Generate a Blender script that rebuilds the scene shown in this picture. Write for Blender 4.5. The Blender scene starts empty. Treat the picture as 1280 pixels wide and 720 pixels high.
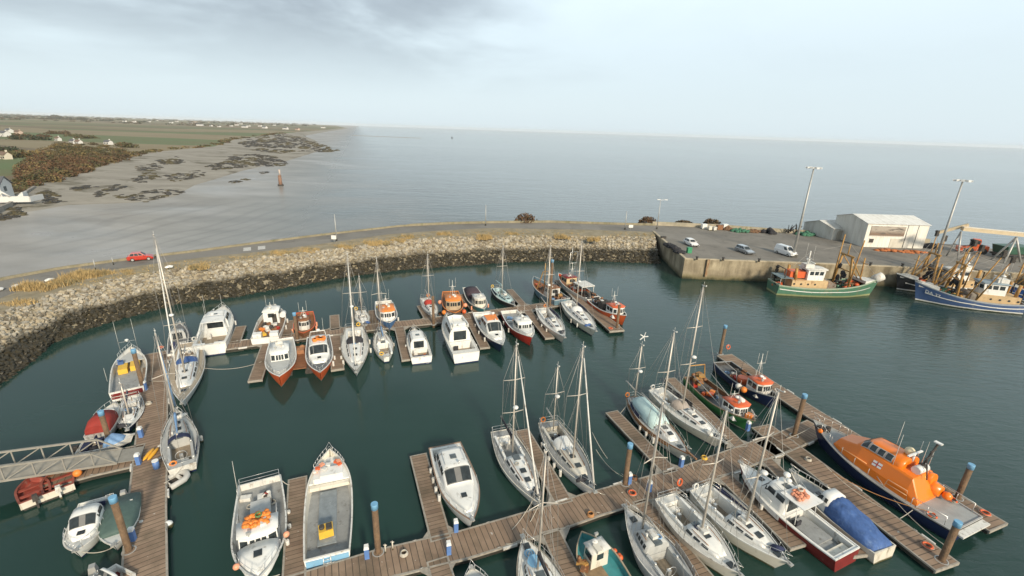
import bpy, bmesh, math, random
from mathutils import Vector, noise
rnd = random.Random(7)
SC = bpy.context.scene
R = math.radians
# ------------------------------------------------------------------ camera
F = 575.0; ROLL = math.atan(.0334); PITCH = math.atan(197.6/F); H = 28.0
cp, sp, cr, sr = math.cos(PITCH), math.sin(PITCH), math.cos(ROLL), math.sin(ROLL)
FW = Vector((0, cp, -sp)); RT = Vector((1, 0, 0)); DN = Vector((0, -sp, -cp))
cd = bpy.data.cameras.new('camera'); cam = bpy.data.objects.new('camera', cd)
SC.collection.objects.link(cam); SC.camera = cam
cd.sensor_width = 36; cd.lens = 36*F/1280; cd.clip_start = .5; cd.clip_end = 60000
from mathutils import Matrix
cx = RT*cr - DN*sr; cyv = -(RT*sr + DN*cr); cz = -FW
cam.matrix_world = Matrix(((cx.x, cyv.x, cz.x, 0), (cx.y, cyv.y, cz.y, 0), (cx.z, cyv.z, cz.z, H), (0, 0, 0, 1)))
# ------------------------------------------------------------------ light
SUN_EL, SUN_AZ = R(27), math.atan2(.42, -.90)      # azimuth measured from +Y towards +X
SC.view_settings.view_transform = 'Standard'; SC.view_settings.look = 'None'
SC.view_settings.exposure = 0.45; SC.view_settings.gamma = 1.0
SC.cycles.use_denoising = True
SC.cycles.max_bounces = 6; SC.cycles.volume_bounces = 1
W = bpy.data.worlds.new("World"); SC.world = W; W.use_nodes = True
def world():
    nt = W.node_tree; N = nt.nodes; L = nt.links
    bg = N['Background']; bg.inputs['Strength'].default_value = .1
    sky = N.new('ShaderNodeTexSky'); sky.sky_type = 'NISHITA'; sky.sun_disc = False
    sky.sun_elevation = SUN_EL; sky.sun_rotation = SUN_AZ; sky.air_density = 1.0; sky.dust_density = 2.0
    tc = N.new('ShaderNodeTexCoord'); sx = N.new('ShaderNodeSeparateXYZ'); L.new(tc.outputs['Generated'], sx.inputs[0])
    def m(op, a, b=None, c=None):
        n = N.new('ShaderNodeMath'); n.operation = op
        for i, v in enumerate((a, b, c)):
            if v is None: continue
            if isinstance(v, (int, float)): n.inputs[i].default_value = v
            else: L.new(v, n.inputs[i])
        return n.outputs[0]
    zz = m('ADD', m('MAXIMUM', sx.outputs[2], 0.0), .18)
    cxy = N.new('ShaderNodeCombineXYZ')
    L.new(m('DIVIDE', sx.outputs[0], zz), cxy.inputs[0]); L.new(m('DIVIDE', sx.outputs[1], zz), cxy.inputs[1])
    n1 = N.new('ShaderNodeTexNoise'); n1.inputs['Scale'].default_value = .8; n1.inputs['Detail'].default_value = 7; n1.inputs['Roughness'].default_value = .52
    n1.inputs['Distortion'].default_value = .25
    L.new(cxy.outputs[0], n1.inputs['Vector'])
    # heavier cloud bank to the north-west, thin bright veil to the east
    side = N.new('ShaderNodeMapRange'); side.interpolation_type = 'SMOOTHSTEP'
    side.inputs['From Min'].default_value = .32; side.inputs['From Max'].default_value = -.35
    L.new(sx.outputs[0], side.inputs['Value'])
    up = N.new('ShaderNodeMapRange'); up.interpolation_type = 'SMOOTHSTEP'
    up.inputs['From Min'].default_value = .03; up.inputs['From Max'].default_value = .22
    L.new(sx.outputs[2], up.inputs['Value'])
    dens = m('ADD', m('MULTIPLY', n1.outputs['Fac'], 1.35), m('MULTIPLY', side.outputs[0], .30))
    dk = N.new('ShaderNodeMapRange'); dk.interpolation_type = 'SMOOTHSTEP'
    dk.inputs['From Min'].default_value = .70; dk.inputs['From Max'].default_value = 1.02
    L.new(dens, dk.inputs['Value'])
    fac = m('MULTIPLY', m('MULTIPLY', dk.outputs[0], up.outputs[0]), m('ADD', m('MULTIPLY', side.outputs[0], .78), .22))
    n2 = N.new('ShaderNodeTexNoise'); n2.inputs['Scale'].default_value = 1.7; n2.inputs['Detail'].default_value = 8; n2.inputs['Roughness'].default_value = .6; n2.inputs['Distortion'].default_value = .4
    L.new(cxy.outputs[0], n2.inputs['Vector'])
    br2 = N.new('ShaderNodeMapRange'); br2.inputs['From Min'].default_value = .42; br2.inputs['From Max'].default_value = .72; L.new(n2.outputs['Fac'], br2.inputs['Value'])
    fac = m('MINIMUM', m('ADD', fac, m('MULTIPLY', m('MULTIPLY', br2.outputs[0], up.outputs[0]), m('MULTIPLY_ADD', side.outputs[0], .16, .07))), 1.0)
    mc = N.new('ShaderNodeMix'); mc.data_type = 'RGBA'
    mc.inputs['A'].default_value = (5.75, 6.7, 7.15, 1); mc.inputs['B'].default_value = (2.9, 3.35, 3.7, 1)
    L.new(fac, mc.inputs['Factor'])
    ms = N.new('ShaderNodeMix'); ms.data_type = 'RGBA'; ms.inputs['Factor'].default_value = .9
    L.new(sky.outputs[0], ms.inputs['A']); L.new(mc.outputs['Result'], ms.inputs['B'])
    # unseen upper sky shaped for the water: brightest at middle height, dimmed overhead
    def ramp(a, b, c, d):
        n = N.new('ShaderNodeMapRange'); n.interpolation_type = 'SMOOTHSTEP'; L.new(sx.outputs[2], n.inputs['Value'])
        for k, v in zip(('From Min', 'From Max', 'To Min', 'To Max'), (a, b, c, d)): n.inputs[k].default_value = v
        return n.outputs[0]
    br = m('ADD', ramp(.05, .42, 1.0, 1.32), ramp(.42, .9, 0.0, -.82))
    vm = N.new('ShaderNodeVectorMath'); vm.operation = 'SCALE'; L.new(ms.outputs['Result'], vm.inputs[0]); L.new(br, vm.inputs['Scale'])
    L.new(vm.outputs[0], bg.inputs['Color'])
world()
sl = bpy.data.lights.new('sun', 'SUN'); sl.energy = 3.4; sl.angle = R(7); sl.color = (1, .86, .66)
so = bpy.data.objects.new('sun', sl); SC.collection.objects.link(so)
sdir = Vector((math.sin(SUN_AZ)*math.cos(SUN_EL), math.cos(SUN_AZ)*math.cos(SUN_EL), math.sin(SUN_EL)))
so.rotation_euler = sdir.to_track_quat('Z', 'Y').to_euler(); so.location = sdir*300

# ------------------------------------------------------------------ pixel (1280x720) -> point on a level plane
def horizon_photo(x):
    pts = [(-200, 160), (0, 155), (430, 148.5), (615, 150), (830, 159), (1280, 198), (1500, 222)]
    for (a, b), (c, d) in zip(pts, pts[1:]):
        if x <= c: return b + (d-b)*(x-a)/(c-a)
    return 222
def G(px, py, z=0.0):
    h = horizon_photo(px); hm = 162.3 + .0334*(px-640)
    k = 1-(py-h)/130.0
    if k > 0: py = py + (hm-h)*min(1, k)
    py = max(py, hm+.8)
    u, v = px-640, py-360
    d = FW*F + RT*(u*cr+v*sr) + DN*(-u*sr+v*cr)
    t = (z-H)/d.z
    return Vector((0, 0, H)) + d*t
def PX(p):
    q = Vector(p)-Vector((0, 0, H)); w = q.dot(FW); a = q.x/w*F; b = q.dot(DN)/w*F
    return 640+a*cr-b*sr, 360+a*sr+b*cr
def height_to(base, ytip):                   # height above the water at which an upright over 'base' reaches row ytip
    z = 2.0
    while z < 40 and PX((base.x, base.y, z))[1] > ytip: z += .05
    return z
# ------------------------------------------------------------------ materials
MC = {}
def M(name, col, rough=.5, metal=0.0, var=.12, scale=2.0, bump=0.0, bscale=20.0, dirt=None, coat=0.0, weed=0.0):
    if name in MC: return MC[name]
    m = bpy.data.materials.new(name); m.use_nodes = True; MC[name] = m
    nt = m.node_tree; N = nt.nodes; L = nt.links; b = N['Principled BSDF']
    b.inputs['Roughness'].default_value = rough; b.inputs['Metallic'].default_value = metal
    if coat: b.inputs['Coat Weight'].default_value = coat; b.inputs['Coat Roughness'].default_value = .1
    tc = N.new('ShaderNodeTexCoord')
    n = N.new('ShaderNodeTexNoise'); n.inputs['Scale'].default_value = scale; n.inputs['Detail'].default_value = 6; n.inputs['Roughness'].default_value = .65
    L.new(tc.outputs['Object'], n.inputs['Vector'])
    r = N.new('ShaderNodeMapRange'); r.inputs['From Min'].default_value = .3; r.inputs['From Max'].default_value = .7
    L.new(n.outputs['Fac'], r.inputs['Value'])
    x = N.new('ShaderNodeMix'); x.data_type = 'RGBA'
    x.inputs['A'].default_value = tuple(c*(1-var) for c in col)+(1,); x.inputs['B'].default_value = tuple(min(1, c*(1+var)) for c in col)+(1,)
    L.new(r.outputs[0], x.inputs['Factor']); out = x.outputs['Result']
    if dirt:
        dc, amt, ds = dirt
        n2 = N.new('ShaderNodeTexNoise'); n2.inputs['Scale'].default_value = ds; n2.inputs['Detail'].default_value = 8; n2.inputs['Roughness'].default_value = .7
        mp = N.new('ShaderNodeMapping'); mp.inputs['Scale'].default_value = (1, 1, .35); mp.inputs['Location'].default_value = (3.1, 1.7, 5.2)
        L.new(tc.outputs['Object'], mp.inputs['Vector']); L.new(mp.outputs[0], n2.inputs['Vector'])
        r2 = N.new('ShaderNodeMapRange'); r2.inputs['From Min'].default_value = .68-amt*.35; r2.inputs['From Max'].default_value = .80-amt*.25
        L.new(n2.outputs['Fac'], r2.inputs['Value'])
        x2 = N.new('ShaderNodeMix'); x2.data_type = 'RGBA'; x2.inputs['B'].default_value = dc+(1,)
        L.new(out, x2.inputs['A']); L.new(r2.outputs[0], x2.inputs['Factor']); out = x2.outputs['Result']
    if weed:      # slimy band that grows along a hull's waterline
        sp_ = N.new('ShaderNodeSeparateXYZ'); L.new(tc.outputs['Object'], sp_.inputs[0])
        ad = N.new('ShaderNodeMath'); ad.operation = 'MULTIPLY_ADD'; L.new(n.outputs['Fac'], ad.inputs[0]); ad.inputs[1].default_value = -.35; L.new(sp_.outputs[2], ad.inputs[2])
        rw = N.new('ShaderNodeMapRange'); rw.inputs['From Min'].default_value = weed-.17; rw.inputs['From Max'].default_value = weed-.25; L.new(ad.outputs[0], rw.inputs['Value'])
        xw = N.new('ShaderNodeMix'); xw.data_type = 'RGBA'; xw.inputs['B'].default_value = (.085, .075, .035, 1); L.new(out, xw.inputs['A']); L.new(rw.outputs[0], xw.inputs['Factor']); out = xw.outputs['Result']
    L.new(out, b.inputs['Base Color'])
    if bump:
        n3 = N.new('ShaderNodeTexNoise'); n3.inputs['Scale'].default_value = bscale; n3.inputs['Detail'].default_value = 4
        L.new(tc.outputs['Object'], n3.inputs['Vector'])
        bp = N.new('ShaderNodeBump'); bp.inputs['Strength'].default_value = bump; bp.inputs['Distance'].default_value = .1
        L.new(n3.outputs['Fac'], bp.inputs['Height']); L.new(bp.outputs[0], b.inputs['Normal'])
    return m
GRIME = (.16, .14, .11); RUST = (.20, .075, .025)
white = M('white gelcoat', (.73, .73, .70), .35, var=.08, scale=.7, dirt=((.30, .27, .22), .30, 1.7), coat=.2, weed=.16)
cream = M('cream gelcoat', (.66, .62, .53), .32, var=.08, scale=.7, dirt=((.30, .25, .18), .32, 1.5), coat=.2, weed=.18)
offw = M('weathered white paint', (.62, .61, .57), .5, var=.12, dirt=((.22, .17, .12), .42, 2.2), weed=.2)
deckw = M('non slip white deck', (.60, .60, .57), .65, var=.08, scale=1.5, dirt=(GRIME, .25, 2.5))
deckg = M('grey deck paint', (.27, .28, .28), .7, var=.15, dirt=((.12, .11, .10), .35, 2.0))
deckd = M('dark deck paint', (.13, .135, .14), .7, var=.2, dirt=((.30, .29, .27), .25, 2.0))
teak = M('weathered teak', (.30, .25, .19), .75, var=.2, scale=5)
tan = M('tan side deck', (.42, .35, .26), .7, var=.12, scale=3)
greyd = M('pale grey deck', (.42, .43, .42), .6, var=.1, dirt=(GRIME, .2, 2))
wood = M('varnished wood', (.28, .13, .05), .4, var=.2, scale=4)
brown = M('rusty brown paint', (.22, .10, .045), .7, var=.3, dirt=(RUST, .5, 2.5))
red = M('red paint', (.45, .035, .02), .45, var=.15, dirt=((.2, .05, .03), .25, 2))
dred = M('dark red paint', (.17, .02, .018), .45, var=.15, dirt=((.3, .2, .15), .12, 2))
ored = M('orange red paint', (.60, .11, .03), .45, var=.12, dirt=((.35, .09, .03), .25, 2))
orange = M('orange paint', (.72, .22, .035), .5, var=.12, dirt=((.35, .12, .04), .2, 2))
lorange = M('lifeboat orange', (.78, .19, .008), .38, var=.05, scale=.7, dirt=((.5, .18, .04), .08, 2), coat=.25)
salm = M('faded orange buoy', (.75, .33, .20), .5, var=.12)
blue = M('blue paint', (.045, .16, .36), .45, var=.12, dirt=((.25, .2, .15), .15, 2))
lblue = M('light blue paint', (.20, .40, .58), .45, var=.1, dirt=((.2, .25, .3), .15, 2))
navy = M('navy paint', (.012, .02, .07), .3, var=.2, dirt=((.1, .1, .1), .1, 2), coat=.3)
teal = M('teal paint', (.05, .24, .26), .55, var=.15, dirt=((.2, .16, .1), .2, 2))
slate = M('slate blue hull', (.11, .19, .24), .5, var=.15, dirt=(RUST, .2, 2))
green = M('green hull paint', (.035, .17, .05), .5, var=.15, dirt=((.25, .2, .1), .2, 2))
sgreen = M('sea green hull', (.075, .18, .12), .5, var=.15, dirt=((.33, .20, .10), .35, 1.5))
black = M('black rubber', (.02, .02, .02), .6, var=.3)
dark = M('dark gear', (.05, .045, .04), .8, var=.5, scale=5)
glass = M('dark window glass', (.030, .038, .042), .04, var=.5, scale=1.3)
glassl = M('tinted window glass', (.10, .12, .13), .1, var=.3)
alu = M('aluminium spar', (.58, .53, .46), .4, .25, var=.08)
ss = M('stainless rail', (.62, .62, .60), .3, .6, var=.05)
wire = M('rigging wire', (.33, .32, .30), .5, .3, var=.1)
rope = M('mooring rope', (.45, .42, .36), .9, var=.2, scale=9)
cnavy = M('navy canvas', (.02, .028, .075), .85, var=.25, bump=.4, bscale=6)
cblue = M('blue canvas', (.045, .105, .28), .75, var=.25, bump=1.0, bscale=2.2, dirt=((.12, .2, .38), .3, 1.5))
cgrey = M('black canvas', (.035, .035, .042), .85, var=.25, bump=.4, bscale=6)
cpale = M('pale blue tarpaulin', (.45, .60, .60), .6, var=.1, bump=.5, bscale=3)
csky = M('faded blue canvas', (.20, .34, .55), .75, var=.15, bump=.5, bscale=4)
cred = M('red canvas', (.42, .045, .03), .8, var=.15, bump=.4, bscale=5)
cgreen = M('grey green tarpaulin', (.065, .11, .098), .7, var=.15, bump=.5, bscale=3)
cbeige = M('beige canvas', (.36, .31, .27), .85, var=.2, bump=.5, bscale=4)
yellow = M('yellow plastic', (.68, .42, .05), .5, var=.1)
steel = M('galvanised steel', (.42, .42, .40), .5, .4, var=.15)
gtim = M('grey edge timber', (.30, .275, .235), .85, var=.25, scale=4)
ptim = M('timber pile', (.15, .095, .055), .85, var=.4, scale=2.5, dirt=((.07, .055, .04), .4, 1.5), bump=.5, bscale=10)
pcap = M('blue pile cap', (.16, .36, .55), .5, var=.12)
conc = M('float concrete', (.10, .095, .08), .9, var=.3, dirt=((.03, .03, .02), .6, 1))
boom_y = M('ochre derrick paint', (.40, .225, .065), .65, var=.25, dirt=(RUST, .5, 1.6))
def boards(name, c1, c2, pitch, axis):
    m = bpy.data.materials.new(name); m.use_nodes = True; nt = m.node_tree; N = nt.nodes; L = nt.links; b = N['Principled BSDF']
    b.inputs['Roughness'].default_value = .85
    tc = N.new('ShaderNodeTexCoord'); s = N.new('ShaderNodeSeparateXYZ'); L.new(tc.outputs['Object'], s.inputs[0])
    def mt(op, a, v=None):
        n = N.new('ShaderNodeMath'); n.operation = op; L.new(a, n.inputs[0])
        if v is not None: n.inputs[1].default_value = v
        return n.outputs[0]
    d = mt('DIVIDE', s.outputs[axis], pitch); fr = mt('FRACT', d); fl = mt('FLOOR', d)
    wn = N.new('ShaderNodeTexWhiteNoise'); wn.noise_dimensions = '1D'; L.new(fl, wn.inputs['W'])
    nz = N.new('ShaderNodeTexNoise'); nz.inputs['Scale'].default_value = 1.1; nz.inputs['Detail'].default_value = 6; L.new(tc.outputs['Object'], nz.inputs['Vector'])
    av = N.new('ShaderNodeMath'); av.operation = 'MULTIPLY_ADD'; L.new(wn.outputs[0], av.inputs[0]); av.inputs[1].default_value = .4; 
    sc = N.new('ShaderNodeMapRange'); sc.inputs['From Min'].default_value = .25; sc.inputs['From Max'].default_value = .75; sc.inputs['To Max'].default_value = .6
    L.new(nz.outputs['Fac'], sc.inputs['Value']); L.new(sc.outputs[0], av.inputs[2])
    x = N.new('ShaderNodeMix'); x.data_type = 'RGBA'; x.inputs['A'].default_value = c1+(1,); x.inputs['B'].default_value = c2+(1,)
    L.new(av.outputs[0], x.inputs['Factor'])
    gap = mt('LESS_THAN', fr, .13)
    g = N.new('ShaderNodeMix'); g.data_type = 'RGBA'; g.inputs['B'].default_value = (.075, .057, .042, 1)
    L.new(gap, g.inputs['Factor']); L.new(x.outputs['Result'], g.inputs['A'])
    # damp dark patches, and pale bird droppings
    n4 = N.new('ShaderNodeTexNoise'); n4.inputs['Scale'].default_value = .35; n4.inputs['Detail'].default_value = 7; n4.inputs['Roughness'].default_value = .7; L.new(tc.outputs['Object'], n4.inputs['Vector'])
    r4 = N.new('ShaderNodeMapRange'); r4.inputs['From Min'].default_value = .5; r4.inputs['From Max'].default_value = .66; r4.inputs['To Max'].default_value = .55; L.new(n4.outputs['Fac'], r4.inputs['Value'])
    g2 = N.new('ShaderNodeMix'); g2.data_type = 'RGBA'; g2.inputs['B'].default_value = (.085, .070, .045, 1); L.new(r4.outputs[0], g2.inputs['Factor']); L.new(g.outputs['Result'], g2.inputs['A'])
    n5 = N.new('ShaderNodeTexNoise'); n5.inputs['Scale'].default_value = 3.2; n5.inputs['Detail'].default_value = 3; L.new(tc.outputs['Object'], n5.inputs['Vector'])
    r5 = N.new('ShaderNodeMapRange'); r5.inputs['From Min'].default_value = .72; r5.inputs['From Max'].default_value = .76; r5.inputs['To Max'].default_value = .7; L.new(n5.outputs['Fac'], r5.inputs['Value'])
    g3 = N.new('ShaderNodeMix'); g3.data_type = 'RGBA'; g3.inputs['B'].default_value = (.55, .54, .50, 1); L.new(r5.outputs[0], g3.inputs['Factor']); L.new(g2.outputs['Result'], g3.inputs['A'])
    L.new(g3.outputs['Result'], b.inputs['Base Color'])
    return m
plank = boards('walkway boards', (.175, .118, .082), (.325, .235, .165), .42, 0)
plank2 = boards('finger boards', (.16, .11, .078), (.30, .22, .155), .36, 0)

# ------------------------------------------------------------------ mesh builder
class MB:
    def __init__(s): s.v = []; s.f = []; s.m = []; s.sm = []
    def face(s, idx, mi=0, sm=False): s.f.append(tuple(idx)); s.m.append(mi); s.sm.append(sm)
    def quad(s, a, b, c, d, mi=0):
        n = len(s.v); s.v += [a, b, c, d]; s.face((n, n+1, n+2, n+3), mi)
    def box(s, c, d, rz=0.0, mi=0, top=1.0):
        n = len(s.v); ca, sa = math.cos(rz), math.sin(rz)
        for dz in (-.5, .5):
            k = top if dz > 0 else 1
            for dx, dy in ((-.5, -.5), (.5, -.5), (.5, .5), (-.5, .5)):
                x, y = dx*d[0]*k, dy*d[1]*k
                s.v.append((c[0]+x*ca-y*sa, c[1]+x*sa+y*ca, c[2]+dz*d[2]))
        for f in ((0, 3, 2, 1), (4, 5, 6, 7), (0, 1, 5, 4), (1, 2, 6, 5), (2, 3, 7, 6), (3, 0, 4, 7)): s.face([n+i for i in f], mi)
    def bar(s, a, b, w, h, mi=0):          # box beam between two points
        a, b = Vector(a), Vector(b); d = (b-a).normalized(); u = Vector((0, 0, 1))
        if abs(d.z) > .95: u = Vector((1, 0, 0))
        r = d.cross(u).normalized(); u = r.cross(d); n = len(s.v)
        for p in (a, b):
            for i, j in ((-1, -1), (1, -1), (1, 1), (-1, 1)): s.v.append(tuple(p+r*(i*w/2)+u*(j*h/2)))
        for f in ((0, 1, 2, 3), (7, 6, 5, 4), (0, 4, 5, 1), (1, 5, 6, 2), (2, 6, 7, 3), (3, 7, 4, 0)): s.face([n+i for i in f], mi)
    def tube(s, pts, r, k=6, mi=0, r2=None):
        pts = [Vector(p) for p in pts]; n0 = len(s.v); n = len(pts)
        for i, p in enumerate(pts):
            d = (pts[min(i+1, n-1)]-pts[max(i-1, 0)]).normalized()
            u = Vector((0, 0, 1)) if abs(d.z) < .9 else Vector((1, 0, 0))
            a = d.cross(u).normalized(); b = a.cross(d)
            rr = r if r2 is None else r+(r2-r)*i/(n-1)
            for j in range(k):
                t = 2*math.pi*j/k; s.v.append(tuple(p+a*(math.cos(t)*rr)+b*(math.sin(t)*rr)))
        for i in range(n-1):
            for j in range(k):
                j2 = (j+1) % k
                s.face((n0+i*k+j, n0+i*k+j2, n0+(i+1)*k+j2, n0+(i+1)*k+j), mi, True)
        s.face([n0+j for j in range(k)], mi); s.face([n0+(n-1)*k+j for j in reversed(range(k))], mi)
    def ball(s, c, r, mi=0, sz=1.0, k=10):
        n0 = len(s.v); rows = 6
        for i in range(rows+1):
            a = math.pi*i/rows
            for j in range(k):
                t = 2*math.pi*j/k
                s.v.append((c[0]+r*math.sin(a)*math.cos(t), c[1]+r*math.sin(a)*math.sin(t), c[2]+r*sz*math.cos(a)))
        for i in range(rows):
            for j in range(k):
                j2 = (j+1) % k; s.face((n0+i*k+j, n0+(i+1)*k+j, n0+(i+1)*k+j2, n0+i*k+j2), mi, True)
    def ring(s, c, R_, r, tilt=0.0, mi=0, rz=0.0):
        pts = []; n0 = len(s.v); K, k = 16, 6
        for i in range(K):
            t = 2*math.pi*i/K
            for j in range(k):
                a = 2*math.pi*j/k; rad = R_+r*math.cos(a)
                x, y, z = rad*math.cos(t), rad*math.sin(t), r*math.sin(a)
                y, z = y*math.cos(tilt)-z*math.sin(tilt), y*math.sin(tilt)+z*math.cos(tilt)
                x, y = x*math.cos(rz)-y*math.sin(rz), x*math.sin(rz)+y*math.cos(rz)
                s.v.append((c[0]+x, c[1]+y, c[2]+z))
        for i in range(K):
            for j in range(k):
                i2, j2 = (i+1) % K, (j+1) % k
                s.face((n0+i*k+j, n0+i2*k+j, n0+i2*k+j2, n0+i*k+j2), mi if not isinstance(mi, tuple) else mi[(i//2) % 2], True)
    def prism(s, poly, z0, z1, mi=0, top=None):
        n = len(s.v); k = len(poly); top = top or poly
        s.v += [(p[0], p[1], z0) for p in poly]+[(p[0], p[1], z1) for p in top]
        s.face([n+i for i in reversed(range(k))], mi); s.face([n+k+i for i in range(k)], mi)
        for i in range(k): j = (i+1) % k; s.face((n+i, n+j, n+k+j, n+k+i), mi)
    def loft(s, rings, mi=0, sm=True, close=False, caps=True):
        n0 = len(s.v); k = len(rings[0])
        for r in rings: s.v += [tuple(p) for p in r]
        for i in range(len(rings)-1):
            for j in range(k if close else k-1):
                j2 = (j+1) % k
                mm = mi[j] if isinstance(mi, (list, tuple)) else mi
                s.face((n0+i*k+j, n0+i*k+j2, n0+(i+1)*k+j2, n0+(i+1)*k+j), mm, sm)
        if caps:
            mm = mi[0] if isinstance(mi, (list, tuple)) else mi
            s.face([n0+j for j in reversed(range(k))], mm); e = n0+(len(rings)-1)*k; s.face([e+j for j in range(k)], mm)
    def build(s, name, mats, parent=None, fix=True):
        me = bpy.data.meshes.new(name); me.from_pydata([tuple(v) for v in s.v], [], s.f)
        for m in (mats if isinstance(mats, (list, tuple)) else [mats]): me.materials.append(m)
        me.polygons.foreach_set('material_index', s.m); me.polygons.foreach_set('use_smooth', s.sm)
        if fix:
            bm = bmesh.new(); bm.from_mesh(me); bmesh.ops.recalc_face_normals(bm, faces=bm.faces); bm.to_mesh(me); bm.free()
        me.update()
        o = bpy.data.objects.new(name, me); SC.collection.objects.link(o)
        if parent: o.parent = parent
        return o
def tag(o, label=None, cat=None, group=None, kind=None):
    if label: o['label'] = label
    if cat: o['category'] = cat
    if group: o['group'] = group
    if kind: o['kind'] = kind
    return o
def empty(name, loc, rz=0.0, label=None, cat=None, group=None):
    o = bpy.data.objects.new(name, None); SC.collection.objects.link(o); o.location = loc; o.rotation_euler = (0, 0, rz); o.empty_display_size = .3
    return tag(o, label, cat, group)
def one(name, fn, mats, parent=None, **kw):
    b = MB(); fn(b); o = b.build(name, mats, parent); return tag(o, **kw) if kw else o
def copy_tree(o, parent=None):
    c = o.copy(); SC.collection.objects.link(c); c.parent = parent
    for ch in list(o.children): copy_tree(ch, c)
    return c
def resample(pts, n):
    pts = [Vector(p) for p in pts]; ds = [0]
    for a, b in zip(pts, pts[1:]): ds.append(ds[-1]+(b-a).length)
    out = []; j = 0
    for i in range(n):
        d = ds[-1]*i/(n-1)
        while j < len(pts)-2 and ds[j+1] < d: j += 1
        out.append(pts[j].lerp(pts[j+1], (d-ds[j])/max(1e-6, ds[j+1]-ds[j])))
    return out
# ------------------------------------------------------------------ setting
ZQ = 4.2
def NT(name):
    m = bpy.data.materials.new(name); m.use_nodes = True; return m, m.node_tree.nodes, m.node_tree.links, m.node_tree.nodes['Principled BSDF']
def nmath(N, L, op, a, b=None, c=None):
    n = N.new('ShaderNodeMath'); n.operation = op
    for i, v in enumerate((a, b, c)):
        if v is None: continue
        if isinstance(v, (int, float)): n.inputs[i].default_value = v
        else: L.new(v, n.inputs[i])
    return n.outputs[0]
def nnoise(N, L, vec, scale, detail=5, rough=.55, dist=0.0):
    n = N.new('ShaderNodeTexNoise'); n.inputs['Scale'].default_value = scale; n.inputs['Detail'].default_value = detail
    n.inputs['Roughness'].default_value = rough; n.inputs['Distortion'].default_value = dist
    L.new(vec, n.inputs['Vector']); return n.outputs['Fac']
def nmap(N, L, v, a, b, c=0.0, d=1.0, smooth=False):
    n = N.new('ShaderNodeMapRange'); n.inputs['From Min'].default_value = a; n.inputs['From Max'].default_value = b
    n.inputs['To Min'].default_value = c; n.inputs['To Max'].default_value = d
    if smooth: n.interpolation_type = 'SMOOTHSTEP'
    L.new(v, n.inputs['Value']); return n.outputs[0]
def nmix(N, L, f, a, b):
    n = N.new('ShaderNodeMix'); n.data_type = 'RGBA'
    for k, v in (('Factor', f), ('A', a), ('B', b)):
        if isinstance(v, tuple): n.inputs[k].default_value = v+(1,)
        elif isinstance(v, float): n.inputs[k].default_value = v
        else: L.new(v, n.inputs[k])
    return n.outputs['Result']
def nvec(N, L, src, sc):
    n = N.new('ShaderNodeMapping'); n.inputs['Scale'].default_value = sc; L.new(src, n.inputs['Vector']); return n.outputs[0]
def bump_to(N, L, b, h, strength, dist):
    n = N.new('ShaderNodeBump'); L.new(h, n.inputs['Height']); n.inputs['Distance'].default_value = dist
    if isinstance(strength, float): n.inputs['Strength'].default_value = strength
    else: L.new(strength, n.inputs['Strength'])
    L.new(n.outputs[0], b.inputs['Normal'])
def water_mat():
    m, N, L, b = NT('harbour water')
    tc = N.new('ShaderNodeTexCoord').outputs['Object']
    b.inputs['IOR'].default_value = 1.33
    n0 = nnoise(N, L, nvec(N, L, tc, (.03, .05, 1)), 1.0, 4)
    L.new(nmix(N, L, nmap(N, L, n0, .3, .7), (.011, .036, .030), (.020, .051, .043)), b.inputs['Base Color'])
    # breeze: calm in the lee of the mole, rippled towards the quay
    s = N.new('ShaderNodeSeparateXYZ'); L.new(tc, s.inputs[0])
    wind = nmap(N, L, nmath(N, L, 'ADD', s.outputs[0], nmath(N, L, 'MULTIPLY', n0, 90.0)), 20, 105, .05, .6, True)
    rip = nmath(N, L, 'ADD', nnoise(N, L, nvec(N, L, tc, (.55, 1.5, 1)), 1.0, 5, .6, .6), nmath(N, L, 'MULTIPLY', nnoise(N, L, nvec(N, L, tc, (.12, .3, 1)), 1.0, 3), .8))
    bump_to(N, L, b, rip, wind, .12)
    L.new(nmap(N, L, n0, .3, .7, .05, .11), b.inputs['Roughness'])
    return m
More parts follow.
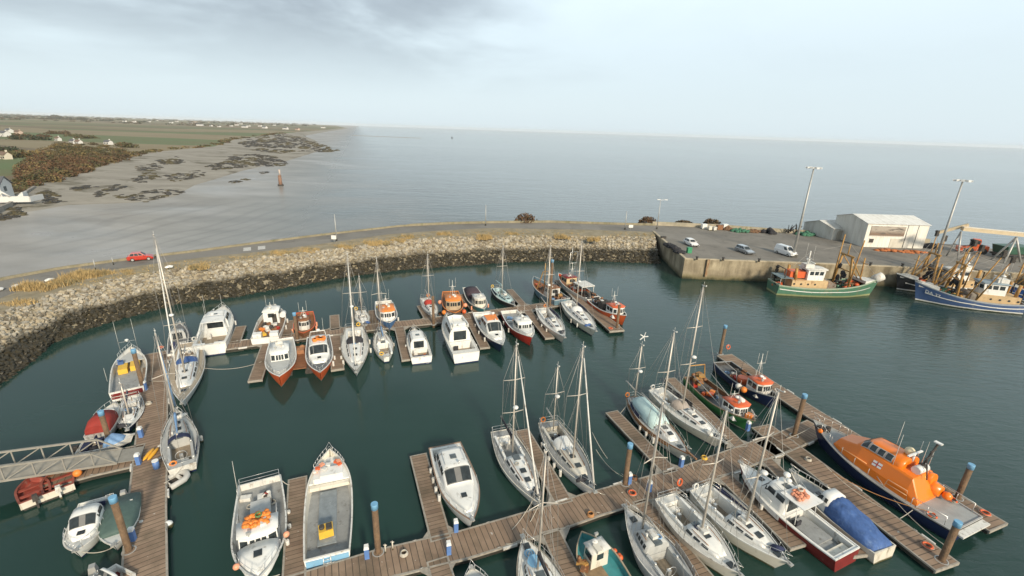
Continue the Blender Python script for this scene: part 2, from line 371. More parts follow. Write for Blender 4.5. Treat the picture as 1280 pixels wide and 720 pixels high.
def sea_mat():
    m, N, L, b = NT('sea water')
    tc = N.new('ShaderNodeTexCoord').outputs['Object']; b.inputs['IOR'].default_value = 1.33
    s = N.new('ShaderNodeSeparateXYZ'); L.new(tc, s.inputs[0])
    A, B = G(345, 300), G(430, 175); d = (B-A).normalized()
    dx = nmath(N, L, 'SUBTRACT', s.outputs[0], A.x); dy = nmath(N, L, 'SUBTRACT', s.outputs[1], A.y)
    side = nmath(N, L, 'SUBTRACT', nmath(N, L, 'MULTIPLY', dx, d.y), nmath(N, L, 'MULTIPLY', dy, d.x))     # + to seaward
    wob = nnoise(N, L, nvec(N, L, tc, (.012, .02, 1)), 1.0, 5, .6, .8)
    sh = nmap(N, L, nmath(N, L, 'ADD', side, nmath(N, L, 'MULTIPLY', nmath(N, L, 'SUBTRACT', wob, .5), 120.0)), -45, 60, 1, 0, True)   # 1 = drained flats
    big = nnoise(N, L, nvec(N, L, tc, (.0009, .003, 1)), 1.0, 5, .6, .4)
    deep = nmix(N, L, nmap(N, L, big, .35, .65), (.085, .105, .10), (.125, .14, .135))
    flat = nmix(N, L, nmap(N, L, nnoise(N, L, nvec(N, L, tc, (.03, .06, 1)), 1.0, 6, .6), .35, .65), (.22, .205, .18), (.33, .31, .28))
    wv0 = N.new('ShaderNodeTexWave'); wv0.wave_type = 'RINGS'; wv0.rings_direction = 'Z'; wv0.inputs['Scale'].default_value = .045; wv0.inputs['Distortion'].default_value = 14.0; wv0.inputs['Detail'].default_value = 3; wv0.inputs['Detail Scale'].default_value = .5; mpw = N.new('ShaderNodeMapping'); mpw.inputs['Location'].default_value = (190, -75, 0); mpw.inputs['Scale'].default_value = (1, .5, 1); L.new(tc, mpw.inputs['Vector']); L.new(mpw.outputs[0], wv0.inputs['Vector'])
    c0 = G(262, 275); vs = N.new('ShaderNodeVectorMath'); vs.operation = 'DISTANCE'; L.new(tc, vs.inputs[0]); vs.inputs[1].default_value = (c0.x, c0.y, 0); spot = vs.outputs['Value']
    flat = nmix(N, L, nmath(N, L, 'MULTIPLY', nmath(N, L, 'MULTIPLY', nmap(N, L, wv0.outputs['Fac'], .72, .95), nmap(N, L, spot, 52, 24, 0, 1, True)), .26), flat, (.11, .10, .085))
    L.new(nmix(N, L, sh, deep, flat), b.inputs['Base Color'])
    rg = nmap(N, L, wob, .35, .65, .26, .55)
    L.new(nmath(N, L, 'ADD', nmath(N, L, 'MULTIPLY', rg, sh), nmath(N, L, 'MULTIPLY', nmath(N, L, 'SUBTRACT', 1.0, sh), .12)), b.inputs['Roughness'])
    rip = nmath(N, L, 'ADD', nnoise(N, L, nvec(N, L, tc, (.10, .35, 1)), 1.0, 4, .6, .5), nmath(N, L, 'MULTIPLY', nnoise(N, L, nvec(N, L, tc, (.02, .06, 1)), 1.0, 3), 1.2))
    st = nmath(N, L, 'MULTIPLY_ADD', nmath(N, L, 'SUBTRACT', 1.0, sh), nmap(N, L, big, .42, .6, 
        .35, .8), .06)
    A2, B2 = G(865, 181), G(1140, 212); e2 = (B2-A2).normalized()     # tide line: calmer, darker water beyond it
    far = nmath(N, L, 'SUBTRACT', nmath(N, L, 'MULTIPLY', nmath(N, L, 'SUBTRACT', s.outputs[1], A2.y), e2.x), nmath(N, L, 'MULTIPLY', nmath(N, L, 'SUBTRACT', s.outputs[0], A2.x), e2.y))
    st = nmath(N, L, 'MULTIPLY', st, nmap(N, L, nmath(N, L, 'ADD', far, nmath(N, L, 'MULTIPLY', nmath(N, L, 'SUBTRACT', big, .5), 260.0)), -6, 6, 1.0, .35))
    bump_to(N, L, b, rip, st, .35)
    return m
def polysheet(name, pts, z, mat, label=None, kind='structure'):
    b = MB(); n = len(pts); b.v = [(p[0], p[1], z) for p in pts]; b.face(range(n)); o = b.build(name, mat, fix=False); o['kind'] = kind
    if o.data.polygons[0].normal.z < 0: o.data.flip_normals()
    return o
polysheet('sea', [(14000*math.cos(t*math.pi/32), 14000*math.sin(t*math.pi/32)) for t in range(64)], -.02, sea_mat())
WLp = [(-150, 640), (-75, 545), (0, 482), (20, 466), (40, 452), (62, 430), (105, 413), (165, 395), (220, 381), (296, 371), (345, 362), (400, 352), (450, 344), (500, 338), (568, 333), (640, 328), (700, 326), (760, 327), (824, 330)]
GRp = [(-150, 480), (-75, 432), (0, 390), (25, 378), (75, 362), (150, 346), (225, 334), (320, 321), (400, 312), (484, 301), (568, 295), (635, 294), (736, 294), (819, 295)]
RNp = [(-150, 425), (-75, 397), (0, 373), (40, 357), (120, 340), (175, 332), (250, 322), (320, 315), (400, 305), (484, 293), (550, 288), (615, 285), (736, 287), (819, 290)]
RFp = [(-150, 392), (-75, 370), (0, 351), (75, 337), (162, 325), (250, 314.5), (320, 305), (400, 295), (500, 283.5), (560, 280.5), (615, 279), (686, 278), (786, 281), (819, 281.5)]
NS = 110
WL = resample([G(x, y, 0) for x, y in WLp], NS); GR = resample([G(x, y, ZQ) for x, y in GRp], NS)
RN = resample([G(x, y, ZQ) for x, y in RNp], NS); RF = resample([G(x, y, ZQ) for x, y in RFp], NS)
polysheet('harbour_water', [(p.x, p.y) for p in RN]+[(36, 100), (95, 95), (260, 80), (260, -80), (-140, -80)], 0.0, water_mat())
def verge_mat():
    m, N, L, b = NT('verge and core'); tc = N.new('ShaderNodeTexCoord').outputs['Object']; b.inputs['Roughness'].default_value = .95
    a = nnoise(N, L, tc, .5, 6, .65)
    L.new(nmix(N, L, nmap(N, L, a, .35, .65), (.20, .17, .11), (.29, .25, .175)), b.inputs['Base Color'])
    bump_to(N, L, b, nnoise(N, L, tc, 3.0, 5), .6, .15); return m
def asphalt_mat(name, c1, c2, sc=.12):
    m, N, L, b = NT(name); tc = N.new('ShaderNodeTexCoord').outputs['Object']; b.inputs['Roughness'].default_value = .9
    a = nnoise(N, L, tc, sc, 8, .65, .4); f = nnoise(N, L, tc, 6.0, 3)
    c = nmix(N, L, nmap(N, L, a, .35, .65), c1, c2)
    c = nmix(N, L, nmath(N, L, 'MULTIPLY', nmap(N, L, f, .4, .8), .35), c, (.10, .095, .085))
    st = nnoise(N, L, tc, .45, 7, .7, .8); c = nmix(N, L, nmath(N, L, 'MULTIPLY', nmap(N, L, st, .56, .68), .6), c, (.07, .064, .055))       # oil and damp
    pt_ = N.new('ShaderNodeTexVoronoi'); pt_.inputs['Scale'].default_value = .09; pt_.distance = 'CHEBYCHEV'; L.new(tc, pt_.inputs['Vector']); sp2 = N.new('ShaderNodeSeparateXYZ'); L.new(pt_.outputs['Color'], sp2.inputs[0])
    c = nmix(N, L, nmath(N, L, 'MULTIPLY', nmap(N, L, sp2.outputs[0], .68, .70), .35), c, (.25, .235, .21))      # relaid patches
    L.new(c, b.inputs['Base Color']); return m
outer = [RF[i]+((RF[i]-RN[i]).normalized()) for i in range(NS)]
dirn = [Vector((d.x, d.y, 0)).normalized() for d in [(RF[i]-RN[i]) for i in range(NS)]]
b = MB()
for i in range(NS):
    o1 = RF[i]+dirn[i]*1.2; o2 = RF[i]+dirn[i]*8
    inn = WL[i]-(GR[i]-WL[i])*.35
    b.v += [(inn.x, inn.y, -1.6), (WL[i].x, WL[i].y, -.25), (GR[i].x, GR[i].y, ZQ-.15), (RN[i].x, RN[i].y, ZQ), (RF[i].x, RF[i].y, ZQ), (o1.x, o1.y, ZQ), (o2.x, o2.y, -1.5)]
for i in range(NS-1):
    for j in range(6): b.face((i*7+j, i*7+j+1, (i+1)*7+j+1, (i+1)*7+j))
b.build('breakwater_ground', verge_mat())['kind'] = 'structure'
b = MB()
for i in range(NS):
    b.v += [(RN[i].x, RN[i].y, ZQ+.008), (RF[i].x, RF[i].y, ZQ+.008)]
for i in range(NS-1): b.face((2*i, 2*i+1, 2*i+3, 2*i+2))
b.build('road', asphalt_mat('road asphalt', (.15, .14, .125), (.205, .195, .175)))['kind'] = 'structure'
# sea wall along the outer side of the road
wallm = M('weathered sea wall', (.36, .32, .24), .9, var=.2, scale=.6, dirt=((.22, .20, .10), .45, .9), bump=.3, bscale=6)
b = MB(); rings = []
for i in range(2, NS):
    p, d = RF[i], dirn[i]; hgt = .55 if i > NS*.55 else .38
    rings.append([(p+d*.15)+Vector((0, 0, 0)), (p+d*.15)+Vector((0, 0, hgt)), (p+d*.6)+Vector((0, 0, hgt)), (p+d*.6)+Vector((0, 0, 0))])
b.loft(rings, sm=False, close=True)
tag(b.build('sea_wall', M('mossy sea wall', (.25, .22, .15), .9, var=.25, scale=.6, dirt=((.15, .14, .07), .5, .6), bump=.3, bscale=6)), 'low weathered kerb wall running along the seaward edge of the breakwater road', 'wall')
def rock_mat(name, col):
    m, N, L, b = NT(name); tc = N.new('ShaderNodeTexCoord').outputs['Object']
    s = N.new('ShaderNodeSeparateXYZ'); L.new(tc, s.inputs[0])
    n = nnoise(N, L, tc, .9, 6, .65); n2 = nnoise(N, L, tc, 4.0, 5)
    c = nmix(N, L, nmap(N, L, n2, .3, .7), tuple(x*.7 for x in col), tuple(x*1.2 for x in col))
    wet = nmix(N, L, nmap(N, L, n, .3, .7), (.020, .017, .010), (.052, .042, .022))
    zz = nmath(N, L, 'ADD', s.outputs[2], nmath(N, L, 'MULTIPLY', nmath(N, L, 'SUBTRACT', nnoise(N, L, tc, .25, 5, .55), .5), 1.3))
    f = nmap(N, L, zz, 1.75, 2.4)          # tide mark: weed below, dry stone above
    L.new(nmix(N, L, f, wet, c), b.inputs['Base Color']); L.new(nmap(N, L, f, 0, 1, .55, .9), b.inputs['Roughness'])
    bump_to(N, L, b, n2, .5, .1); return m
rm = [rock_mat('pale limestone', (.44, .395, .31)), rock_mat('grey limestone', (.31, .285, .235)), rock_mat('tan limestone', (.35, .295, .205)), rock_mat('brown stone', (.19, .16, .115))]
bm = bmesh.new(); bmesh.ops.create_icosphere(bm, subdivisions=1, radius=1); ico = ([v.co.copy() for v in bm.verts], [[v.index for v in f.verts] for f in bm.faces]); bm.free()
def blob(b, c, r, mi=0, k=.35, sm=False):
    n = len(b.v); q = rnd.random()*6.28; cq, sq = math.cos(q), math.sin(q)
    for v in ico[0]:
        f = 1+rnd.uniform(-k, k); x, y, z = v.x*r[0]*f, v.y*r[1]*f, v.z*r[2]*f
        b.v.append((c[0]+x*cq-y*sq, c[1]+x*sq+y*cq, c[2]+z))
    for f in ico[1]: b.face([n+i for i in f], mi, sm)
b = MB()
seg = [(WL[i]-WL[i-1]).length for i in range(1, NS)]
for i in range(1, NS):
    slope = (GR[i]-WL[i]).length
    dist = max(40, WL[i].length)
    size = .17+.0011*dist
    cnt = int(seg[i-1]*slope/(size*size)*.95)+1
    for k in range(cnt):
        u, v = rnd.random(), rnd.uniform(-.12, .97)
        lo = WL[i-1].lerp(WL[i], u); hi = GR[i-1].lerp(GR[i], u); p = lo.lerp(hi, v)
        r = size*rnd.choice((.5, .6, .7, .8, 1, 1.3, 1.7))
        z = -.25+v*(ZQ+.1)+r*.25
        blob(b, (p.x, p.y, z), (r, r*rnd.uniform(.6, .9), r*rnd.uniform(.5, .8)), rnd.choice((0, 1, 1, 2, 2, 3)))
b.build('rock_armour', rm, fix=False)['kind'] = 'stuff'
# dry grass on the crest
gm = [M('straw grass', (.43, .31, .14), .95, var=.3, scale=1.2), M('olive grass', (.24, .205, .11), .95, var=.3, scale=1.2)]
b = MB()
def blades(c, r, h, n, mi):
    for k in range(n):
        a, q = rnd.random()*6.28, rnd.random()**.6*r; x, y = c[0]+q*math.cos(a), c[1]+q*math.sin(a)
        hh = h*rnd.uniform(.5, 1.1)*(1-.4*q/r); w = .035+.022*h; t = rnd.random()*3.14; lx, ly = rnd.uniform(-.4, .4)*hh, rnd.uniform(-.4, .4)*hh
        n0 = len(b.v); b.v += [(x-w*math.cos(t), y-w*math.sin(t), c[2]), (x+w*math.cos(t), y+w*math.sin(t), c[2]), (x+lx, y+ly, c[2]+hh)]; b.face((n0, n0+1, n0+2), mi)
for i in range(1, NS):
    for k in range(int(seg[i-1]*7)):
        u, v = rnd.random(), rnd.random(); p = GR[i-1].lerp(GR[i], u).lerp(RN[i-1].lerp(RN[i], u), v*.93-.12)
        nn = noise.noise(p*.09)
        if nn > -.28: blades((p.x, p.y, ZQ-.1), .5, .3+.35*max(0, nn), 8, 0 if rnd.random() < .55 else 1)
tufts = [(35, 364, 1.7), (45, 361, 1.6), (55, 362, 1.4), (78, 356, 1.4), (95, 350, 1.8), (104, 347, 1.7), (115, 346, 1.5), (128, 345, 1.2), (22, 380, .8), (253, 334, 1.0), (160, 342, .8), (463, 305, 1.0), (508, 298, 1.1), (498, 301, .8), (557, 294, 1.1), (606, 298, 1.4), (640, 293, .9), (703, 297, 1.1), (743, 300, 1.2), (345, 318, .9), (385, 314, .9), (365, 317, .7), (430, 309, .9), (480, 304, .8)]
for x, y, h in tufts:
    p = G(x, y, ZQ-.3)
    for k in range(14):
        q = p+Vector((rnd.uniform(-1.6, 1.6), rnd.uniform(-1.1, 1.1), 0)); blades((q.x, q.y, ZQ-.35), .7, h, 45, 0 if rnd.random() < .8 else 1)
for i in range(3, NS):
    for k in range(int(seg[i-1]*3)):
        p = RF[i]+dirn[i]*rnd.uniform(.6, 1.4)
        if noise.noise(p*.13) > -.05: blades((p.x, p.y, ZQ-.05), .4, .5, 9, rnd.choice((0, 1, 1)))
b.build('dry_grass', gm, fix=False)['kind'] = 'stuff'
# ------------------------------------------------------------------ coast to the north-west
VEp = [(-260, 330), (-60, 275), (0, 256), (40, 238), (75, 229), (111, 219), (161, 202), (188, 194), (269, 184), (296, 174), (340, 166.5), (370, 162), (402, 158), (432, 153.2)]
BWp = [(-260, 345), (-60, 300), (0, 272), (84, 258), (168, 254), (215, 246), (240, 232), (262, 225), (302, 212), (352, 200), (372, 193), (400, 183), (395, 172), (380, 166), (405, 160), (436, 153.6)]
NV = 60
VE = resample([G(x, y, 1.5) for x, y in VEp], NV); BW = resample([G(x, y, 0) for x, y in BWp], NV)
# resample by length collapses the near part, so interpolate by picture order instead
def by_order(pts, z, per=6):
    ps = [G(x, y, z) for x, y in pts]; out = []
    for a, c in zip(ps, ps[1:]):
        for k in range(per): out.append(a.lerp(c, k/per))
    return out+[ps[-1]]
def land_mat():
    m, N, L, b = NT('fields'); tc = N.new('ShaderNodeTexCoord').outputs['Object']; b.inputs['Roughness'].default_value = .95
    v = N.new('ShaderNodeTexVoronoi'); v.inputs['Scale'].default_value = 1.0; L.new(nvec(N, L, tc, (.0018, .010, 1)), v.inputs['Vector'])
    sx = N.new('ShaderNodeSeparateXYZ'); L.new(v.outputs['Color'], sx.inputs[0])
    c = nmix(N, L, nmap(N, L, sx.outputs[0], .42, .46), (.095, .135, .050), (.215, .18, .105))
    c = nmix(N, L, nmap(N, L, sx.outputs[1], .66, .68), c, (.13, .105, .06))
    n = nnoise(N, L, nvec(N, L, tc, (.01, .02, 1)), 1.0, 8, .65)
    c = nmix(N, L, nmath(N, L, 'MULTIPLY', nmap(N, L, n, .42, .7), .6), c, (.15, .105, .055))
    L.new(c, b.inputs['Base Color']); return m
def beach_mat():
    m, N, L, b = NT('foreshore'); tc = N.new('ShaderNodeTexCoord').outputs['Object']; b.inputs['Roughness'].default_value = .85
    n = nnoise(N, L, nvec(N, L, tc, (.05, .09, 1)), 1.0, 8, .65, .5); n2 = nnoise(N, L, nvec(N, L, tc, (.022, .05, 1)), 1.0, 7, .7, .6)
    c = nmix(N, L, nmap(N, L, n, .3, .7), (.215, .195, .16), (.32, .295, .25))
    c = nmix(N, L, nmap(N, L, n2, .53, .63), c, (.12, .105, .07))
    L.new(c, b.inputs['Base Color']); return m
VEo = by_order(VEp, 1.5)
b = MB()
for p in VEo:
    # fields run inland (to the left) from the edge of the vegetation
    b.v += [(p.x, p.y, 1.5), (p.x-30, p.y+10, 2.2), (min(-900, p.x*2.2-500), p.y+60, 3.0), (-9000, p.y*1.3+1500, 4.0)]
for i in range(len(VEo)-1):
    for j in range(3): b.face((4*i+j, 4*i+4+j, 4*i+5+j, 4*i+1+j))
n = len(b.v); e = VEo[-1]
b.v += [(e.x*7000/e.y-140, 7000, 4), (-9000, 9000, 4)]; k = 4*(len(VEo)-1)
b.face((k, n, n+1, k+3, k+2, k+1))
b.build('fields', land_mat())['kind'] = 'structure'
b = MB(); nb = 90
VEr = by_order(VEp, 1.5, 12); BWr = by_order(BWp, 0.0, 12)
for i in range(nb):
    p = VEr[int(i*(len(VEr)-1)/(nb-1))]; q = BWr[int(i*(len(BWr)-1)/(nb-1))]
    mid = p.lerp(q, .5); d = (q-p); q2 = q+d*.12
    b.v += [(p.x-2, p.y+1, 1.55), (mid.x, mid.y, .75), (q.x, q.y, .03), (q2.x, q2.y, -.25)]
for i in range(nb-1):
    for j in range(3): b.face((4*i+j, 4*i+1+j, 4*i+5+j, 4*i+4+j), 0, True)
from mathutils.bvhtree import BVHTree
shore_bvh = BVHTree.FromPolygons([Vector(v) for v in b.v], b.f)
b.build('foreshore', beach_mat())['kind'] = 'structure'
# weed covered reefs
wm = [M('brown weed', (.038, .031, .018), .7, var=.4, scale=.2), M('olive weed', (.066, .054, .024), .8, var=.4, scale=.2), M('dark wet rock', (.035, .032, .028), .6, var=.4, scale=.2)]
def inside(pt, poly):
    c = False; j = len(poly)-1
    for i in range(len(poly)):
        if (poly[i][1] > pt[1]) != (poly[j][1] > pt[1]) and pt[0] < (poly[j][0]-poly[i][0])*(pt[1]-poly[i][1])/(poly[j][1]-poly[i][1])+poly[i][0]: c = not c
        j = i
    return c
b = MB()
reefs = [([(298, 180), (322, 169), (352, 165), (378, 168), (385, 172), (402, 176), (424, 183), (410, 186), (375, 186), (350, 190), (318, 188)], 800, .9),
         ([(290, 195), (318, 192), (342, 194), (362, 202), (350, 206), (322, 207), (296, 210), (268, 214), (255, 210), (280, 203)], 520, .9),
         ([(196, 205), (222, 199), (232, 206), (210, 211)], 90, .9), ([(36, 252), (60, 244), (86, 254), (60, 258)], 90, .7),
         ([(0, 266), (24, 262), (32, 270), (0, 276)], 60, .7), ([(88, 241), (118, 236), (122, 239), (95, 244)], 50, .7),
         ([(115, 246), (150, 234), (158, 237), (122, 250)], 60, .6), ([(165, 228), (190, 219), (200, 224), (170, 236)], 60, .6),
         ([(140, 248), (205, 237), (235, 240), (180, 254)], 90, .5), ([(205, 222), (250, 214), (262, 219), (215, 230)], 90, .6),
         ([(170, 214), (195, 208), (205, 213), (180, 222)], 60, .5), ([(286, 227), (306, 222), (312, 224), (290, 229)], 24, .6), ([(325, 214), (334, 213), (336, 215), (327, 216)], 10, .6)]
for poly, cnt, dens in reefs:
    xs = [p[0] for p in poly]; ys = [p[1] for p in poly]; k = 0
    cnt = int(cnt*1.7)
    while k < cnt:
        q = (rnd.uniform(min(xs), max(xs)), rnd.uniform(min(ys), max(ys)))
        if not inside(q, poly): k += .05; continue
        k += 1; p = G(q[0], q[1], .2)
        if noise.noise(Vector((q[0]*.09, q[1]*.35, 0))) < -.2: continue
        r = max(.7, (p-Vector((0, 0, H))).length/575*rnd.uniform(.8, 2.2))
        hit = shore_bvh.ray_cast(Vector((p.x, p.y, 50)), Vector((0, 0, -1)))[0]; zb = max(.0, hit.z if hit else 0)+.02
        blob(b, (p.x, p.y, zb), (r*1.5, r, min(.7, r*.3)), 1 if (noise.noise(Vector((q[0]*.05, q[1]*.2, 3))) > .1) else rnd.choice((0, 2)), .4, True)
b.build('weed_covered_reef', wm, fix=False)['kind'] = 'stuff'
# scrub and hedges: leaf clumps
fm = [M('russet scrub', (.115, .065, .032), .9, var=.4, scale=.3), M('brown scrub', (.085, .058, .03), .9, var=.4, scale=.3), M('olive scrub', (.075, .07, .028), .9, var=.4, scale=.3), M('dark evergreen', (.030, .040, .020), .9, var=.4, scale=.3), M('gold scrub', (.17, .125, .05), .9, var=.3, scale=.3)]
def clump(b, c, r, h, n, mi, leaf):
    for k in range(n):
        a = rnd.random()*6.28; t = math.acos(rnd.uniform(-.15, 1)); q = rnd.uniform(.55, 1.05)
        p = Vector((c[0]+r*q*math.sin(t)*math.cos(a), c[1]+r*q*math.sin(t)*math.sin(a), c[2]+h*q*math.cos(t)))
        u = Vector((rnd.uniform(-1, 1), rnd.uniform(-1, 1), rnd.uniform(-1, 1))).normalized(); w = u.orthogonal()*leaf*rnd.uniform(.5, 1); x = u.cross(w).normalized()*leaf*rnd.uniform(.5, 1)
        n0 = len(b.v); b.v += [tuple(p-w-x*.4), tuple(p+w*.3-x), tuple(p+w+x*.4), tuple(p-w*.2+x)]; b.face((n0, n0+1, n0+2, n0+3), mi if rnd.random() < .75 else rnd.choice((0, 1, 2)))
b = MB()
sp = [(20, 222), (48, 200), (80, 187), (115, 186), (150, 191), (160, 201), (111, 218), (75, 228), (44, 237)]
k = 0
while k < 300:
    q = (rnd.uniform(10, 160), rnd.uniform(184, 238))
    if not inside(q, sp): continue
    k += 1; p = G(q[0], q[1], 1.6); mi = 0 if q[1] > 205 and rnd.random() < .6 else rnd.choice((1, 2, 4, 2))
    s = rnd.uniform(2.6, 5.0)
    clump(b, (p.x, p.y, 1.6), s, s*rnd.uniform(.6, .9), 210, mi, .42)
for x0, x1, y, mi in ((14, 58, 184, 3), (20, 62, 181, 1), (85, 120, 180, 2), (0, 20, 200, 3), (150, 165, 188, 2), (0, 30, 205, 2), (30, 60, 203, 4), (60, 85, 176, 1)):
    for k in range(16):
        p = G(rnd.uniform(x0, x1), y+rnd.uniform(-1.5, 1.5), 1.8); s = rnd.uniform(3, 6); clump(b, (p.x, p.y, 1.8), s*1.2, s*.75, 60, mi, .9)
for k in range(190):       # low edge of the dunes and marram beyond the scrub
    t = rnd.randrange(30, len(VEr)-30); p = VEr[t]; s = rnd.uniform(.8, 1.8)*(1+p.y/600)
    clump(b, (p.x-rnd.uniform(0, 14), p.y+rnd.uniform(-3, 3), 1.6), s*1.5, s*.5, 26, rnd.choice((2, 4, 2, 1)), .5+p.y/1500)
b.build('coastal_scrub', fm, fix=False)['kind'] = 'stuff'
b = MB()
for row, (y0, n, hh) in enumerate(((157.6, 110, 5), (155.8, 170, 7), (154.0, 230, 9), (152.4, 280, 11), (151.2, 330, 13))):
    for k in range(n):
        x = rnd.uniform(-120, 395 if row > 1 else 300); y = y0+(155-y0)*.0+(horizon_photo(x)-150.3)
        if noise.noise(Vector((x*.035, row*7.3, 0))) < (-.05, -.12, -.25, -.4, -.6)[row]: continue
        p = G(x, y+rnd.uniform(-.5, .5), 3.0); d = p.length; s = hh*rnd.uniform(.6, 1.2)
        clump(b, (p.x, p.y, 3), s*2.4, s, 22, 3 if rnd.random() < .6 else 1, s*.45)
for x, h in ((68, 26), (72, 24), (64, 20), (78, 17), (86, 18), (100, 17), (103, 16), (30, 15)):
    p = G(x, 158.5, 3); clump(b, (p.x, p.y, 3), h*1.2, h*.9, 60, 3, h*.22)
b.build('far_woodland', fm, fix=False)['kind'] = 'stuff'
# ------------------------------------------------------------------ boat building
class Hull:
    def __init__(s, L, B, fb, tr=.75, bp=2.0, tm=.42, rake=.08, srake=0.0):
        s.L, s.B, s.fb, s.tr, s.bp, s.tm, s.rake, s.srake = L, B, fb, tr, bp, tm, rake, srake
    def half(s, x):
        t = min(1, max(0, x/s.L+.5))
        if t < s.tm: f = s.tr+(1-s.tr)*math.sin(math.pi/2*t/s.tm)
        else: f = 1-((t-s.tm)/(1-s.tm))**s.bp
        return max(.025, s.B/2*f)
    def sheer(s, x):
        t = min(1, max(0, x/s.L+.5)); a, m, c = s.fb
        return a*(t-.45)*(t-1)/.45 + m*t*(t-1)/(.45*-.55) + c*t*(t-.45)/.55
    def xs(s, n=22): return [(-.5+1-(1-i/n)**1.25)*s.L for i in range(n+1)]
    def build(s, root, mats, name='hull', stripe=.11, boot=.16):
        b = MB(); lev = ((1.0, 1.0), (.995, None), (.975, .6), (.90, None), (.86, 0), (.6, -.3), (.0, -.45)); rings = []
        for x in s.xs():
            t = x/s.L+.5; w, z = s.half(x), s.sheer(x); port = []
            for k, (wf, zf) in enumerate(lev):
                zz = z-stripe if k == 1 else boot if k == 3 else zf*z if (zf is not None and zf > 0) else (zf or 0)
                q = max(0, 1-zz/z)
                xx = x-s.rake*s.L*q*t**4+s.srake*s.L*q*(1-t)**4
                fl = 1-(.62*q)*t**3
                port.append((xx, w*wf*fl, zz))
            rings.append(port+[(p[0], -p[1], p[2]) for p in reversed(port[:-1])])
        mi = [1, 0, 0, 2, 3, 3, 3, 3, 2, 0, 0, 1]
        b.loft(rings, mi, True, False, caps=False)
        r = rings[0]; n0 = len(b.v); b.v += r; K = len(r)
        for j in range(K//2): b.face((n0+j, n0+j+1, n0+K-2-j, n0+K-1-j) if j+1 != K-2-j else (n0+j, n0+j+1, n0+K-1-j), mi[j])
        o = b.build(name, mats, root)
        return o
    def deck(s, root, mats, drop=.03, rec=None, name='deck', inset=.07):
        """mats: deck, well sole, well sides / bulwark; rec=(xa, xb, half width, sole z)"""
        b = MB(); X = sorted(set(s.xs(26)+([rec[0], rec[0]+.01, rec[1]-.01, rec[1]] if rec else []))); rows = []
        for x in X:
            z = s.sheer(x)-drop; pd = s.at(x, 1, z, -inset); h = max(.012, pd.y); inr = rec and rec[0]+.005 <= x <= rec[1]-.005
            wi = min(rec[2], h*.86) if rec else h*.5
            rows.append((pd.x, h, wi, z, inr, x))
        for (x0, h0, w0, z0, r0, u0), (x1, h1, w1, z1, r1, u1) in zip(rows, rows[1:]):
            for sg in (1, -1): b.quad((x0, sg*h0, z0), (x1, sg*h1, z1), (x1, sg*w1, z1), (x0, sg*w0, z0), 0)
            if r0 and r1:
                zf = rec[3]
                b.quad((x0, w0, zf), (x1, w1, zf), (x1, -w1, zf), (x0, -w0, zf), 1)
                for sg in (1, -1): b.quad((x0, sg*w0, z0), (x1, sg*w1, z1), (x1, sg*w1, zf), (x0, sg*w0, zf), 2)
            elif r0 or r1:
                x, w, z = (x1, w1, z1) if r1 else (x0, w0, z0)
                b.quad((x, w, z), (x, -w, z), (x, -w, rec[3]), (x, w, rec[3]), 2)
            else: b.quad((x0, w0, z0), (x1, w1, z1), (x1, -w1, z1), (x0, -w0, z0), 0)
            if drop > .1:
                g0, g1 = max(.012, s.half(u0)-inset), max(.012, s.half(u1)-inset)
                for sg in (1, -1): b.quad((u0, sg*g0, s.sheer(u0)), (u1, sg*g1, s.sheer(u1)), (x1, sg*h1, z1), (x0, sg*h0, z0), 2)
        if drop > .1:
            x, h, _, z, _, u = rows[0]; b.quad((x+.06, h, s.sheer(x)), (x+.06, -h, s.sheer(x)), (x+.06, -h, z), (x+.06, h, z), 2)
        return b.build(name, mats, root)
    def gunwale(s, root, mat, w=.10, th=.05, up=.02, name='gunwale', stern=True):
        b = MB()
        for sg in (1, -1):
            rings = []
            for x in s.xs(26):
                h, z = s.half(x)+.02, s.sheer(x)+up; hi = max(.0, h-w)
                rings.append([(x, sg*h, z-th), (x, sg*h, z), (x, sg*hi, z), (x, sg*hi, z-th)])
            b.loft(rings, 0, False, True)
        if stern:
            x = -s.L/2; h, z = s.half(x), s.sheer(x)+up
            b.box((x+w/2-.02, 0, z-th/2-.002), (w, 2*h-.02, th))
        return b.build(name, mat, root)
    def at(s, x, sg, z, off=.02):          # a point on the planking at height z
        S = s.sheer(x); q = max(0, 1-z/S); t = min(1, max(0, x/s.L+.5)); w = s.half(x)*(1-.06*q)*(1-.62*q*t**3)
        return Vector((x-s.rake*s.L*q*t**4, sg*(w+off), z))
    def pt(s, x, sg, inset=.1, dz=0.0): return (x, sg*max(.0, s.half(x)-inset), s.sheer(x)+dz)
    def rail(s, root, xa, xb, h=.6, sides=(1, -1), n=6, mid=True, r=.018, mat=None, name='guard_rail', inset=.1, bow=False):
        b = MB(); top = []
        for sg in sides:
            X = [xa+(xb-xa)*i/n for i in range(n+1)]
            P = [s.pt(x, sg, inset, h) for x in X]
            if not bow: b.tube(P, r, 5)
            if mid and not bow: b.tube([s.pt(x, sg, inset, h*.5) for x in X], r*.6, 4)
            for x in X: b.tube([s.pt(x, sg, inset, 0), s.pt(x, sg, inset, h)], r*.9, 5)
            top.append(P)
        if bow:
            tip = (s.L/2+.12, 0, s.sheer(s.L/2)+h+.06)
            b.tube(top[0]+[tip]+list(reversed(top[1])), r, 5)
            b.tube([s.pt(xb, 1, inset, h*.5), (s.L/2, 0, s.sheer(s.L/2)+h*.5), s.pt(xb, -1, inset, h*.5)], r*.7, 4)
        return b.build(name, mat or ss, root)
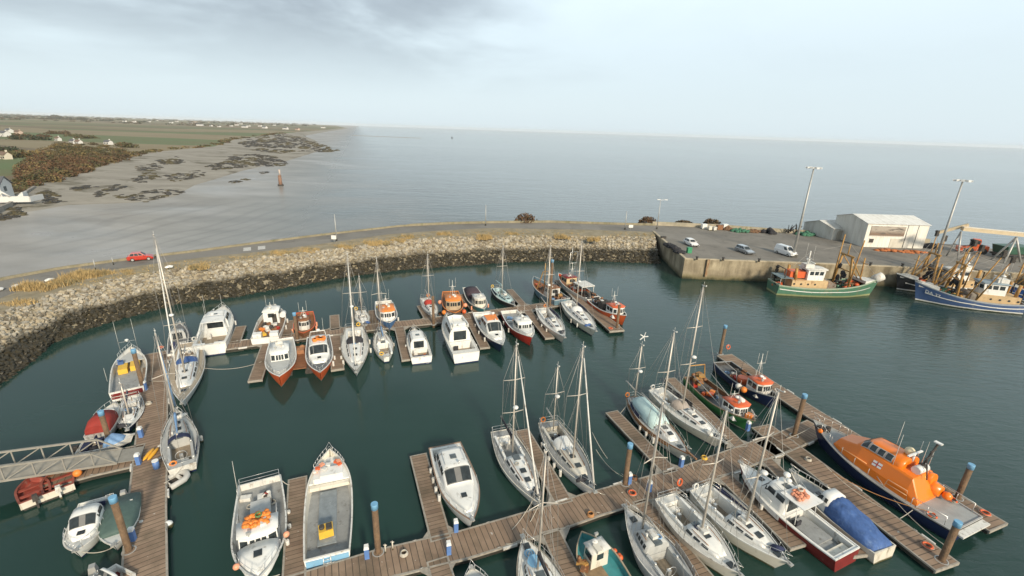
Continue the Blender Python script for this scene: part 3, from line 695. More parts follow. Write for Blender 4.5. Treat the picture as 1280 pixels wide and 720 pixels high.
    def stern_rail(s, root, h=.65, x1=None, mat=None, gap=0.0, name='stern_rail'):
        x0 = -s.L/2+.1; x1 = x1 if x1 is not None else x0+.12*s.L; b = MB()
        for zz in (h, h*.5): b.tube([s.pt(x1, 1, .1, zz), s.pt(x0, 1, .12, zz), s.pt(x0, -1, .12, zz), s.pt(x1, -1, .1, zz)], .018, 5)
        for x in (x0, x1):
            for sg in (1, -1): b.tube([s.pt(x, sg, .11, 0), s.pt(x, sg, .11, h)], .018, 5)
        return b.build(name, mat or ss, root)
    def fender(s, root, x, sg, mat=None, r=.13, ln=.6):
        b = MB(); y = sg*(s.half(x)+r+.01); z = s.sheer(x)-.25
        b.tube([(x, y, z), (x, y, z-.08), (x, y, z-ln+.08), (x, y, z-ln)], r, 8)
        b.tube([(x, y, z), (x, sg*(s.half(x)-.1), s.sheer(x)+.03)], .015, 4)
        return b.build('fender', mat or offw, root)
def rootat(bow, stern, zb, zs, name, label, cat, group):
    a, c = G(bow[0], bow[1], zb), G(stern[0], stern[1], zs); d = a-c; d.z = 0
    m = (a+c)/2
    o = empty(name, (m.x, m.y, 0), math.atan2(d.y, d.x), label, cat, group); return o, d.length
def local(root, p):
    d = p-root.location; a = -root.rotation_euler.z
    return Vector((d.x*math.cos(a)-d.y*math.sin(a), d.x*math.sin(a)+d.y*math.cos(a), d.z))
def dome(root, prof, zb, mat, name='coachroof', n=3.5, K=14, shallow=False):
    """prof: list of (x, half width, height); rounded box section. Returns (object, surface function)"""
    X = []
    for (x0, w0, h0), (x1, w1, h1) in zip(prof, prof[1:]):
        k = max(1, int(abs(x1-x0)/.35)); X += [x0+(x1-x0)*i/k for i in range(k)]
    X.append(prof[-1][0])
    def at(x):
        for (x0, w0, h0), (x1, w1, h1) in zip(prof, prof[1:]):
            if x0 <= x <= x1: u = (x-x0)/max(1e-6, x1-x0); return w0+(w1-w0)*u, h0+(h1-h0)*u
        return prof[-1][1:] if x > prof[-1][0] else prof[0][1:]
    zf = zb if callable(zb) else (lambda x: zb)
    def surf(x, a):
        w, h = at(x); ca, sa = math.cos(a), math.sin(a)
        return Vector((x, w*math.copysign(abs(ca)**(2/n), ca), zf(x)+h*abs(sa)**(2/n)))
    b = MB(); b.loft([[surf(x, math.pi*j/K) for j in range(K+1)] for x in X], 0, True)
    return b.build(name, mat, root), surf
def patch(parent, surf, xa, xb, aa, ab, mat, name='window', off=.014, nx=3, na=4):
    b = MB(); P = []
    for i in range(nx+1):
        for j in range(na+1):
            x, a = xa+(xb-xa)*i/nx, R(aa+(ab-aa)*j/na)
            p = surf(x, a); e = .01
            nrm = (surf(x+e, a)-p).cross(surf(x, a+e)-p)
            if nrm.length > 1e-9: nrm.normalize()
            if nrm.z < -.2 or (nrm.y*p.y < 0 and abs(nrm.y) > .5): nrm = -nrm
            P.append(p+nrm*off)
    b.v = [tuple(p) for p in P]
    for i in range(nx):
        for j in range(na): q = i*(na+1)+j; b.face((q, q+1, q+na+2, q+na+1), 0, True)
    return b.build(name, mat, parent)
def house(root, x0, x1, wa, wf, zb, h, wall, roof, rf=.0, ra=.0, ins=.05, nose=0.0, nw=.5, side=2, front=3, back=1, over=.1, th=.07, name='wheelhouse', wz=(.5, .86), gl=None, crown=.08, door=False):
    gl = gl or glass
    def outline(k):
        f, a = rf*k, ra*k; i = ins*k
        pts = [(x0+a, -(wa-i)), (x1-nose-f, -(wf-i))]
        if nose: pts += [(x1-f, -(wf*nw-i)), (x1-f, wf*nw-i)]
        pts += [(x1-nose-f, wf-i), (x0+a, wa-i)]
        return pts
    B, T = outline(0), outline(1)
    b = MB(); b.prism(B, zb, zb+h, 0, T); ob = b.build(name, wall, root)
    cxm = sum(p[0] for p in T)/len(T)
    b = MB(); n = len(T)
    rim = [((p[0]-cxm)*(1+over/max(.3, (x1-x0)/2))+cxm, p[1]+math.copysign(over, p[1])) for p in T]
    inner = [((p[0]-cxm)*.6+cxm, p[1]*.55) for p in T]
    z = zb+h+.003
    b.v = [(p[0], p[1], z) for p in rim]+[(p[0], p[1], z+th) for p in rim]+[(p[0], p[1], z+th+crown) for p in inner]
    b.face(list(reversed(range(n)))); b.face([2*n+i for i in range(n)], 0, True)
    for i in range(n):
        j = (i+1) % n; b.face((i, j, n+j, n+i)); b.face((n+i, n+j, 2*n+j, 2*n+i), 0, True)
    b.build('roof', roof, ob)
    def win(i, u0, u1, v0, v1, nm='window', mt=None):
        j = (i+1) % len(B)
        def q(u, v):
            lo = Vector((B[i][0]+(B[j][0]-B[i][0])*u, B[i][1]+(B[j][1]-B[i][1])*u, zb)); hi = Vector((T[i][0]+(T[j][0]-T[i][0])*u, T[i][1]+(T[j][1]-T[i][1])*u, zb+h))
            return lo.lerp(hi, v)
        c = [q(u0, v0), q(u1, v0), q(u1, v1), q(u0, v1)]
        nr = (c[1]-c[0]).cross(c[3]-c[0]).normalized(); mid = sum(c, Vector())/4
        if nr.dot(Vector((mid.x-cxm, mid.y, 0))) < 0: nr = -nr
        b = MB(); nn = len(b.v); b.v = [tuple(p-nr*.01) for p in c]+[tuple(p+nr*.015) for p in c]
        for f in ((4, 5, 6, 7), (0, 1, 5, 4), (1, 2, 6, 5), (2, 3, 7, 6), (3, 0, 4, 7)): b.face(f)
        b.build(nm, mt or gl, ob)
    def row(i, k, m=.10):
        if not k: return
        g = .06; w = (1-2*m-g*(k-1))/k
        for a in range(k): win(i, m+a*(w+g), m+a*(w+g)+w, wz[0], wz[1])
    last = len(B)-1
    row(0, side); row(last-1, side)
    if nose:
        row(2, front, .06)
        win(1, .12, .88, wz[0], wz[1]); win(3, .12, .88, wz[0], wz[1])
    else: row(1, front, .06)
    if back: row(last, back, .3)
    if door: win(last, .55, .85, .03, .8, 'door', dark)
    return ob
def aerial(root, x, y, z, h, r=.022, lean=0.0, mat=None): return one('aerial', lambda b: b.tube([(x, y, z), (x+lean, y, z+h)], r, 5, 0, r*.5), mat or offw, root)
def radome(root, x, y, z, r=.25, stalk=.4):
    def f(b): b.tube([(x, y, z), (x, y, z+stalk)], .05, 6); b.ball((x, y, z+stalk+r*.4), r, 0, .55)
    return one('radar_dome', f, white, root)
def hatch(root, x, y, z, s=.5, mat=None, rz=0): return one('hatch', lambda b: b.box((x, y, z), (s, s, .06), rz), mat or glass, root)
def cleat_line(b, x, y, z): b.tube([(x-.12, y, z+.08), (x+.12, y, z+.08)], .02, 5); b.tube([(x, y, z), (x, y, z+.08)], .025, 5)

def rig(root, H_, xm, hm, deckz, spreaders=1, boom=.36, cover=None, fur=None, mat=None, backstay=True, boomz=1.3, jib=True, dia=.085, dome_at=None, name='mast', wr=.015):
    mat = mat or alu; mt = one(name, lambda b: b.tube([(xm, 0, deckz-.05), (xm-.004*hm, 0, hm)], dia, 8, 0, dia*.7), mat, root)
    z = [deckz+(hm-deckz)*(.58 if spreaders == 1 else .38), deckz+(hm-deckz)*.68][:spreaders]
    for zz in z:
        one('spreader', lambda b: (b.tube([(xm-.25, .95, zz-.03), (xm, 0, zz+.05), (xm-.25, -.95, zz-.03)], .035, 6)), mat, mt)
    one('masthead_gear', lambda b: (b.tube([(xm, 0, hm), (xm, 0, hm+.45)], .015, 4), b.bar((xm-.25, 0, hm+.06), (xm+.3, 0, hm+.06), .05, .05), b.ball((xm+.3, 0, hm+.12), .07)), offw, mt)
    if dome_at: one('radar_dome', lambda b: (b.box((xm+.2, 0, dome_at-.06), (.4, .12, .06)), b.ball((xm+.36, 0, dome_at+.07), .25, 0, .6)), white, mt)
    bow = (H_.L/2-.05, 0, H_.sheer(H_.L/2)+.05)
    for sg in (1, -1):
        ch = H_.pt(xm-.15, sg, .06, 0); pts = [ch]+[(xm-.25, sg*.95, zz-.03) for zz in z]+[(xm, 0, hm-.1)]
        one('shroud', lambda b: (b.tube(pts, wr, 4), b.tube([H_.pt(xm-.6, sg, .06, 0), (xm, 0, z[0] if z else hm*.6)], wr, 4)), wire, root)
    one('halyard', lambda b: [b.tube([(xm-.12, s*.16, hm-.2), (xm-.25+.1*s, s*.3, deckz+.1)], .012, 4) for s in (1, -1, .3)], wire, root)
    if boom: one('topping_lift', lambda b: (b.tube([(xm-.05, 0, hm-.05), (xm-boom*H_.L, 0, deckz+boomz+.1)], .012, 4), b.tube([(xm, 0, hm*.6), (xm-boom*H_.L*.5, .1, deckz+boomz+.1)], .012, 4)), wire, root)
    if jib:
        top = (xm+.05, 0, hm-.15)
        one('forestay', lambda b: b.tube([bow, top], wr, 4), wire, root)
        if fur: one('furled_headsail', lambda b: b.tube([Vector(bow).lerp(Vector(top), .05), Vector(bow).lerp(Vector(top), .4), Vector(bow).lerp(Vector(top), .93)], .09, 7, 0, .045), fur, root)
    if backstay: one('backstay', lambda b: b.tube([(-H_.L/2+.1, 0, H_.sheer(-H_.L/2)), (xm-.05, 0, hm)], wr, 4), wire, root)
    if boom:
        bl = boom*H_.L; bz = deckz+boomz
        bo = one('boom', lambda b: b.tube([(xm-.1, 0, bz), (xm-bl, 0, bz+.05)], .07, 7), mat, root)
        if cover:
            def f(b):
                rings = []
                for i in range(9):
                    u = i/8; x = xm-.02-(bl-.1)*u; hh = (.55 if i == 0 else .42)*(1-u*.55); w = .15*(1-.45*u)
                    rings.append([(x, w*math.cos(a)*(1 if math.sin(a) < 0 else .75), bz-.12+hh*.5+hh*.5*math.sin(a)+.05*u) for a in [2*math.pi*k/10 for k in range(10)]])
                b.loft(rings, 0, True, True)
            one('sail_cover', f, cover, bo)
    return mt
def yacht(bow, stern, label, B=3.3, fb=(.95, .85, 1.2), tr=.68, bp=1.9, hullm=None, top=None, deckm=None, trim=None, boot=None, bottom=None, mast=None, tip=None, spreaders=1, cover=cgrey, fur=None, hood=None, cabin=(-.02, .30), ch=.42, rec=(-.42, -.08), wheel=True, hatches=2, group='sailing yachts', wins=3, dome_m=False, fenders=((.1, 1), (-.15, 1)), rails=True, stripes=None, sole=None, name='sailing_yacht', pulp=True, mizzen=None, cabmat=None, backstay=True, boom=.36):
    root, L = rootat(bow, stern, fb[2], fb[0], name, label, 'yacht', group)
    B *= .85; Hl = Hull(L, B, fb, tr, bp, .42, .10, .02); hullm = hullm or white; top = top or white; deckm = deckm or deckw
    Hl.build(root, [hullm, trim or hullm, boot or navy, bottom or dark])
    xa, xb = rec[0]*L, rec[1]*L
    Hl.deck(root, [deckm, sole or teak, top], .03, (xa, xb, B*.25, .30))
    Hl.gunwale(root, trim or gtim, .06, .05, .03, 'toe_rail')
    c0, c1 = cabin[0]*L, cabin[1]*L; zd = lambda x: Hl.sheer(x)-.06
    w = lambda x: Hl.half(x)*.62
    ob, sf = dome(root, [(xb+.02, w(xb)*1.0, ch+.10), (c0, w(c0), ch+.08), (c0+(c1-c0)*.6, w(c0+(c1-c0)*.6), ch), (c1-.25, w(c1)*.95, ch*.55), (c1, w(c1)*.8, .07)], zd, cabmat or top)
    ln = (c1-c0)
    for sg in (0, 1):
        for k in range(wins):
            u0 = .02+.80*k/wins; u1 = u0+.80/wins-.06
            a = (14, 40); a = a if not sg else (166, 140)
            patch(ob, sf, xb+.2+(c1-xb)*u0*.9, xb+.2+(c1-xb)*u1*.9, a[0], a[1], glass)
    for k in range(hatches):
        x = c0+ln*(.30+.38*k); p = sf(x, math.pi/2); hatch(root, x, 0, p.z+.03, .48)
    hatch(root, min(L*.40, c1+.9), 0, Hl.sheer(c1+.8)+.02, .45, glass)
    p = sf(xb+.4, math.pi/2); one('companionway', lambda b: b.box((xb+.35, 0, p.z-.06), (.7, .62, .18)), glassl, root)
    # coamings, winches
    for sg in (1, -1): one('coaming', lambda b: b.box(((xa+xb)/2, sg*(B*.25+.11), Hl.sheer(xa)+.08), (xb-xa-.1, .2, .24)), top, root)
    for sg in (1, -1): one('winch', lambda b: b.tube([(xb-.9, sg*(B*.25+.11), Hl.sheer(xa)+.2), (xb-.9, sg*(B*.25+.11), Hl.sheer(xa)+.36)], .08, 8), ss, root)
    if wheel:
        xw = xa+.9; one('wheel', lambda b: (b.ring((xw, 0, .95), .42, .022, R(90), 0, R(90)), b.box((xw+.18, 0, .62), (.22, .25, .66))), ss, root)
    else: one('tiller', lambda b: b.tube([(xa-.1, 0, 1.0), (xa+1.0, .15, 1.15)], .03, 6), wood, root)
    if hood:
        def f(b):
            rings = []
            for x, h, wd in ((xb-.75, .95, 1.0), (xb-.2, 1.02, 1.0), (xb+.55, .50, .95)):
                rings.append([(x, w(xb)*wd*math.cos(math.pi*k/10)*1.0, Hl.sheer(xb)-.05+h*math.sin(math.pi*k/10)**.6) for k in range(11)])
            b.loft(rings, 0, True, caps=False)
        one('sprayhood', f, hood, root)
    if mast:
        g = G(mast[0], mast[1], 1.2); xm = local(root, g).x
        hm = height_to(root.matrix_basis @ Vector((xm, 0, 0)), tip[1])
        rig(root, Hl, xm, hm, Hl.sheer(xm)+.3, spreaders, boom, cover, fur, dome_at=hm*.5 if dome_m else None, backstay=backstay)
    if mizzen:
        mp, mtip = mizzen; g = G(mp[0], mp[1], 1.2); xm = max(local(root, g).x, -L*.46); hm = height_to(root.matrix_basis @ Vector((xm, 0, 0)), mtip[1])
        rig(root, Hl, xm, hm, Hl.sheer(xm), 1, .2, cover, None, jib=False, backstay=False, dia=.07, dome_at=hm*.62, name='mizzen_mast', boomz=1.2)
    if pulp: Hl.rail(root, L*.36, L*.44, .6, n=1, bow=True, name='pulpit'); Hl.stern_rail(root)
    if rails: Hl.rail(root, -L*.36, L*.36, .58, n=6, r=.012)
    for x, sg in fenders: Hl.fender(root, x*L, sg)
    # things that live on a cruising deck: grab rails, vents, bags, coils, weather cloths
    for sg in (1, -1): one('grab_rail', lambda b: b.tube([(x, sg*w(x)*.72, sf(x, math.pi*.5).z+.05) for x in [xb+.5+(c1-xb-1.3)*k/5 for k in range(6)]], .028, 5), wood, root)
    one('coiled_line', lambda b: b.ring((c0-.1, rnd.uniform(-.4, .4), sf(c0, math.pi/2).z+.05), .17, .045), rnd.choice((rope, csky, cnavy)), root)
    if rnd.random() < .6: one('liferaft_canister', lambda b: b.box((c0+(c1-c0)*.12, 0, sf(c0, math.pi/2).z+.12), (.75, .5, .24), 0, 0, .9), offw, root)
    if rnd.random() < .7: one('sail_bag', lambda b: blob(b, (c1+.45, rnd.choice((.35, -.4)), Hl.sheer(c1)+.12), (.6, .28, .2), 0, .2, True), rnd.choice((cnavy, cgrey, offw, cblue)), root)
    if rnd.random() < .7: one('horseshoe_buoy', lambda b: b.ring((-L/2+.16, rnd.choice((.55, -.6)), Hl.sheer(-L/2)+.45), .22, .07, R(80), 0, R(90)), rnd.choice((orange, yellow, offw)), root)
    if rnd.random() < .6: one('weather_cloth', lambda b: b.loft([[Hl.pt(x, 1 if B*7 % 2 < 1 else -1, .1, .06), Hl.pt(x, 1 if B*7 % 2 < 1 else -1, .1, .54)] for x in [xa+(xb-xa)*k/6 for k in range(7)]], 0, True, False, False), rnd.choice((cnavy, cgrey, cbeige)), root)
    one('cockpit_locker', lambda b: b.box((xa+.35, 0, .5), (.5, B*.34, .42)), top, root)
    one('vent_cowl', lambda b: b.tube([(c0+.2, w(c0)*.5, sf(c0, math.pi/2).z), (c0+.2, w(c0)*.5, sf(c0, math.pi/2).z+.28)], .08, 7), offw, root)
    one('bow_anchor', lambda b: (b.bar((L*.46, 0, Hl.sheer(L*.46)+.08), (L*.5+.15, 0, Hl.sheer(L*.5)+.06), .09, .08), b.box((L*.5+.12, 0, Hl.sheer(L*.5)-.04), (.3, .32, .08))), steel, root)
    return root, Hl, L
def cruiser(bow, stern, label, B=3.4, fb=(1.0, 1.0, 1.5), tr=.88, bp=2.3, hullm=None, top=None, deckm=None, trim=None, boot=None, bottom=None, cab=(-.12, .22), wind=.10, ch=1.55, low=.45, rec=(-.44, -.14), sole=None, fly=False, arch=True, glassm=None, group='motor boats', fenders=((.1, 1), (-.2, 1)), panes=3, rails=True, name='motor_cruiser', canopy=None, wside=True, fore=None, roofm=None, open_back=True, hat=True, swin=2):
    root, L = rootat(bow, stern, fb[2], fb[0], name, label, 'motor boat', group)
    B *= .85; ch *= .92; Hl = Hull(L, B, fb, tr, bp, .45, .10, -.01); hullm = hullm or white; top = top or white; glassm = glassm or glass
    Hl.build(root, [hullm, trim or hullm, boot or navy, bottom or dark])
    Hl.deck(root, [deckm or deckw, sole or teak, top], .04, (rec[0]*L, rec[1]*L, B*.40, .35))
    Hl.gunwale(root, trim or offw, .09, .07, .02)
    x0, xw0, xw1, x1 = cab[0]*L, wind*L, cab[1]*L, (fore if fore else cab[1]+.14)*L
    zd = lambda x: Hl.sheer(min(x, L*.3))-.08; w = lambda x: min(Hl.half(x)*.78, B*.40)
    ob, sf = dome(root, [(x0, w(x0), ch), (xw0, w(xw0), ch), (xw1, w(xw1), low+.04), (xw1+.05, w(xw1)*.98, low), (x1-.2, w(x1)*.8, low*.55), (x1, w(x1)*.6, .07)], zd, top, 'cabin', 4.2)
    # raked windscreen panes in a dark frame
    patch(ob, sf, xw0+.05*(xw1-xw0), xw1-.05*(xw1-xw0), 48, 132, M('window rubber', (.16, .16, .155), .6), 'windscreen_frame', .012, 3, 8)
    e = .10*(xw1-xw0); g0, g1 = 50, 130
    for k in range(panes):
        a0 = g0+(g1-g0)*k/panes+2; a1 = g0+(g1-g0)*(k+1)/panes-2
        patch(ob, sf, xw0+e, xw1-e, a0, a1, glassm, 'windscreen', .02)
    if wside:
        for sg in (0, 1):
            for k in range(swin):
                xa = x0+.15+(xw0-x0)*k/swin; xb = x0+(xw0-x0)*(k+1)/swin+ (.0 if k < swin-1 else .15)
                a = (20, 43) if not sg else (160, 137); patch(ob, sf, xa, xb, a[0], a[1], glassm, 'window', .015)
    if open_back:
        one('cabin_door', lambda b: b.box((x0-.02, 0, zd(x0)+ch*.46), (.05, w(x0)*1.2, ch*.72)), glassm, ob)
    if hat: p = sf(xw1+.45*(x1-xw1), math.pi/2); hatch(root, xw1+.45*(x1-xw1), 0, p.z+.02, .42)
    zt = zd(x0)+ch
    if xw0-x0 > 1.2 and ch > .9:
        for sg in (1, -1): one('roof_rail', lambda b: b.tube([(x, sg*w(x)*.66, sf(x, math.pi/2).z+.06) for x in [x0+.3+(xw0-x0-.6)*k/4 for k in range(5)]], .025, 5), ss, ob)
        if not fly: one('roof_hatch', lambda b: b.box(((x0+xw0)/2, 0, sf((x0+xw0)/2, math.pi/2).z+.03), (.5, .5, .06)), glassl, ob)
        one('search_lamp', lambda b: (b.tube([(xw0-.15, w(x0)*.2, sf(xw0-.15, math.pi/2).z-.02), (xw0-.15, w(x0)*.2, sf(xw0-.15, math.pi/2).z+.2)], .03, 5), b.ball((xw0-.12, w(x0)*.2, sf(xw0-.15, math.pi/2).z+.26), .1)), ss, ob)
    if fly:
        def f(b):
            xa, xb = x0+.1, xw0-.2; ww = w(x0)*.82
            b.prism([(xa, -ww), (xb, -ww*.9), (xb+.4, 0), (xb, ww*.9), (xa, ww)], zt-.03, zt+.12)
            for q in ((xa, -ww, xb, -ww*.9), (xb, -ww*.9, xb+.4, 0), (xb+.4, 0, xb, ww*.9), (xb, ww*.9, xa, ww)): b.bar((q[0], q[1], zt+.33), (q[2], q[3], zt+.33), .1, .5)
            b.box((xa+.5, 0, zt+.35), (.6, ww*1.5, .5))
        one('flybridge', f, top, root)
        one('flybridge_screen', lambda b: [b.bar((xw0-.2, sg*w(x0)*.72, zt+.68), (xw0+.2, 0, zt+.68), .03, .25) for sg in (1, -1)], glassm, root)
    if arch:
        one('radar_arch', lambda b: (b.tube([(x0+.1, w(x0)*.8, zt-.1), (x0-.1, w(x0)*.7, zt+.45), (x0-.1, -w(x0)*.7, zt+.45), (x0+.1, -w(x0)*.8, zt-.1)], .05, 6)), white, root)
        radome(root, x0-.1, .1, zt+.45, .24, .08)
        aerial(root, x0-.1, w(x0)*.6, zt+.4, 1.8)
    if canopy:
        def f(b):
            xa, xb = rec[0]*L, x0+.1; rings = []
            for x, hh in ((xa, .75), (xa+(xb-xa)*.3, 1.25), (xb, ch+.02)):
                rings.append([(x, B*.43*math.cos(math.pi*k/10), Hl.sheer(x)-.02+hh*math.sin(math.pi*k/10)**.5) for k in range(11)])
            b.loft(rings, 0, True)
        one('canvas_canopy', f, canopy, root)
    if rails: Hl.rail(root, L*.05, L*.43, .5, n=4, mid=False, bow=True, name='pulpit', r=.02)
    if rec[1]*L-rec[0]*L > 1.0:
        one('helm_seat', lambda b: (b.box((rec[1]*L-.55, B*.2, .62), (.45, .5, .5)), b.box((rec[1]*L-.78, B*.2, .98), (.1, .5, .4))), rnd.choice((offw, cnavy, cgrey)), root)
        one('stern_bench', lambda b: b.box((rec[0]*L+.35, 0, .58), (.5, B*.6, .44)), rnd.choice((offw, cream, cnavy)), root)
        one('deck_bag', lambda b: blob(b, ((rec[0]+rec[1])/2*L, -B*.18, .48), (.4, .28, .2), 0, .25, True), rnd.choice((cnavy, orange, dark, cgrey)), root)
        one('coiled_line', lambda b: b.ring(((rec[0]+rec[1])/2*L, B*.1, .39), .18, .04), rope, root)
    one('bow_anchor', lambda b: (b.bar((L*.45, 0, Hl.sheer(L*.45)+.08), (L*.5+.12, 0, Hl.sheer(L*.5)+.06), .09, .08), b.box((L*.49, 0, Hl.sheer(L*.49)+.03), (.3, .3, .07))), steel, root)
    for x, sg in fenders: Hl.fender(root, x*L, sg)
    return root, Hl, L
def workboat(bow, stern, label, B=3.4, fb=(1.1, 1.0, 1.7), tr=.8, bp=2.4, hullm=None, trim=None, boot=None, bottom=None, deckm=None, bul=.5, wh=(.0, .3), whw=.3, whh=1.9, wall=None, roof=None, nose=.35, rf=.12, side=2, front=3, bulm=None, group='working boats', name='fishing_boat', cat='fishing boat', clutter=True, mast=None, rails=None, sole=None, wz=(.52, .86), fenders=(), fm=None, back=1, door=True, gun=.11):
    root, L = rootat(bow, stern, fb[2], fb[0], name, label, cat, group)
    B *= .87; whh *= .9; Hl = Hull(L, B, fb, tr, bp, .48, .07, 0.0); hullm = hullm or white
    Hl.build(root, [hullm, trim or hullm, boot or dark, bottom or red])
    dm = deckm or deckg; Hl.deck(root, [dm, dm, bulm or offw], bul)
    Hl.gunwale(root, trim or offw, gun, .08, .02)
    if wh:
        x0, x1 = wh[0]*L, wh[1]*L; zb = min(Hl.sheer(x0), Hl.sheer(x1))-bul-.03
        ob = house(root, x0, x1, B*whw, B*whw*.96, zb, whh, wall or white, roof or white, rf=rf, nose=nose, side=side, front=front, door=door, back=back, wz=wz)
        zt = zb+whh+.1
    else: zt = Hl.sheer(0)
    if mast:
        xm, hm = mast
        mo = one('mast', lambda b: (b.tube([(xm*L, 0, zt-.1), (xm*L-.1, 0, zt+hm)], .05, 6, 0, .03), b.tube([(xm*L-.05, .55, zt+hm*.6), (xm*L-.05, -.55, zt+hm*.6)], .025, 5), b.tube([(xm*L, .5, zt-.1), (xm*L-.08, 0, zt+hm*.75)], .02, 5), b.tube([(xm*L, -.5, zt-.1), (xm*L-.08, 0, zt+hm*.75)], .02, 5)), offw, root)
        aerial(root, xm*L-.05, .5, zt+hm*.6, 1.5); aerial(root, xm*L-.05, -.5, zt+hm*.6, 1.3)
        radome(root, xm*L+.3, .1, zt, .22, .2)
    if rails: Hl.rail(root, rails[0]*L, rails[1]*L, .55, n=5, mid=False, bow=rails[1] > .4, name='guard_rail')
    for x, sg in fenders: Hl.fender(root, x*L, sg, fm)
    if wh:
        xr = (wh[0]+wh[1])/2*L
        one('roof_locker', lambda b: b.box((xr-.35, B*whw*.3, zt+.12), (.7, .4, .2), 0, 0, .9), rnd.choice((offw, greyd, cream)), root)
        one('deck_lamp', lambda b: (b.tube([(xr+.5, -B*whw*.4, zt), (xr+.5, -B*whw*.4, zt+.25)], .03, 5), b.box((xr+.52, -B*whw*.4, zt+.3), (.14, .26, .18))), steel, root)
    if L > 6 and clutter:
        for k in range(3): one('coiled_line', lambda b: b.ring((rnd.uniform(-.38, -.1)*L, rnd.uniform(-.28, .28)*B, Hl.sheer(0)-bul+.05), .24, .06), rnd.choice((rope, csky, dark, orange)), root)
        for k in range(2): one('fish_bin', lambda b: b.box((rnd.uniform(-.40, -.08)*L, rnd.uniform(-.3, .3)*B, Hl.sheer(0)-bul+.17), (.75, .45, .3), rnd.random()*3), rnd.choice((csky, yellow, offw, red, dark)), root)
    return root, Hl, L, zt
def gear(root, name, fn, mat): return one(name, fn, mat, root)
def pileup(root, x, y, z, n, s, mats, name='deck_gear', spread=.6):
    b = MB()
    for k in range(n):
        c = (x+rnd.uniform(-spread, spread), y+rnd.uniform(-spread, spread)*.7, z+rnd.uniform(0, s*.8))
        if rnd.random() < .5: b.box(c, (s*rnd.uniform(.4, 1), s*rnd.uniform(.4, 1), s*rnd.uniform(.3, .7)), rnd.random()*3, rnd.randrange(len(mats)))
        else: blob(b, c, (s*.45, s*.4, s*.3), rnd.randrange(len(mats)), .3, True)
    return b.build(name, mats, root)
# ------------------------------------------------------------------ pontoons
ZP = .55
def pontoon(pts, width, label, name='floating_walkway', mat=None, gus=(0, 0), floats=True, group=None, zt=ZP, rz=None):
    P = [G(x, y, zt) for x, y in pts] if not isinstance(pts[0], Vector) else pts
    a, e = P[0], P[-1]; d = e-a; root = empty(name, (a.x, a.y, 0), math.atan2(d.y, d.x), label, 'pontoon', group)
    Lc = [local(root, p) for p in P]; hw = width/2; n = len(Lc)
    nrm = []
    for i in range(n):
        t = (Lc[min(i+1, n-1)]-Lc[max(i-1, 0)]); t.z = 0; t.normalize(); nrm.append(Vector((-t.y, t.x, 0)))
    rings = [[p+nr*(hw-.13)+Vector((0, 0, 0)), p-nr*(hw-.13), p-nr*(hw-.13)-Vector((0, 0, .09)), p+nr*(hw-.13)-Vector((0, 0, .09))] for p, nr in zip(Lc, nrm)]
    b = MB(); b.loft(rings, 0, False, True); b.build('deck', mat or plank, root)
    for sg in (1, -1):
        b = MB(); b.loft([[p+nr*sg*(hw-.128)+Vector((0, 0, .012)), p+nr*sg*hw+Vector((0, 0, .012)), p+nr*sg*hw-Vector((0, 0, .12)), p+nr*sg*(hw-.128)-Vector((0, 0, .12))] for p, nr in zip(Lc, nrm)], 0, False, True)
        b.build('edge_beam', gtim, root)
        b = MB(); b.loft([[p+nr*sg*(hw-.03)-Vector((0, 0, .121)), p+nr*sg*(hw-.03)-Vector((0, 0, .40)), p+nr*sg*(hw-.12)-Vector((0, 0, .40)), p+nr*sg*(hw-.12)-Vector((0, 0, .121))] for p, nr in zip(Lc, nrm)], 0, False, True); b.build('shade_skirt', M('painted gap shade', (.03, .027, .02), .7, var=.4), root)  # dark strip added to paint the shaded gap under the deck edge
    for q, k in ((0, -1), (n-1, 1)):
        p, nr = Lc[q], nrm[q]; t = Vector((nr.y, -nr.x, 0)); c = p+t*(.055*k)-Vector((0, 0, .11)); one('end_beam', lambda b: b.box(c, (.1, width, .25), math.atan2(t.y, t.x)), gtim, root)
    if floats:
        tot = resample([tuple(p) for p in Lc], max(3, int((e-a).length/3)+1)); 
        for p, q in zip(tot, tot[1:]):
            m = p.lerp(q, .5); t = (q-p); one('float', lambda b: b.box((m.x, m.y, -.02), (t.length*.72, width*.82, .62), math.atan2(t.y, t.x)), conc, root)
    if gus[0]:       # triangular knees where a finger meets its walkway (at the last point)
        for sg in (1, -1):
            p, nr = Lc[-1], nrm[-1]; t = Vector((nr.y, -nr.x, 0)); A = p+nr*sg*hw-t*.05; 
            tri = [A, A-t*gus[0], A+nr*sg*gus[1]]
            one('gusset', lambda b: b.prism([(v.x, v.y) for v in tri], zt-.1, zt-.012), gtim, root)
    k = max(1, int((e-a).length/5))
    for i in range(k):
        p = Vector(Lc[0]).lerp(Lc[-1], (i+.5)/k) if n == 2 else resample([tuple(v) for v in Lc], 2*k+1)[2*i+1]
        for sg in (1, -1):
            if name == 'floating_walkway' and rnd.random() < .45: one('dock_fender', lambda b: b.box((p.x+.8, p.y+sg*(hw+.05), zt-.06), (rnd.uniform(.7, 1.1), .12, .2)), offw, root)
            one('cleat', lambda b: cleat_line(b, p.x, p.y+sg*(hw-.07), zt+.012), steel, root)
    return root
UW = [(203, 447), (249, 437), (330, 426), (412, 415), (480, 407), (540, 401), (590, 394), (650, 386), (712, 377)]
LWp = [(360, 741), (470, 706), (530, 691.5), (580, 680), (640, 662), (700, 644), (740, 630), (800, 613), (860, 596), (940, 566), (975, 553)]
pontoon([(194, 441), (190, 540), (183, 640), (178, 790)], 2.45, 'long boarded walkway pontoon at the left, running from the gangway boats towards the bottom edge')
pontoon(UW, 2.3, 'long boarded walkway pontoon of the far berths, white boats moored along both sides')
pontoon([(700, 350), (771, 413)], 2.4, 'outer end pontoon of the far berths with the orange hulled boat alongside')
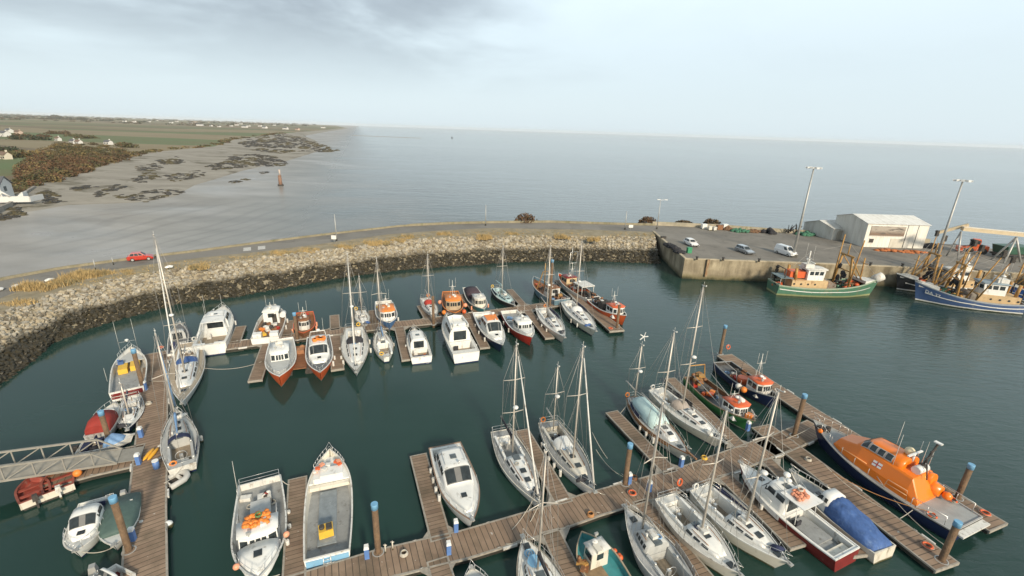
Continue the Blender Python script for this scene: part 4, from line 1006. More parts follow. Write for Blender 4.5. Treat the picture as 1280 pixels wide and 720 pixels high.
pontoon(LWp, 2.45, 'main boarded walkway pontoon of the near berths, crossing the bottom of the harbour')
pontoon([(175, 568), (120, 580), (60, 596)], 3.2, 'wide landing pontoon under the foot of the gangway')
pontoon([(906, 444), (1000, 506.5), (1090, 563), (1247, 658)], 2.4, 'outermost boarded pontoon on the seaward side of the orange lifeboat')
pontoon([(952, 533), (1045, 603), (1183, 707)], 2.4, 'boarded pontoon between the orange lifeboat and the boat under a blue tarpaulin')
pontoon([(958, 562), (1023, 533)], 2.4, 'short boarded cross piece joining the near walkway to the outermost pontoon')
FG = [((301, 408), (293, 429), 1.4, 'short finger pontoon right of the white boat with the open stern'), ((361, 401), (358, 420), 1.4, 'finger pontoon left of the brown wooden boat'),
      ((418, 394), (419, 412), 1.4, 'finger pontoon standing alone between the brown boat and the small far yacht'), ((466, 388), (468, 405), 1.4, 'finger pontoon left of the small blue hulled fishing boat'),
      ((526, 382), (536, 399), 1.3, 'finger pontoon left of the small yacht with a red sprayhood'), ((577, 368), (597, 391), 1.3, 'finger pontoon between the orange brown boat and the teal hulled boat'),
      ((637, 362), (655, 382), 1.3, 'finger pontoon right of the yacht under a pale blue cover'),
      ((319, 475), (335, 429), 1.5, 'finger pontoon left of the grey decked boat with an orange bow'), ((422, 461), (419, 420), 1.5, 'finger pontoon between the orange hulled motor boat and the big white yacht'),
      ((509, 449), (499, 409), 1.4, 'finger pontoon between the small yacht and the white boat seen from its stern'), ((606, 434), (587, 398), 1.4, 'finger pontoon between the flybridge cruiser and the black hulled motor boat'),
      ((687, 422), (659, 388), 1.4, 'finger pontoon right of the red hulled motor boat'),
      ((372, 598), (367, 733), 1.45, 'finger pontoon between the two big open workboats, bottom left'), ((523, 569), (551, 673), 1.5, 'finger pontoon left of the big white motor cruiser'),
      ((652, 538), (705, 628), 1.5, 'finger pontoon between the grey decked yacht and the two masted ketch'), ((765, 515), (838, 590), 1.5, 'finger pontoon left of the ketch under a pale blue cover'),
      ((838, 473), (926, 558), 1.4, 'finger pontoon between the white yacht and the green hulled fishing boat'),
      ((560, 745), (547, 700), 1.5, 'stub of finger pontoon at the bottom edge below the main walkway'), ((722, 735), (688, 664), 1.5, 'finger pontoon left of the teal fishing boat, bottom edge'),
      ((886, 730), (801, 626), 1.5, 'finger pontoon between the grey yacht and the first white yacht, bottom right'), ((997, 682), (905, 594), 1.5, 'finger pontoon between the second white yacht and the dark red hulled boat'),
      ((1076, 693), (958, 574), 1.3, 'finger pontoon between the dark red hulled boat and the boat under a blue tarpaulin')]
for a, b_, w, lb in FG: pontoon([a, b_], w, lb, 'finger_pontoon', plank2, (.9, .8), group='finger pontoons between the berths')
# ------------------------------------------------------------------ far berths and left walkway
FB = 'boats in the far berths'; NB = 'boats in the near berths'; LB = 'boats along the left walkway'
yacht((227, 503), (237, 428), 'big white sloop with blue sprayhood and tan side decks beside the left walkway', B=4.1, fb=(1.1, 1.0, 1.45), deckm=tan, mast=(229, 470), tip=(185, 295), spreaders=2, cover=None, hood=cblue, dome_m=True, cabin=(.0, .26), ch=.55, group=LB, trim=white, boom=.3, fenders=((.1, -1), (-.2, -1)), fur=offw)
yacht((220, 511), (228, 583), 'grey sailing yacht with blue sail cover and blue sprayhood, inflatable dinghy at its stern', B=3.3, hullm=offw, deckm=greyd, top=greyd, mast=(221, 535), tip=(186, 417), cover=csky, fur=csky, hood=cnavy, group=LB, fenders=((.0, 1), (-.2, 1), (-.05, -1)), trim=offw)
# open fishing boat, yellow boxes aboard
r_, h_, L_, z_ = workboat((163, 433), (158, 487), 'white open fishing boat with dark red transom beside the left walkway', B=3.7, hullm=white, wh=None, deckm=deckg, bul=.6, group=LB, tr=.88, fb=(1.2, 1.1, 1.6), rails=(.28, .46), clutter=False)
one('transom_panel', lambda b: b.box((-L_/2-.03, 0, .72), (.04, 2.55, .62)), dred, r_)
one('foredeck', lambda b: b.prism([(L_*.18, -1.3), (L_*.18, 1.3), (L_*.36, .8), (L_*.44, .3), (L_*.44, -.3), (L_*.36, -.8)], 1.05, 1.14), greyd, r_)
one('net_hauler', lambda b: (b.box((L_*.16, .8, 1.1), (.5, .5, .8)), b.tube([(L_*.16, .8, 1.5), (L_*.10, .9, 1.9)], .1, 8)), cblue, r_)
one('aerial_frame', lambda b: (b.tube([(L_*.36, .8, 1.3), (L_*.34, .8, 3.0), (L_*.34, -.8, 3.0), (L_*.36, -.8, 1.3)], .03, 5)), ss, r_)
for sg in (1, -1): aerial(r_, L_*.34, sg*.8, 3.0, 2.6, lean=.3)
aerial(r_, -.2*L_, 1.75, 1.1, 1.6)
radome(r_, L_*.34, 0, 2.95, .2, .15)
for k, (dx, dy, lb) in enumerate(((.14, .62, 'yellow fish box on the deck of the open fishing boat, nearer its left side'), (.17, -.45, 'yellow fish box on the deck of the open fishing boat, nearer the walkway'))):
    p = r_.matrix_basis @ Vector((dx*L_-.6, dy, .55))
    t = empty('fish_box', p, r_.rotation_euler.z, lb, 'fish box', 'yellow fish boxes')
    one('bin', lambda b: [b.box((0, 0, .03), (1.7, .85, .06))]+[b.box((sx*.83, 0, .3), (.05, .85, .5)) for sx in (1, -1)]+[b.box((0, sy*.4, .3), (1.6, .05, .5)) for sy in (1, -1)], yellow, t)
    one('lid', lambda b: b.box((0, 0, .56), (1.66, .82, .04)), yellow, t)
yacht((159, 536), (165, 497), 'small white yacht with navy hull and furled blue sail left of the walkway', B=2.5, fb=(.75, .7, .95), hullm=navy, trim=white, mast=(159, 516), tip=(147, 478), cover=cnavy, wheel=False, hatches=1, wins=2, rails=False, group=LB, ch=.35, fenders=((0, 1), (-.2, 1), (.2, 1)))
cruiser((143, 503), (121, 543), 'small white motor boat with a red canvas canopy left of the walkway', B=2.5, fb=(.8, .8, 1.1), cab=(.0, .16), wind=.07, ch=1.0, low=.35, canopy=M('deep red canvas', (.27, .03, .022), .85, var=.2, bump=.5, bscale=4), arch=False, group=LB, panes=2, rec=(-.45, .0), fenders=((0, -1), (-.2, -1)), hullm=offw)
r_, h_, L_ = cruiser((167, 543), (98, 560), 'long low white launch with a faded blue cover beside the landing pontoon', B=2.2, fb=(.6, .6, .85), cab=(.05, .12), wind=.1, ch=.5, low=.3, arch=False, group=LB, rails=False, panes=2, wside=False, open_back=False, hat=False, rec=(-.45, .0), fenders=())
one('cover', lambda b: b.loft([[(x, .86*math.cos(math.pi*k/8)*w, .55+hh*math.sin(math.pi*k/8)) for k in range(9)] for x, w, hh in ((-.02*L_, 1, .4), (.10*L_, .95, .75), (.24*L_, .8, .45), (.33*L_, .55, .25))], 0, True), csky, r_)
one('outboard_motor', lambda b: (b.box((-L_/2-.2, 0, .6), (.4, .35, .5)), b.box((-L_/2-.25, 0, .1), (.15, .12, .7))), dark, r_)
# inflatable dinghy
t, L_ = rootat((233, 591), (207, 606), .3, .3, 'inflatable_dinghy', 'grey inflatable dinghy floating behind the grey yacht with blue covers', 'dinghy', None)
one('tube', lambda b: b.tube([(-L_/2, .62, .25), (L_*.2, .62, .27), (L_*.4, .42, .33), (L_*.48, 0, .38), (L_*.4, -.42, .33), (L_*.2, -.62, .27), (-L_/2, -.62, .25)], .24, 9), M('hypalon grey', (.42, .42, .40), .6), t)
one('floor', lambda b: b.box((0, 0, .12), (L_*.8, .9, .06)), dark, t); one('thwart', lambda b: b.box((L_*.12, 0, .36), (.28, 1.0, .05)), offw, t); one('transom', lambda b: b.box((-L_*.42, 0, .3), (.06, .85, .4)), offw, t)
# two red boats at the landing pontoon
for (bw, st, hm, lb, ob) in (((36, 596), (44, 622), M('worn red interior', (.26, .05, .035), .7, var=.3, dirt=((.3, .22, .18), .4, 2)), 'red open boat with cream transom moored farthest out on the landing pontoon', dark), ((69, 586), (73, 611), brown, 'brown red open boat with cream transom and grey outboard, beside the landing pontoon', offw)):
    r_, h_, L_, z_ = workboat(bw, st, lb, B=2.2, fb=(.75, .7, .9), tr=.9, hullm=brown, trim=M('worn red gunwale', (.24, .07, .05), .7, var=.3), wh=None, deckm=hm, bulm=hm, bul=.38, group='red open boats at the landing', name='open_boat', cat='open boat', gun=.14)
    one('thwart', lambda b: [b.box((q*L_, 0, .62), (.3, 1.65, .06)) for q in (-.2, .12)], M('worn red thwart', (.28, .06, .04), .7, var=.3), r_)
    one('transom_panel', lambda b: b.box((-L_/2-.025, 0, .45), (.03, 1.75, .55)), cream, r_)
    o = one('outboard_motor', lambda b: (b.box((-L_/2-.28, 0, .95), (.45, .36, .45), 0, 0, .75), b.box((-L_/2-.26, 0, .35), (.18, .12, .9))), ob, r_)
cruiser((94, 689), (120, 624), 'small white cabin boat with a two pane windscreen, bottom left', B=2.6, fb=(.95, .9, 1.15), bp=3.0, cab=(-.16, .14), wind=.02, ch=1.25, low=.5, arch=False, panes=2, group=LB, rails=True, rec=(-.46, -.2), fenders=(), swin=1)
r_, h_, L_ = cruiser((142, 682), (154, 622), 'white boat under a grey green tarpaulin beside the left walkway', B=2.7, fb=(.8, .8, 1.0), cab=(-.3, -.1), wind=-.2, ch=.4, low=.3, arch=False, rails=False, group=LB, wside=False, open_back=False, hat=False, fenders=((.1, 1),))
one('tarpaulin', lambda b: b.loft([[(x, w*math.cos(math.pi*k/8), .72+hh*math.sin(math.pi*k/8)**.8) for k in range(9)] for x, w, hh in ((-L_*.5, 1.08, .3), (-L_*.2, 1.18, .6), (.05*L_, 1.16, .65), (.2*L_, 1.0, .45), (.27*L_, .88, .3))], 0, True), cgreen, r_)
one('outboard_motor', lambda b: (b.box((-L_/2-.3, 0, .9), (.5, .42, .55), 0, 0, .7), b.box((-L_/2-.28, 0, .3), (.2, .14, .9))), steel, r_)
one('ladder', lambda b: b.tube([(-L_/2+.1, -.5, .8), (-L_/2-.2, -.5, 1.3), (-L_/2-.2, -.95, 1.3), (-L_/2+.1, -.95, .8)], .03, 5), ss, r_)
cruiser((118, 737), (157, 711), 'white boat with a dark red interior at the bottom edge beside the left walkway', B=2.5, fb=(.8, .8, 1.0), cab=(-.05, .14), wind=.05, ch=.9, arch=False, sole=dred, group=LB, panes=2, fenders=((.0, -1),))
r_, h_, L_ = cruiser((98, 762), (108, 722), 'white boat with a grey outboard cut off by the bottom edge, far left', B=2.2, fb=(.75, .7, .95), cab=(-.05, .14), wind=.05, ch=.9, arch=False, group=LB, panes=2, fenders=())
one('outboard_motor', lambda b: (b.box((-L_/2-.3, .3, .95), (.55, .45, .55), 0, 0, .7), b.box((-L_/2-.28, .3, .3), (.2, .14, .9))), steel, r_)

# back row of the far berths
r_, h_, L_ = cruiser((224, 403), (221, 441), 'small dark decked boat with white wheel arch behind the big white sloop', B=2.6, fb=(.8, .8, 1.15), cab=(-.05, .1), wind=.03, ch=1.3, deckm=deckd, top=greyd, group=FB, arch=False, fenders=(), sole=navy)
r_, h_, L_ = cruiser((279, 382), (261, 431), 'big white motor boat with wide open aft deck, beside the blue hooded sloop', B=4.6, fb=(1.5, 1.5, 2.0), tr=.92, cab=(-.08, .2), wind=.12, ch=1.7, rec=(-.46, -.09), group=FB, sole=teak, fenders=((.1, -1),), open_back=True)
for sg in (1, -1): one('transom_locker', lambda b: b.box((-L_*.47, sg*1.15, 1.1), (.5, 1.3, .9)), white, r_)
one('roof_overhang', lambda b: b.prism([(-.2*L_, -1.3), (.05*L_, -1.3), (.05*L_, 1.3), (-.2*L_, 1.3)], 2.92, 3.02), white, r_)
one('roof_support', lambda b: [b.tube([(-.19*L_, sg*1.25, 2.95), (-.30*L_, sg*1.65, 1.5)], .09, 6) for sg in (1, -1)], white, r_)
for sg in (1, -1): aerial(r_, 0, sg*1.0, 3.0, 3.0)
r_, h_, L_, z_ = workboat((345, 381), (331, 422), 'white trawler type boat with cluttered brown deck, second of the far berths', B=4.2, fb=(1.4, 1.4, 2.0), tr=.9, wh=(.05, .28), whw=.28, whh=2.0, deckm=M('stained deck', (.16, .11, .075), .8, var=.3, dirt=(RUST, .4, 2)), roof=white, group=FB, fenders=((.1, -1), (-.1, -1)), mast=(.1, 1.2))
for q, s in ((-.42, 1), (-.42, -1)): gear(r_, 'deck_locker', lambda b: b.box((q*L_, s*1.0, 1.3), (.9, 1.0, .9)), white)
gear(r_, 'liferaft_canister', lambda b: b.tube([(.12*L_, -1.35, 1.8), (.22*L_, -1.35, 1.8)], .4, 10), white)
pileup(r_, -.15*L_, 0, 1.0, 14, .7, [dark, brown, orange, offw], spread=1.2)
r_, h_, L_, z_ = workboat((379, 416), (381, 390), 'small rusty brown wooden fishing boat behind the walkway', B=3.3, fb=(1.2, 1.0, 1.5), hullm=brown, trim=ored, wh=(-.1, .15), whw=.25, whh=1.6, wall=offw, roof=brown, deckm=brown, group=FB, fenders=((.1, 1), (-.1, 1), (.1, -1)), fm=salm, bulm=brown, mast=(-.05, 1.4))
pileup(r_, -.3*L_, 0, .9, 14, .5, [dark, red, orange, brown])
yacht((457, 406), (450, 388), 'small white yacht with bare mast behind the walkway, beside the lone finger', B=2.6, fb=(.8, .75, 1.0), mast=(453, 392), tip=(451, 346), wheel=False, hatches=1, cover=cgrey, group=FB, rails=False, fenders=())
workboat((487, 403), (479, 376), 'blue hulled fishing boat with an orange wheelhouse roof, bow to the walkway', B=3.6, fb=(1.1, 1.1, 1.8), hullm=blue, trim=white, wall=white, roof=orange, wh=(-.05, .25), whw=.36, group=FB, mast=(.0, 1.6), deckm=deckg, rails=(-.3, .0), boot=white, fenders=((.2, 1),))
yacht((545, 395), (531, 372), 'small white yacht with a red sprayhood in the back row', B=2.8, mast=(540, 379), tip=(536, 319), hood=cred, cover=None, group=FB, rails=False, wheel=False, hatches=1, fenders=())
r_, h_, L_, z_ = workboat((569, 391), (563, 364), 'rusty orange brown fishing boat with round orange fenders in the back row', B=3.9, fb=(1.2, 1.2, 1.9), hullm=brown, trim=orange, wall=M('tan wheelhouse', (.42, .33, .22), .6), roof=orange, wh=(-.08, .2), whw=.36, group=FB, mast=(.0, 2.6), deckm=brown, bulm=brown)
for x, s, m_ in ((.05, 1, salm), (.28, 1, ored), (.28, -1, orange), (-.1, -1, salm)): gear(r_, 'buoy_fender', lambda b: b.ball((x*L_, s*(h_.half(x*L_)+.3), 1.0), .36), m_)
pileup(r_, -.3*L_, 0, .9, 16, .6, [dark, ored, orange, brown], spread=.9)
r_, h_, L_, z_ = workboat((605, 386), (587, 359), 'teal hulled fishing boat with cream wheelhouse and dark canopy in the back row', B=3.6, fb=(1.2, 1.1, 1.7), hullm=teal, trim=offw, wall=cream, roof=offw, wh=(.08, .3), whw=.3, group=FB, deckm=deckg, fenders=((.2, 1), (.25, -1)), fm=salm)
gear(r_, 'dark_canopy', lambda b: b.loft([[(x, 1.2*math.cos(math.pi*k/8), 1.2+hh*math.sin(math.pi*k/8)) for k in range(9)] for x, hh in ((-.42*L_, .5), (-.25*L_, .85), (-.05*L_, .8))], 0, True), M('maroon black canvas', (.06, .04, .05), .9, bump=.4))
r_, h_, L_ = yacht((643, 381), (619, 360), 'white yacht under a pale blue cover in the back row', B=3.0, hullm=dark, trim=offw, top=cpale, deckm=cpale, mast=(632, 366), tip=(632, 308), group=FB, cover=cpale, rails=False, fenders=(), fb=(1.0, .9, 1.2))
r_, h_, L_, z_ = workboat((667, 345), (703, 374), 'slate blue trawler with rusty gantry moored behind the far end pontoon', B=4.4, fb=(1.5, 1.4, 2.4), hullm=slate, trim=greyd, wh=(-.25, -.05), whw=.28, whh=1.9, wall=offw, roof=brown, deckm=brown, bulm=slate, group=FB, mast=(-.05, 3.2))
gear(r_, 'gantry', lambda b: (b.tube([(.1*L_, 1.5, 1.3), (.08*L_, .5, 4.6), (.08*L_, -.5, 4.6), (.1*L_, -1.5, 1.3)], .1, 6), b.tube([(.1*L_, 0, 1), (.1*L_, 0, 6.0)], .11, 6)), boom_y)
pileup(r_, .22*L_, 0, 1.1, 12, .7, [dark, brown, ored], spread=.9); pileup(r_, -.36*L_, 0, 1.1, 10, .7, [dark, brown, boom_y], spread=.9)
r_, h_, L_, z_ = workboat((698, 341), (743, 373), 'white and rust coloured fishing boat with tall mast frame along the far end pontoon', B=4.0, fb=(1.1, 1.2, 2.1), hullm=offw, wall=M('buff wheelhouse', (.55, .42, .25), .6), roof=dred, wh=(.1, .3), whw=.33, deckm=brown, bulm=ored, group=FB, mast=(.12, 2.6), trim=offw)
gear(r_, 'mast_frame', lambda b: (b.tube([(.1*L_, .9, 3), (.1*L_, .7, 7.5), (.1*L_, -.7, 7.5), (.1*L_, -.9, 3)], .05, 6), b.tube([(.1*L_, .8, 5.4), (.1*L_, -.8, 5.4)], .05, 6), b.tube([(.1*L_, .35, 5.4), (.1*L_, .35, 8.5)], .04, 5)), ss)
gear(r_, 'work_platform', lambda b: (b.box((-.22*L_, 0, 2.6), (3.0, 2.6, .15)), [b.tube([(-.22*L_+sx*1.3, sy*1.2, .8), (-.22*L_+sx*1.3, sy*1.2, 2.6)], .05, 5) for sx in (1, -1) for sy in (1, -1)]), offw)
pileup(r_, -.05*L_, 0, 1.0, 24, .8, [dark, brown, ored, offw], spread=1.3); pileup(r_, -.38*L_, 0, 1.0, 18, .7, [dark, brown, black], spread=1.1)
r_, h_, L_, z_ = workboat((783, 394), (740, 371), 'bright orange hulled fishing boat with white wheelhouse at the end of the far pontoon', B=3.8, fb=(1.1, 1.1, 2.0), hullm=ored, trim=white, wall=white, roof=ored, wh=(.12, .34), whw=.34, deckm=dark, bulm=dark, group=FB, mast=(.15, 2.0), boot=ored)
gear(r_, 'net_drum', lambda b: b.tube([(-.02*L_, 1.3, 1.5), (-.02*L_, -1.3, 1.5)], .75, 10), dark); pileup(r_, -.28*L_, 0, 1.0, 20, .7, [dark, brown, black, offw], spread=1.2)
# front row of the far berths
r_, h_, L_, z_ = workboat((349, 470), (352, 423), 'white motor boat with grey foredeck and orange bow beside the leftmost finger of its row', B=3.9, fb=(1.2, 1.2, 1.9), hullm=ored, trim=white, wh=(-.12, .16), whw=.3, whh=1.9, deckm=greyd, bul=.25, group=FB, rails=(.1, .42), side=2, boot=white, nose=.15, rf=.4)
gear(r_, 'foredeck_cabin', lambda b: b.prism([(.16*L_, -1.12), (.16*L_, 1.12), (.34*L_, .65), (.38*L_, 0), (.34*L_, -.65)], 1.3, 1.75), greyd); gear(r_, 'liferaft_canister', lambda b: b.tube([(-.05*L_, -.4, z_+.25), (-.05*L_, .4, z_+.25)], .25, 8), offw)
r_, h_, L_ = cruiser((400, 465), (398, 420), 'white motor boat with orange red hull, dark side decks and orange roof gear', B=3.7, fb=(1.2, 1.2, 1.8), hullm=ored, trim=white, deckm=deckd, cab=(-.25, .1), wind=.02, ch=1.7, low=.6, group=FB, rec=(-.46, -.3), boot=white, fenders=((.05, 1), (.2, 1)))
gear(r_, 'roof_rack_gear', lambda b: [b.box((-.1*L_+rnd.uniform(-.4, .4), rnd.uniform(-.7, .7), 2.84), (.5, .4, .3), rnd.random()) for k in range(7)], orange)
t, L_ = rootat((373, 464), (378, 432), .5, .5, 'work_raft', 'dark floating work raft with rusty pump between the two orange hulled motor boats', 'raft', None)
one('pontoon_tube', lambda b: [b.tube([(-L_/2, sg*1.1, .2), (L_/2, sg*1.1, .2)], .42, 9) for sg in (1, -1)], dark, t); one('deck', lambda b: b.box((0, 0, .62), (L_*.9, 1.7, .1)), brown, t); one('pump', lambda b: (b.box((-.15*L_, 0, .95), (.9, .8, .5)), b.ball((-.3*L_, .1, .9), .35)), M('rust', (.33, .16, .08), .9, var=.3), t)
yacht((445, 464), (443, 409), 'big white yacht with tall mast and dark sprayhood, right of the orange red motor boat', B=4.1, fb=(1.15, 1.1, 1.45), mast=(443, 432), tip=(433, 318), hood=cgrey, cover=None, dome_m=True, group=FB, spreaders=1, fenders=((.0, 1), (-.2, 1), (.1, -1), (-.1, -1), (.2, -1)), fur=offw)
yacht((474, 410), (483, 446), 'slim white yacht with open cockpit, bow to the walkway, front row of the far berths', B=3.0, fb=(.9, .8, 1.1), mast=(477, 421), tip=(468, 325), cover=csky, group=FB, tr=.25, wheel=False, fenders=((.0, -1),), hatches=1)
cruiser((517, 410), (527, 446), 'small white motor boat seen from its stern, front row of the far berths', B=3.2, fb=(1.0, 1.0, 1.2), cab=(-.2, .2), wind=.12, ch=1.4, arch=False, group=FB, tr=.95, fenders=((.0, 1),), rec=(-.46, -.22))
cruiser((559, 392), (583, 441), 'white flybridge motor cruiser seen from its stern in the far berths', B=4.2, fb=(1.4, 1.5, 1.9), cab=(-.2, .18), wind=.08, ch=1.9, fly=True, group=FB, tr=.95, rec=(-.42, -.22), fenders=((.0, -1), (-.3, -1)))
r_, h_, L_ = cruiser((628, 431), (602, 390), 'black hulled motor boat with orange wheelhouse top and white foredeck', B=3.8, fb=(1.2, 1.2, 1.7), hullm=navy, trim=white, cab=(-.1, .2), wind=.12, ch=1.9, low=.55, group=FB, sole=deckd, rec=(-.46, -.12), fenders=((.0, -1), (-.2, -1), (.2, -1)), arch=False)
gear(r_, 'roof_panel', lambda b: b.box((-.0*L_, 0, 2.93), (1.9, 1.7, .06)), orange); radome(r_, -.05*L_, .4, 2.9, .25, .3); aerial(r_, -.08*L_, -.8, 3.0, 2.2)
r_, h_, L_, z_ = workboat((665, 421), (636, 388), 'red hulled motor boat with white forward wheelhouse and grey aft deck', B=3.8, fb=(1.2, 1.2, 1.8), hullm=red, trim=white, wh=(.02, .26), whw=.33, whh=2.0, deckm=deckg, group=FB, nose=.15, rf=.35, mast=(.05, 1.0), rails=(.2, .43), fenders=((.05, -1), (-.2, -1)))
gear(r_, 'foredeck_cabin', lambda b: b.prism([(.26*L_, -1.0), (.26*L_, 1.0), (.40*L_, .45), (.43*L_, 0), (.40*L_, -.45)], 1.4, 1.9), white)
yacht((706, 421), (677, 385), 'white cruising yacht with dark deck hatches, left of the pair by the far end pontoon', B=3.5, fb=(1.1, 1.1, 1.5), mast=(695, 392), tip=(695, 308), cover=None, group=FB, hullm=cream, trim=white, dome_m=True, hatches=3, fenders=((.0, -1), (.15, -1), (-.2, -1)), boom=.3)
yacht((745, 413), (708, 376), 'white cruising yacht with white sprayhood, right of the pair by the far end pontoon', B=3.7, fb=(1.1, 1.1, 1.5), mast=(732, 388), tip=(737, 303), hood=white, cover=None, group=FB, hullm=cream, trim=white, hatches=3, fenders=((.05, -1), (.2, -1)), dome_m=True, boom=.3)

# ------------------------------------------------------------------ near berths
r_, h_, L_, z_ = workboat((322, 724), (325, 600), 'white workboat with grey aft deck and orange gear on its wheelhouse roof, bottom left', B=3.95, fb=(1.1, 1.0, 1.5), tr=.86, bp=2.6, deckm=deckg, wh=(.02, .22), whw=.36, whh=1.55, group=NB, nose=.2, rf=.45, trim=M('chipped white rail', (.6, .6, .57), .6, dirt=((.05, .05, .05), .4, 4)), bul=.55, side=2)
gear(r_, 'foredeck_cabin', lambda b: b.loft([[(x, w*math.cos(math.pi*k/10), .85+hh*abs(math.sin(math.pi*k/10))**.6) for k in range(11)] for x, w, hh in ((.2*L_, 1.32, .75), (.3*L_, 1.12, .7), (.4*L_, .7, .6), (.46*L_, .28, .45))], 0, True), white)
hatch(r_, .30*L_, 0, 1.58, .5); h_.rail(r_, .25*L_, .44*L_, .5, n=3, mid=False, bow=True, name='pulpit'); h_.stern_rail(r_)
gear(r_, 'engine_box', lambda b: b.box((-.18*L_, .05, .85), (1.5, 1.3, .7)), greyd); gear(r_, 'seat', lambda b: b.box((-.3*L_, .3, .85), (.6, .9, .6)), offw); pileup(r_, -.3*L_, .4, 1.1, 5, .4, [red, offw, dark], spread=.3)
gear(r_, 'aft_canopy_frame', lambda b: [b.tube([(-.05*L_, sg*1.2, .6), (-.05*L_, sg*1.2, 2.2), (.05*L_, sg*1.2, 2.25)], .03, 5) for sg in (1, -1)], ss); aerial(r_, -.42*L_, -1.5, 1.2, 2.6, lean=-.3)
for x, s in ((.32, 1), (.18, -1)): gear(r_, 'buoy_fender', lambda b: b.ball((x*L_, -s*(h_.half(x*L_)+.1), 1.25), .21), salm)
for x in (-.1, .05, .2): h_.fender(r_, x*L_, 1)
p = r_.matrix_basis @ Vector((.05*L_, .0, z_))
t = empty('orange_gear_heap', p, r_.rotation_euler.z, 'heap of bright orange oilskins and buoys on the wheelhouse roof of the grey decked workboat', 'gear heap')
b = MB(); [blob(b, (rnd.uniform(-.55, .55), rnd.uniform(-.75, .75), .1+rnd.uniform(0, .12)), (.21, .18, .13), 0, .35, True) for k in range(46)]; b.build('oilskins', orange, t)
one('coiled_rope', lambda b: [b.ring((-.2, .1, .3+.05*k), .2, .03) for k in range(3)], M('green rope', (.1, .2, .08), .9), t)
r_, h_, L_, z_ = workboat((412, 561), (409, 694), 'big white open workboat with bare grey deck and light blue transom', B=3.9, fb=(1.1, 1.0, 1.5), tr=.84, bp=2.8, hullm=white, wh=None, deckm=deckg, bul=.65, group=NB, boot=lblue, bulm=cream, rails=(.3, .46), clutter=False)
gear(r_, 'foredeck', lambda b: b.prism([(.17*L_, -1.5), (.17*L_, 1.5), (.30*L_, 1.2), (.40*L_, .75), (.45*L_, .35), (.45*L_, -.35), (.40*L_, -.75), (.30*L_, -1.2)], .95, 1.08), white)
gear(r_, 'console', lambda b: (b.box((.22*L_, -.2, 1.35), (1.0, 1.7, .55)), b.box((.24*L_, .9, 1.3), (1.6, .5, .4))), white)
gear(r_, 'transom_panel', lambda b: b.box((-L_/2-.03, 0, .62), (.05, 2.65, .62)), lblue); gear(r_, 'stern_ladder', lambda b: [b.tube([(-L_/2-.08, y, 1.05), (-L_/2-.25, y, .25)], .03, 5) for y in (-.2, .25)]+[b.tube([(-L_/2-.12-.05*k, -.2, .85-.25*k), (-L_/2-.12-.05*k, .25, .85-.25*k)], .025, 5) for k in range(3)], ss)
gear(r_, 'hatch_cover', lambda b: b.box((-.12*L_, .1, .52), (5.2, 1.25, .1)), M('blue grey hatch', (.20, .23, .25), .6, var=.2, dirt=((.4, .42, .42), .3, 1)))
gear(r_, 'thwart', lambda b: b.box((.15*L_, 0, .8), (.35, 2.9, .3)), cream)
for k in range(9): gear(r_, 'life_jacket', lambda b: b.box((.27*L_+rnd.uniform(-.5, .5), rnd.uniform(-1.0, 1.0), 1.68+rnd.uniform(0, .1)), (.35, .3, .16), rnd.random()*3), rnd.choice((ored, salm, offw, red)))
p = r_.matrix_basis @ Vector((-.28*L_, .15, .575))
t = empty('salvage_pump', p, r_.rotation_euler.z+.1, 'yellow portable pump standing on the bare grey deck of the open workboat', 'pump')
one('frame', lambda b: (b.box((0, 0, .3), (.75, .95, .6))), yellow, t); one('engine', lambda b: (b.box((-.05, -.22, .66), (.5, .4, .14)), b.tube([(0, .25, .5), (0, .25, .8)], .18, 8)), dark, t)
cruiser((591, 651), (556, 556), 'big white motor cruiser with two pane windscreen, left of the grey decked yacht', B=3.75, fb=(1.2, 1.25, 1.65), cab=(-.28, .1), wind=-.02, ch=1.45, low=.5, group=NB, panes=2, rec=(-.46, -.3), sole=teak, tr=.9, fenders=((.1, -1), (.0, -1), (-.12, -1), (-.25, -1)), arch=False, fore=.40, deckm=white, swin=3, trim=M('rubbing strake', (.25, .17, .12), .6))
yacht((674, 629), (626, 538), 'white yacht with grey side decks and black sail cover in the near berths', B=3.4, deckm=deckg, mast=(649, 562), tip=(650, 430), spreaders=2, cover=cgrey, group=NB, dome_m=True, cabin=(.05, .33), fenders=(), trim=cream, boot=white, bottom=navy, backstay=True, fur=offw, sole=deckg)
yacht((743, 613), (685, 527), 'two masted ketch with grey decks and many fenders in the near berths', B=3.5, fb=(1.1, 1.0, 1.45), deckm=deckg, top=cream, mast=(715, 575), tip=(729, 433), spreaders=1, cover=None, mizzen=((694, 536), (703, 458)), group=NB, fenders=((.15, -1), (.05, -1), (-.05, -1), (-.15, -1), (-.25, -1)), hood=white, hullm=white, trim=cream, hatches=3, fur=offw, sole=navy)
r_, h_, L_ = yacht((862, 568), (789, 496), 'wooden trimmed cream ketch with a pale blue cockpit tent and a windmill mizzen', B=3.3, fb=(1.1, 1.0, 1.45), hullm=cream, deckm=greyd, trim=wood, mast=(831, 531), tip=(847, 415), spreaders=1, cover=None, mizzen=((802, 498), (813, 432)), group=NB, tr=.45, fenders=((.15, -1), (.05, -1), (-.05, -1)), cabin=(.05, .28), ch=.5, rec=(-.4, -.12))
one('cockpit_tent', lambda b: b.loft([[(x, 1.02*w*math.cos(math.pi*k/8), 1.1+hh*math.sin(math.pi*k/8)**.55) for k in range(9)] for x, w, hh in ((-.36*L_, .85, .9), (-.30*L_, .95, 1.15), (-.02*L_, 1.0, 1.2), (.06*L_, .95, .7))], 0, True), cpale, r_)
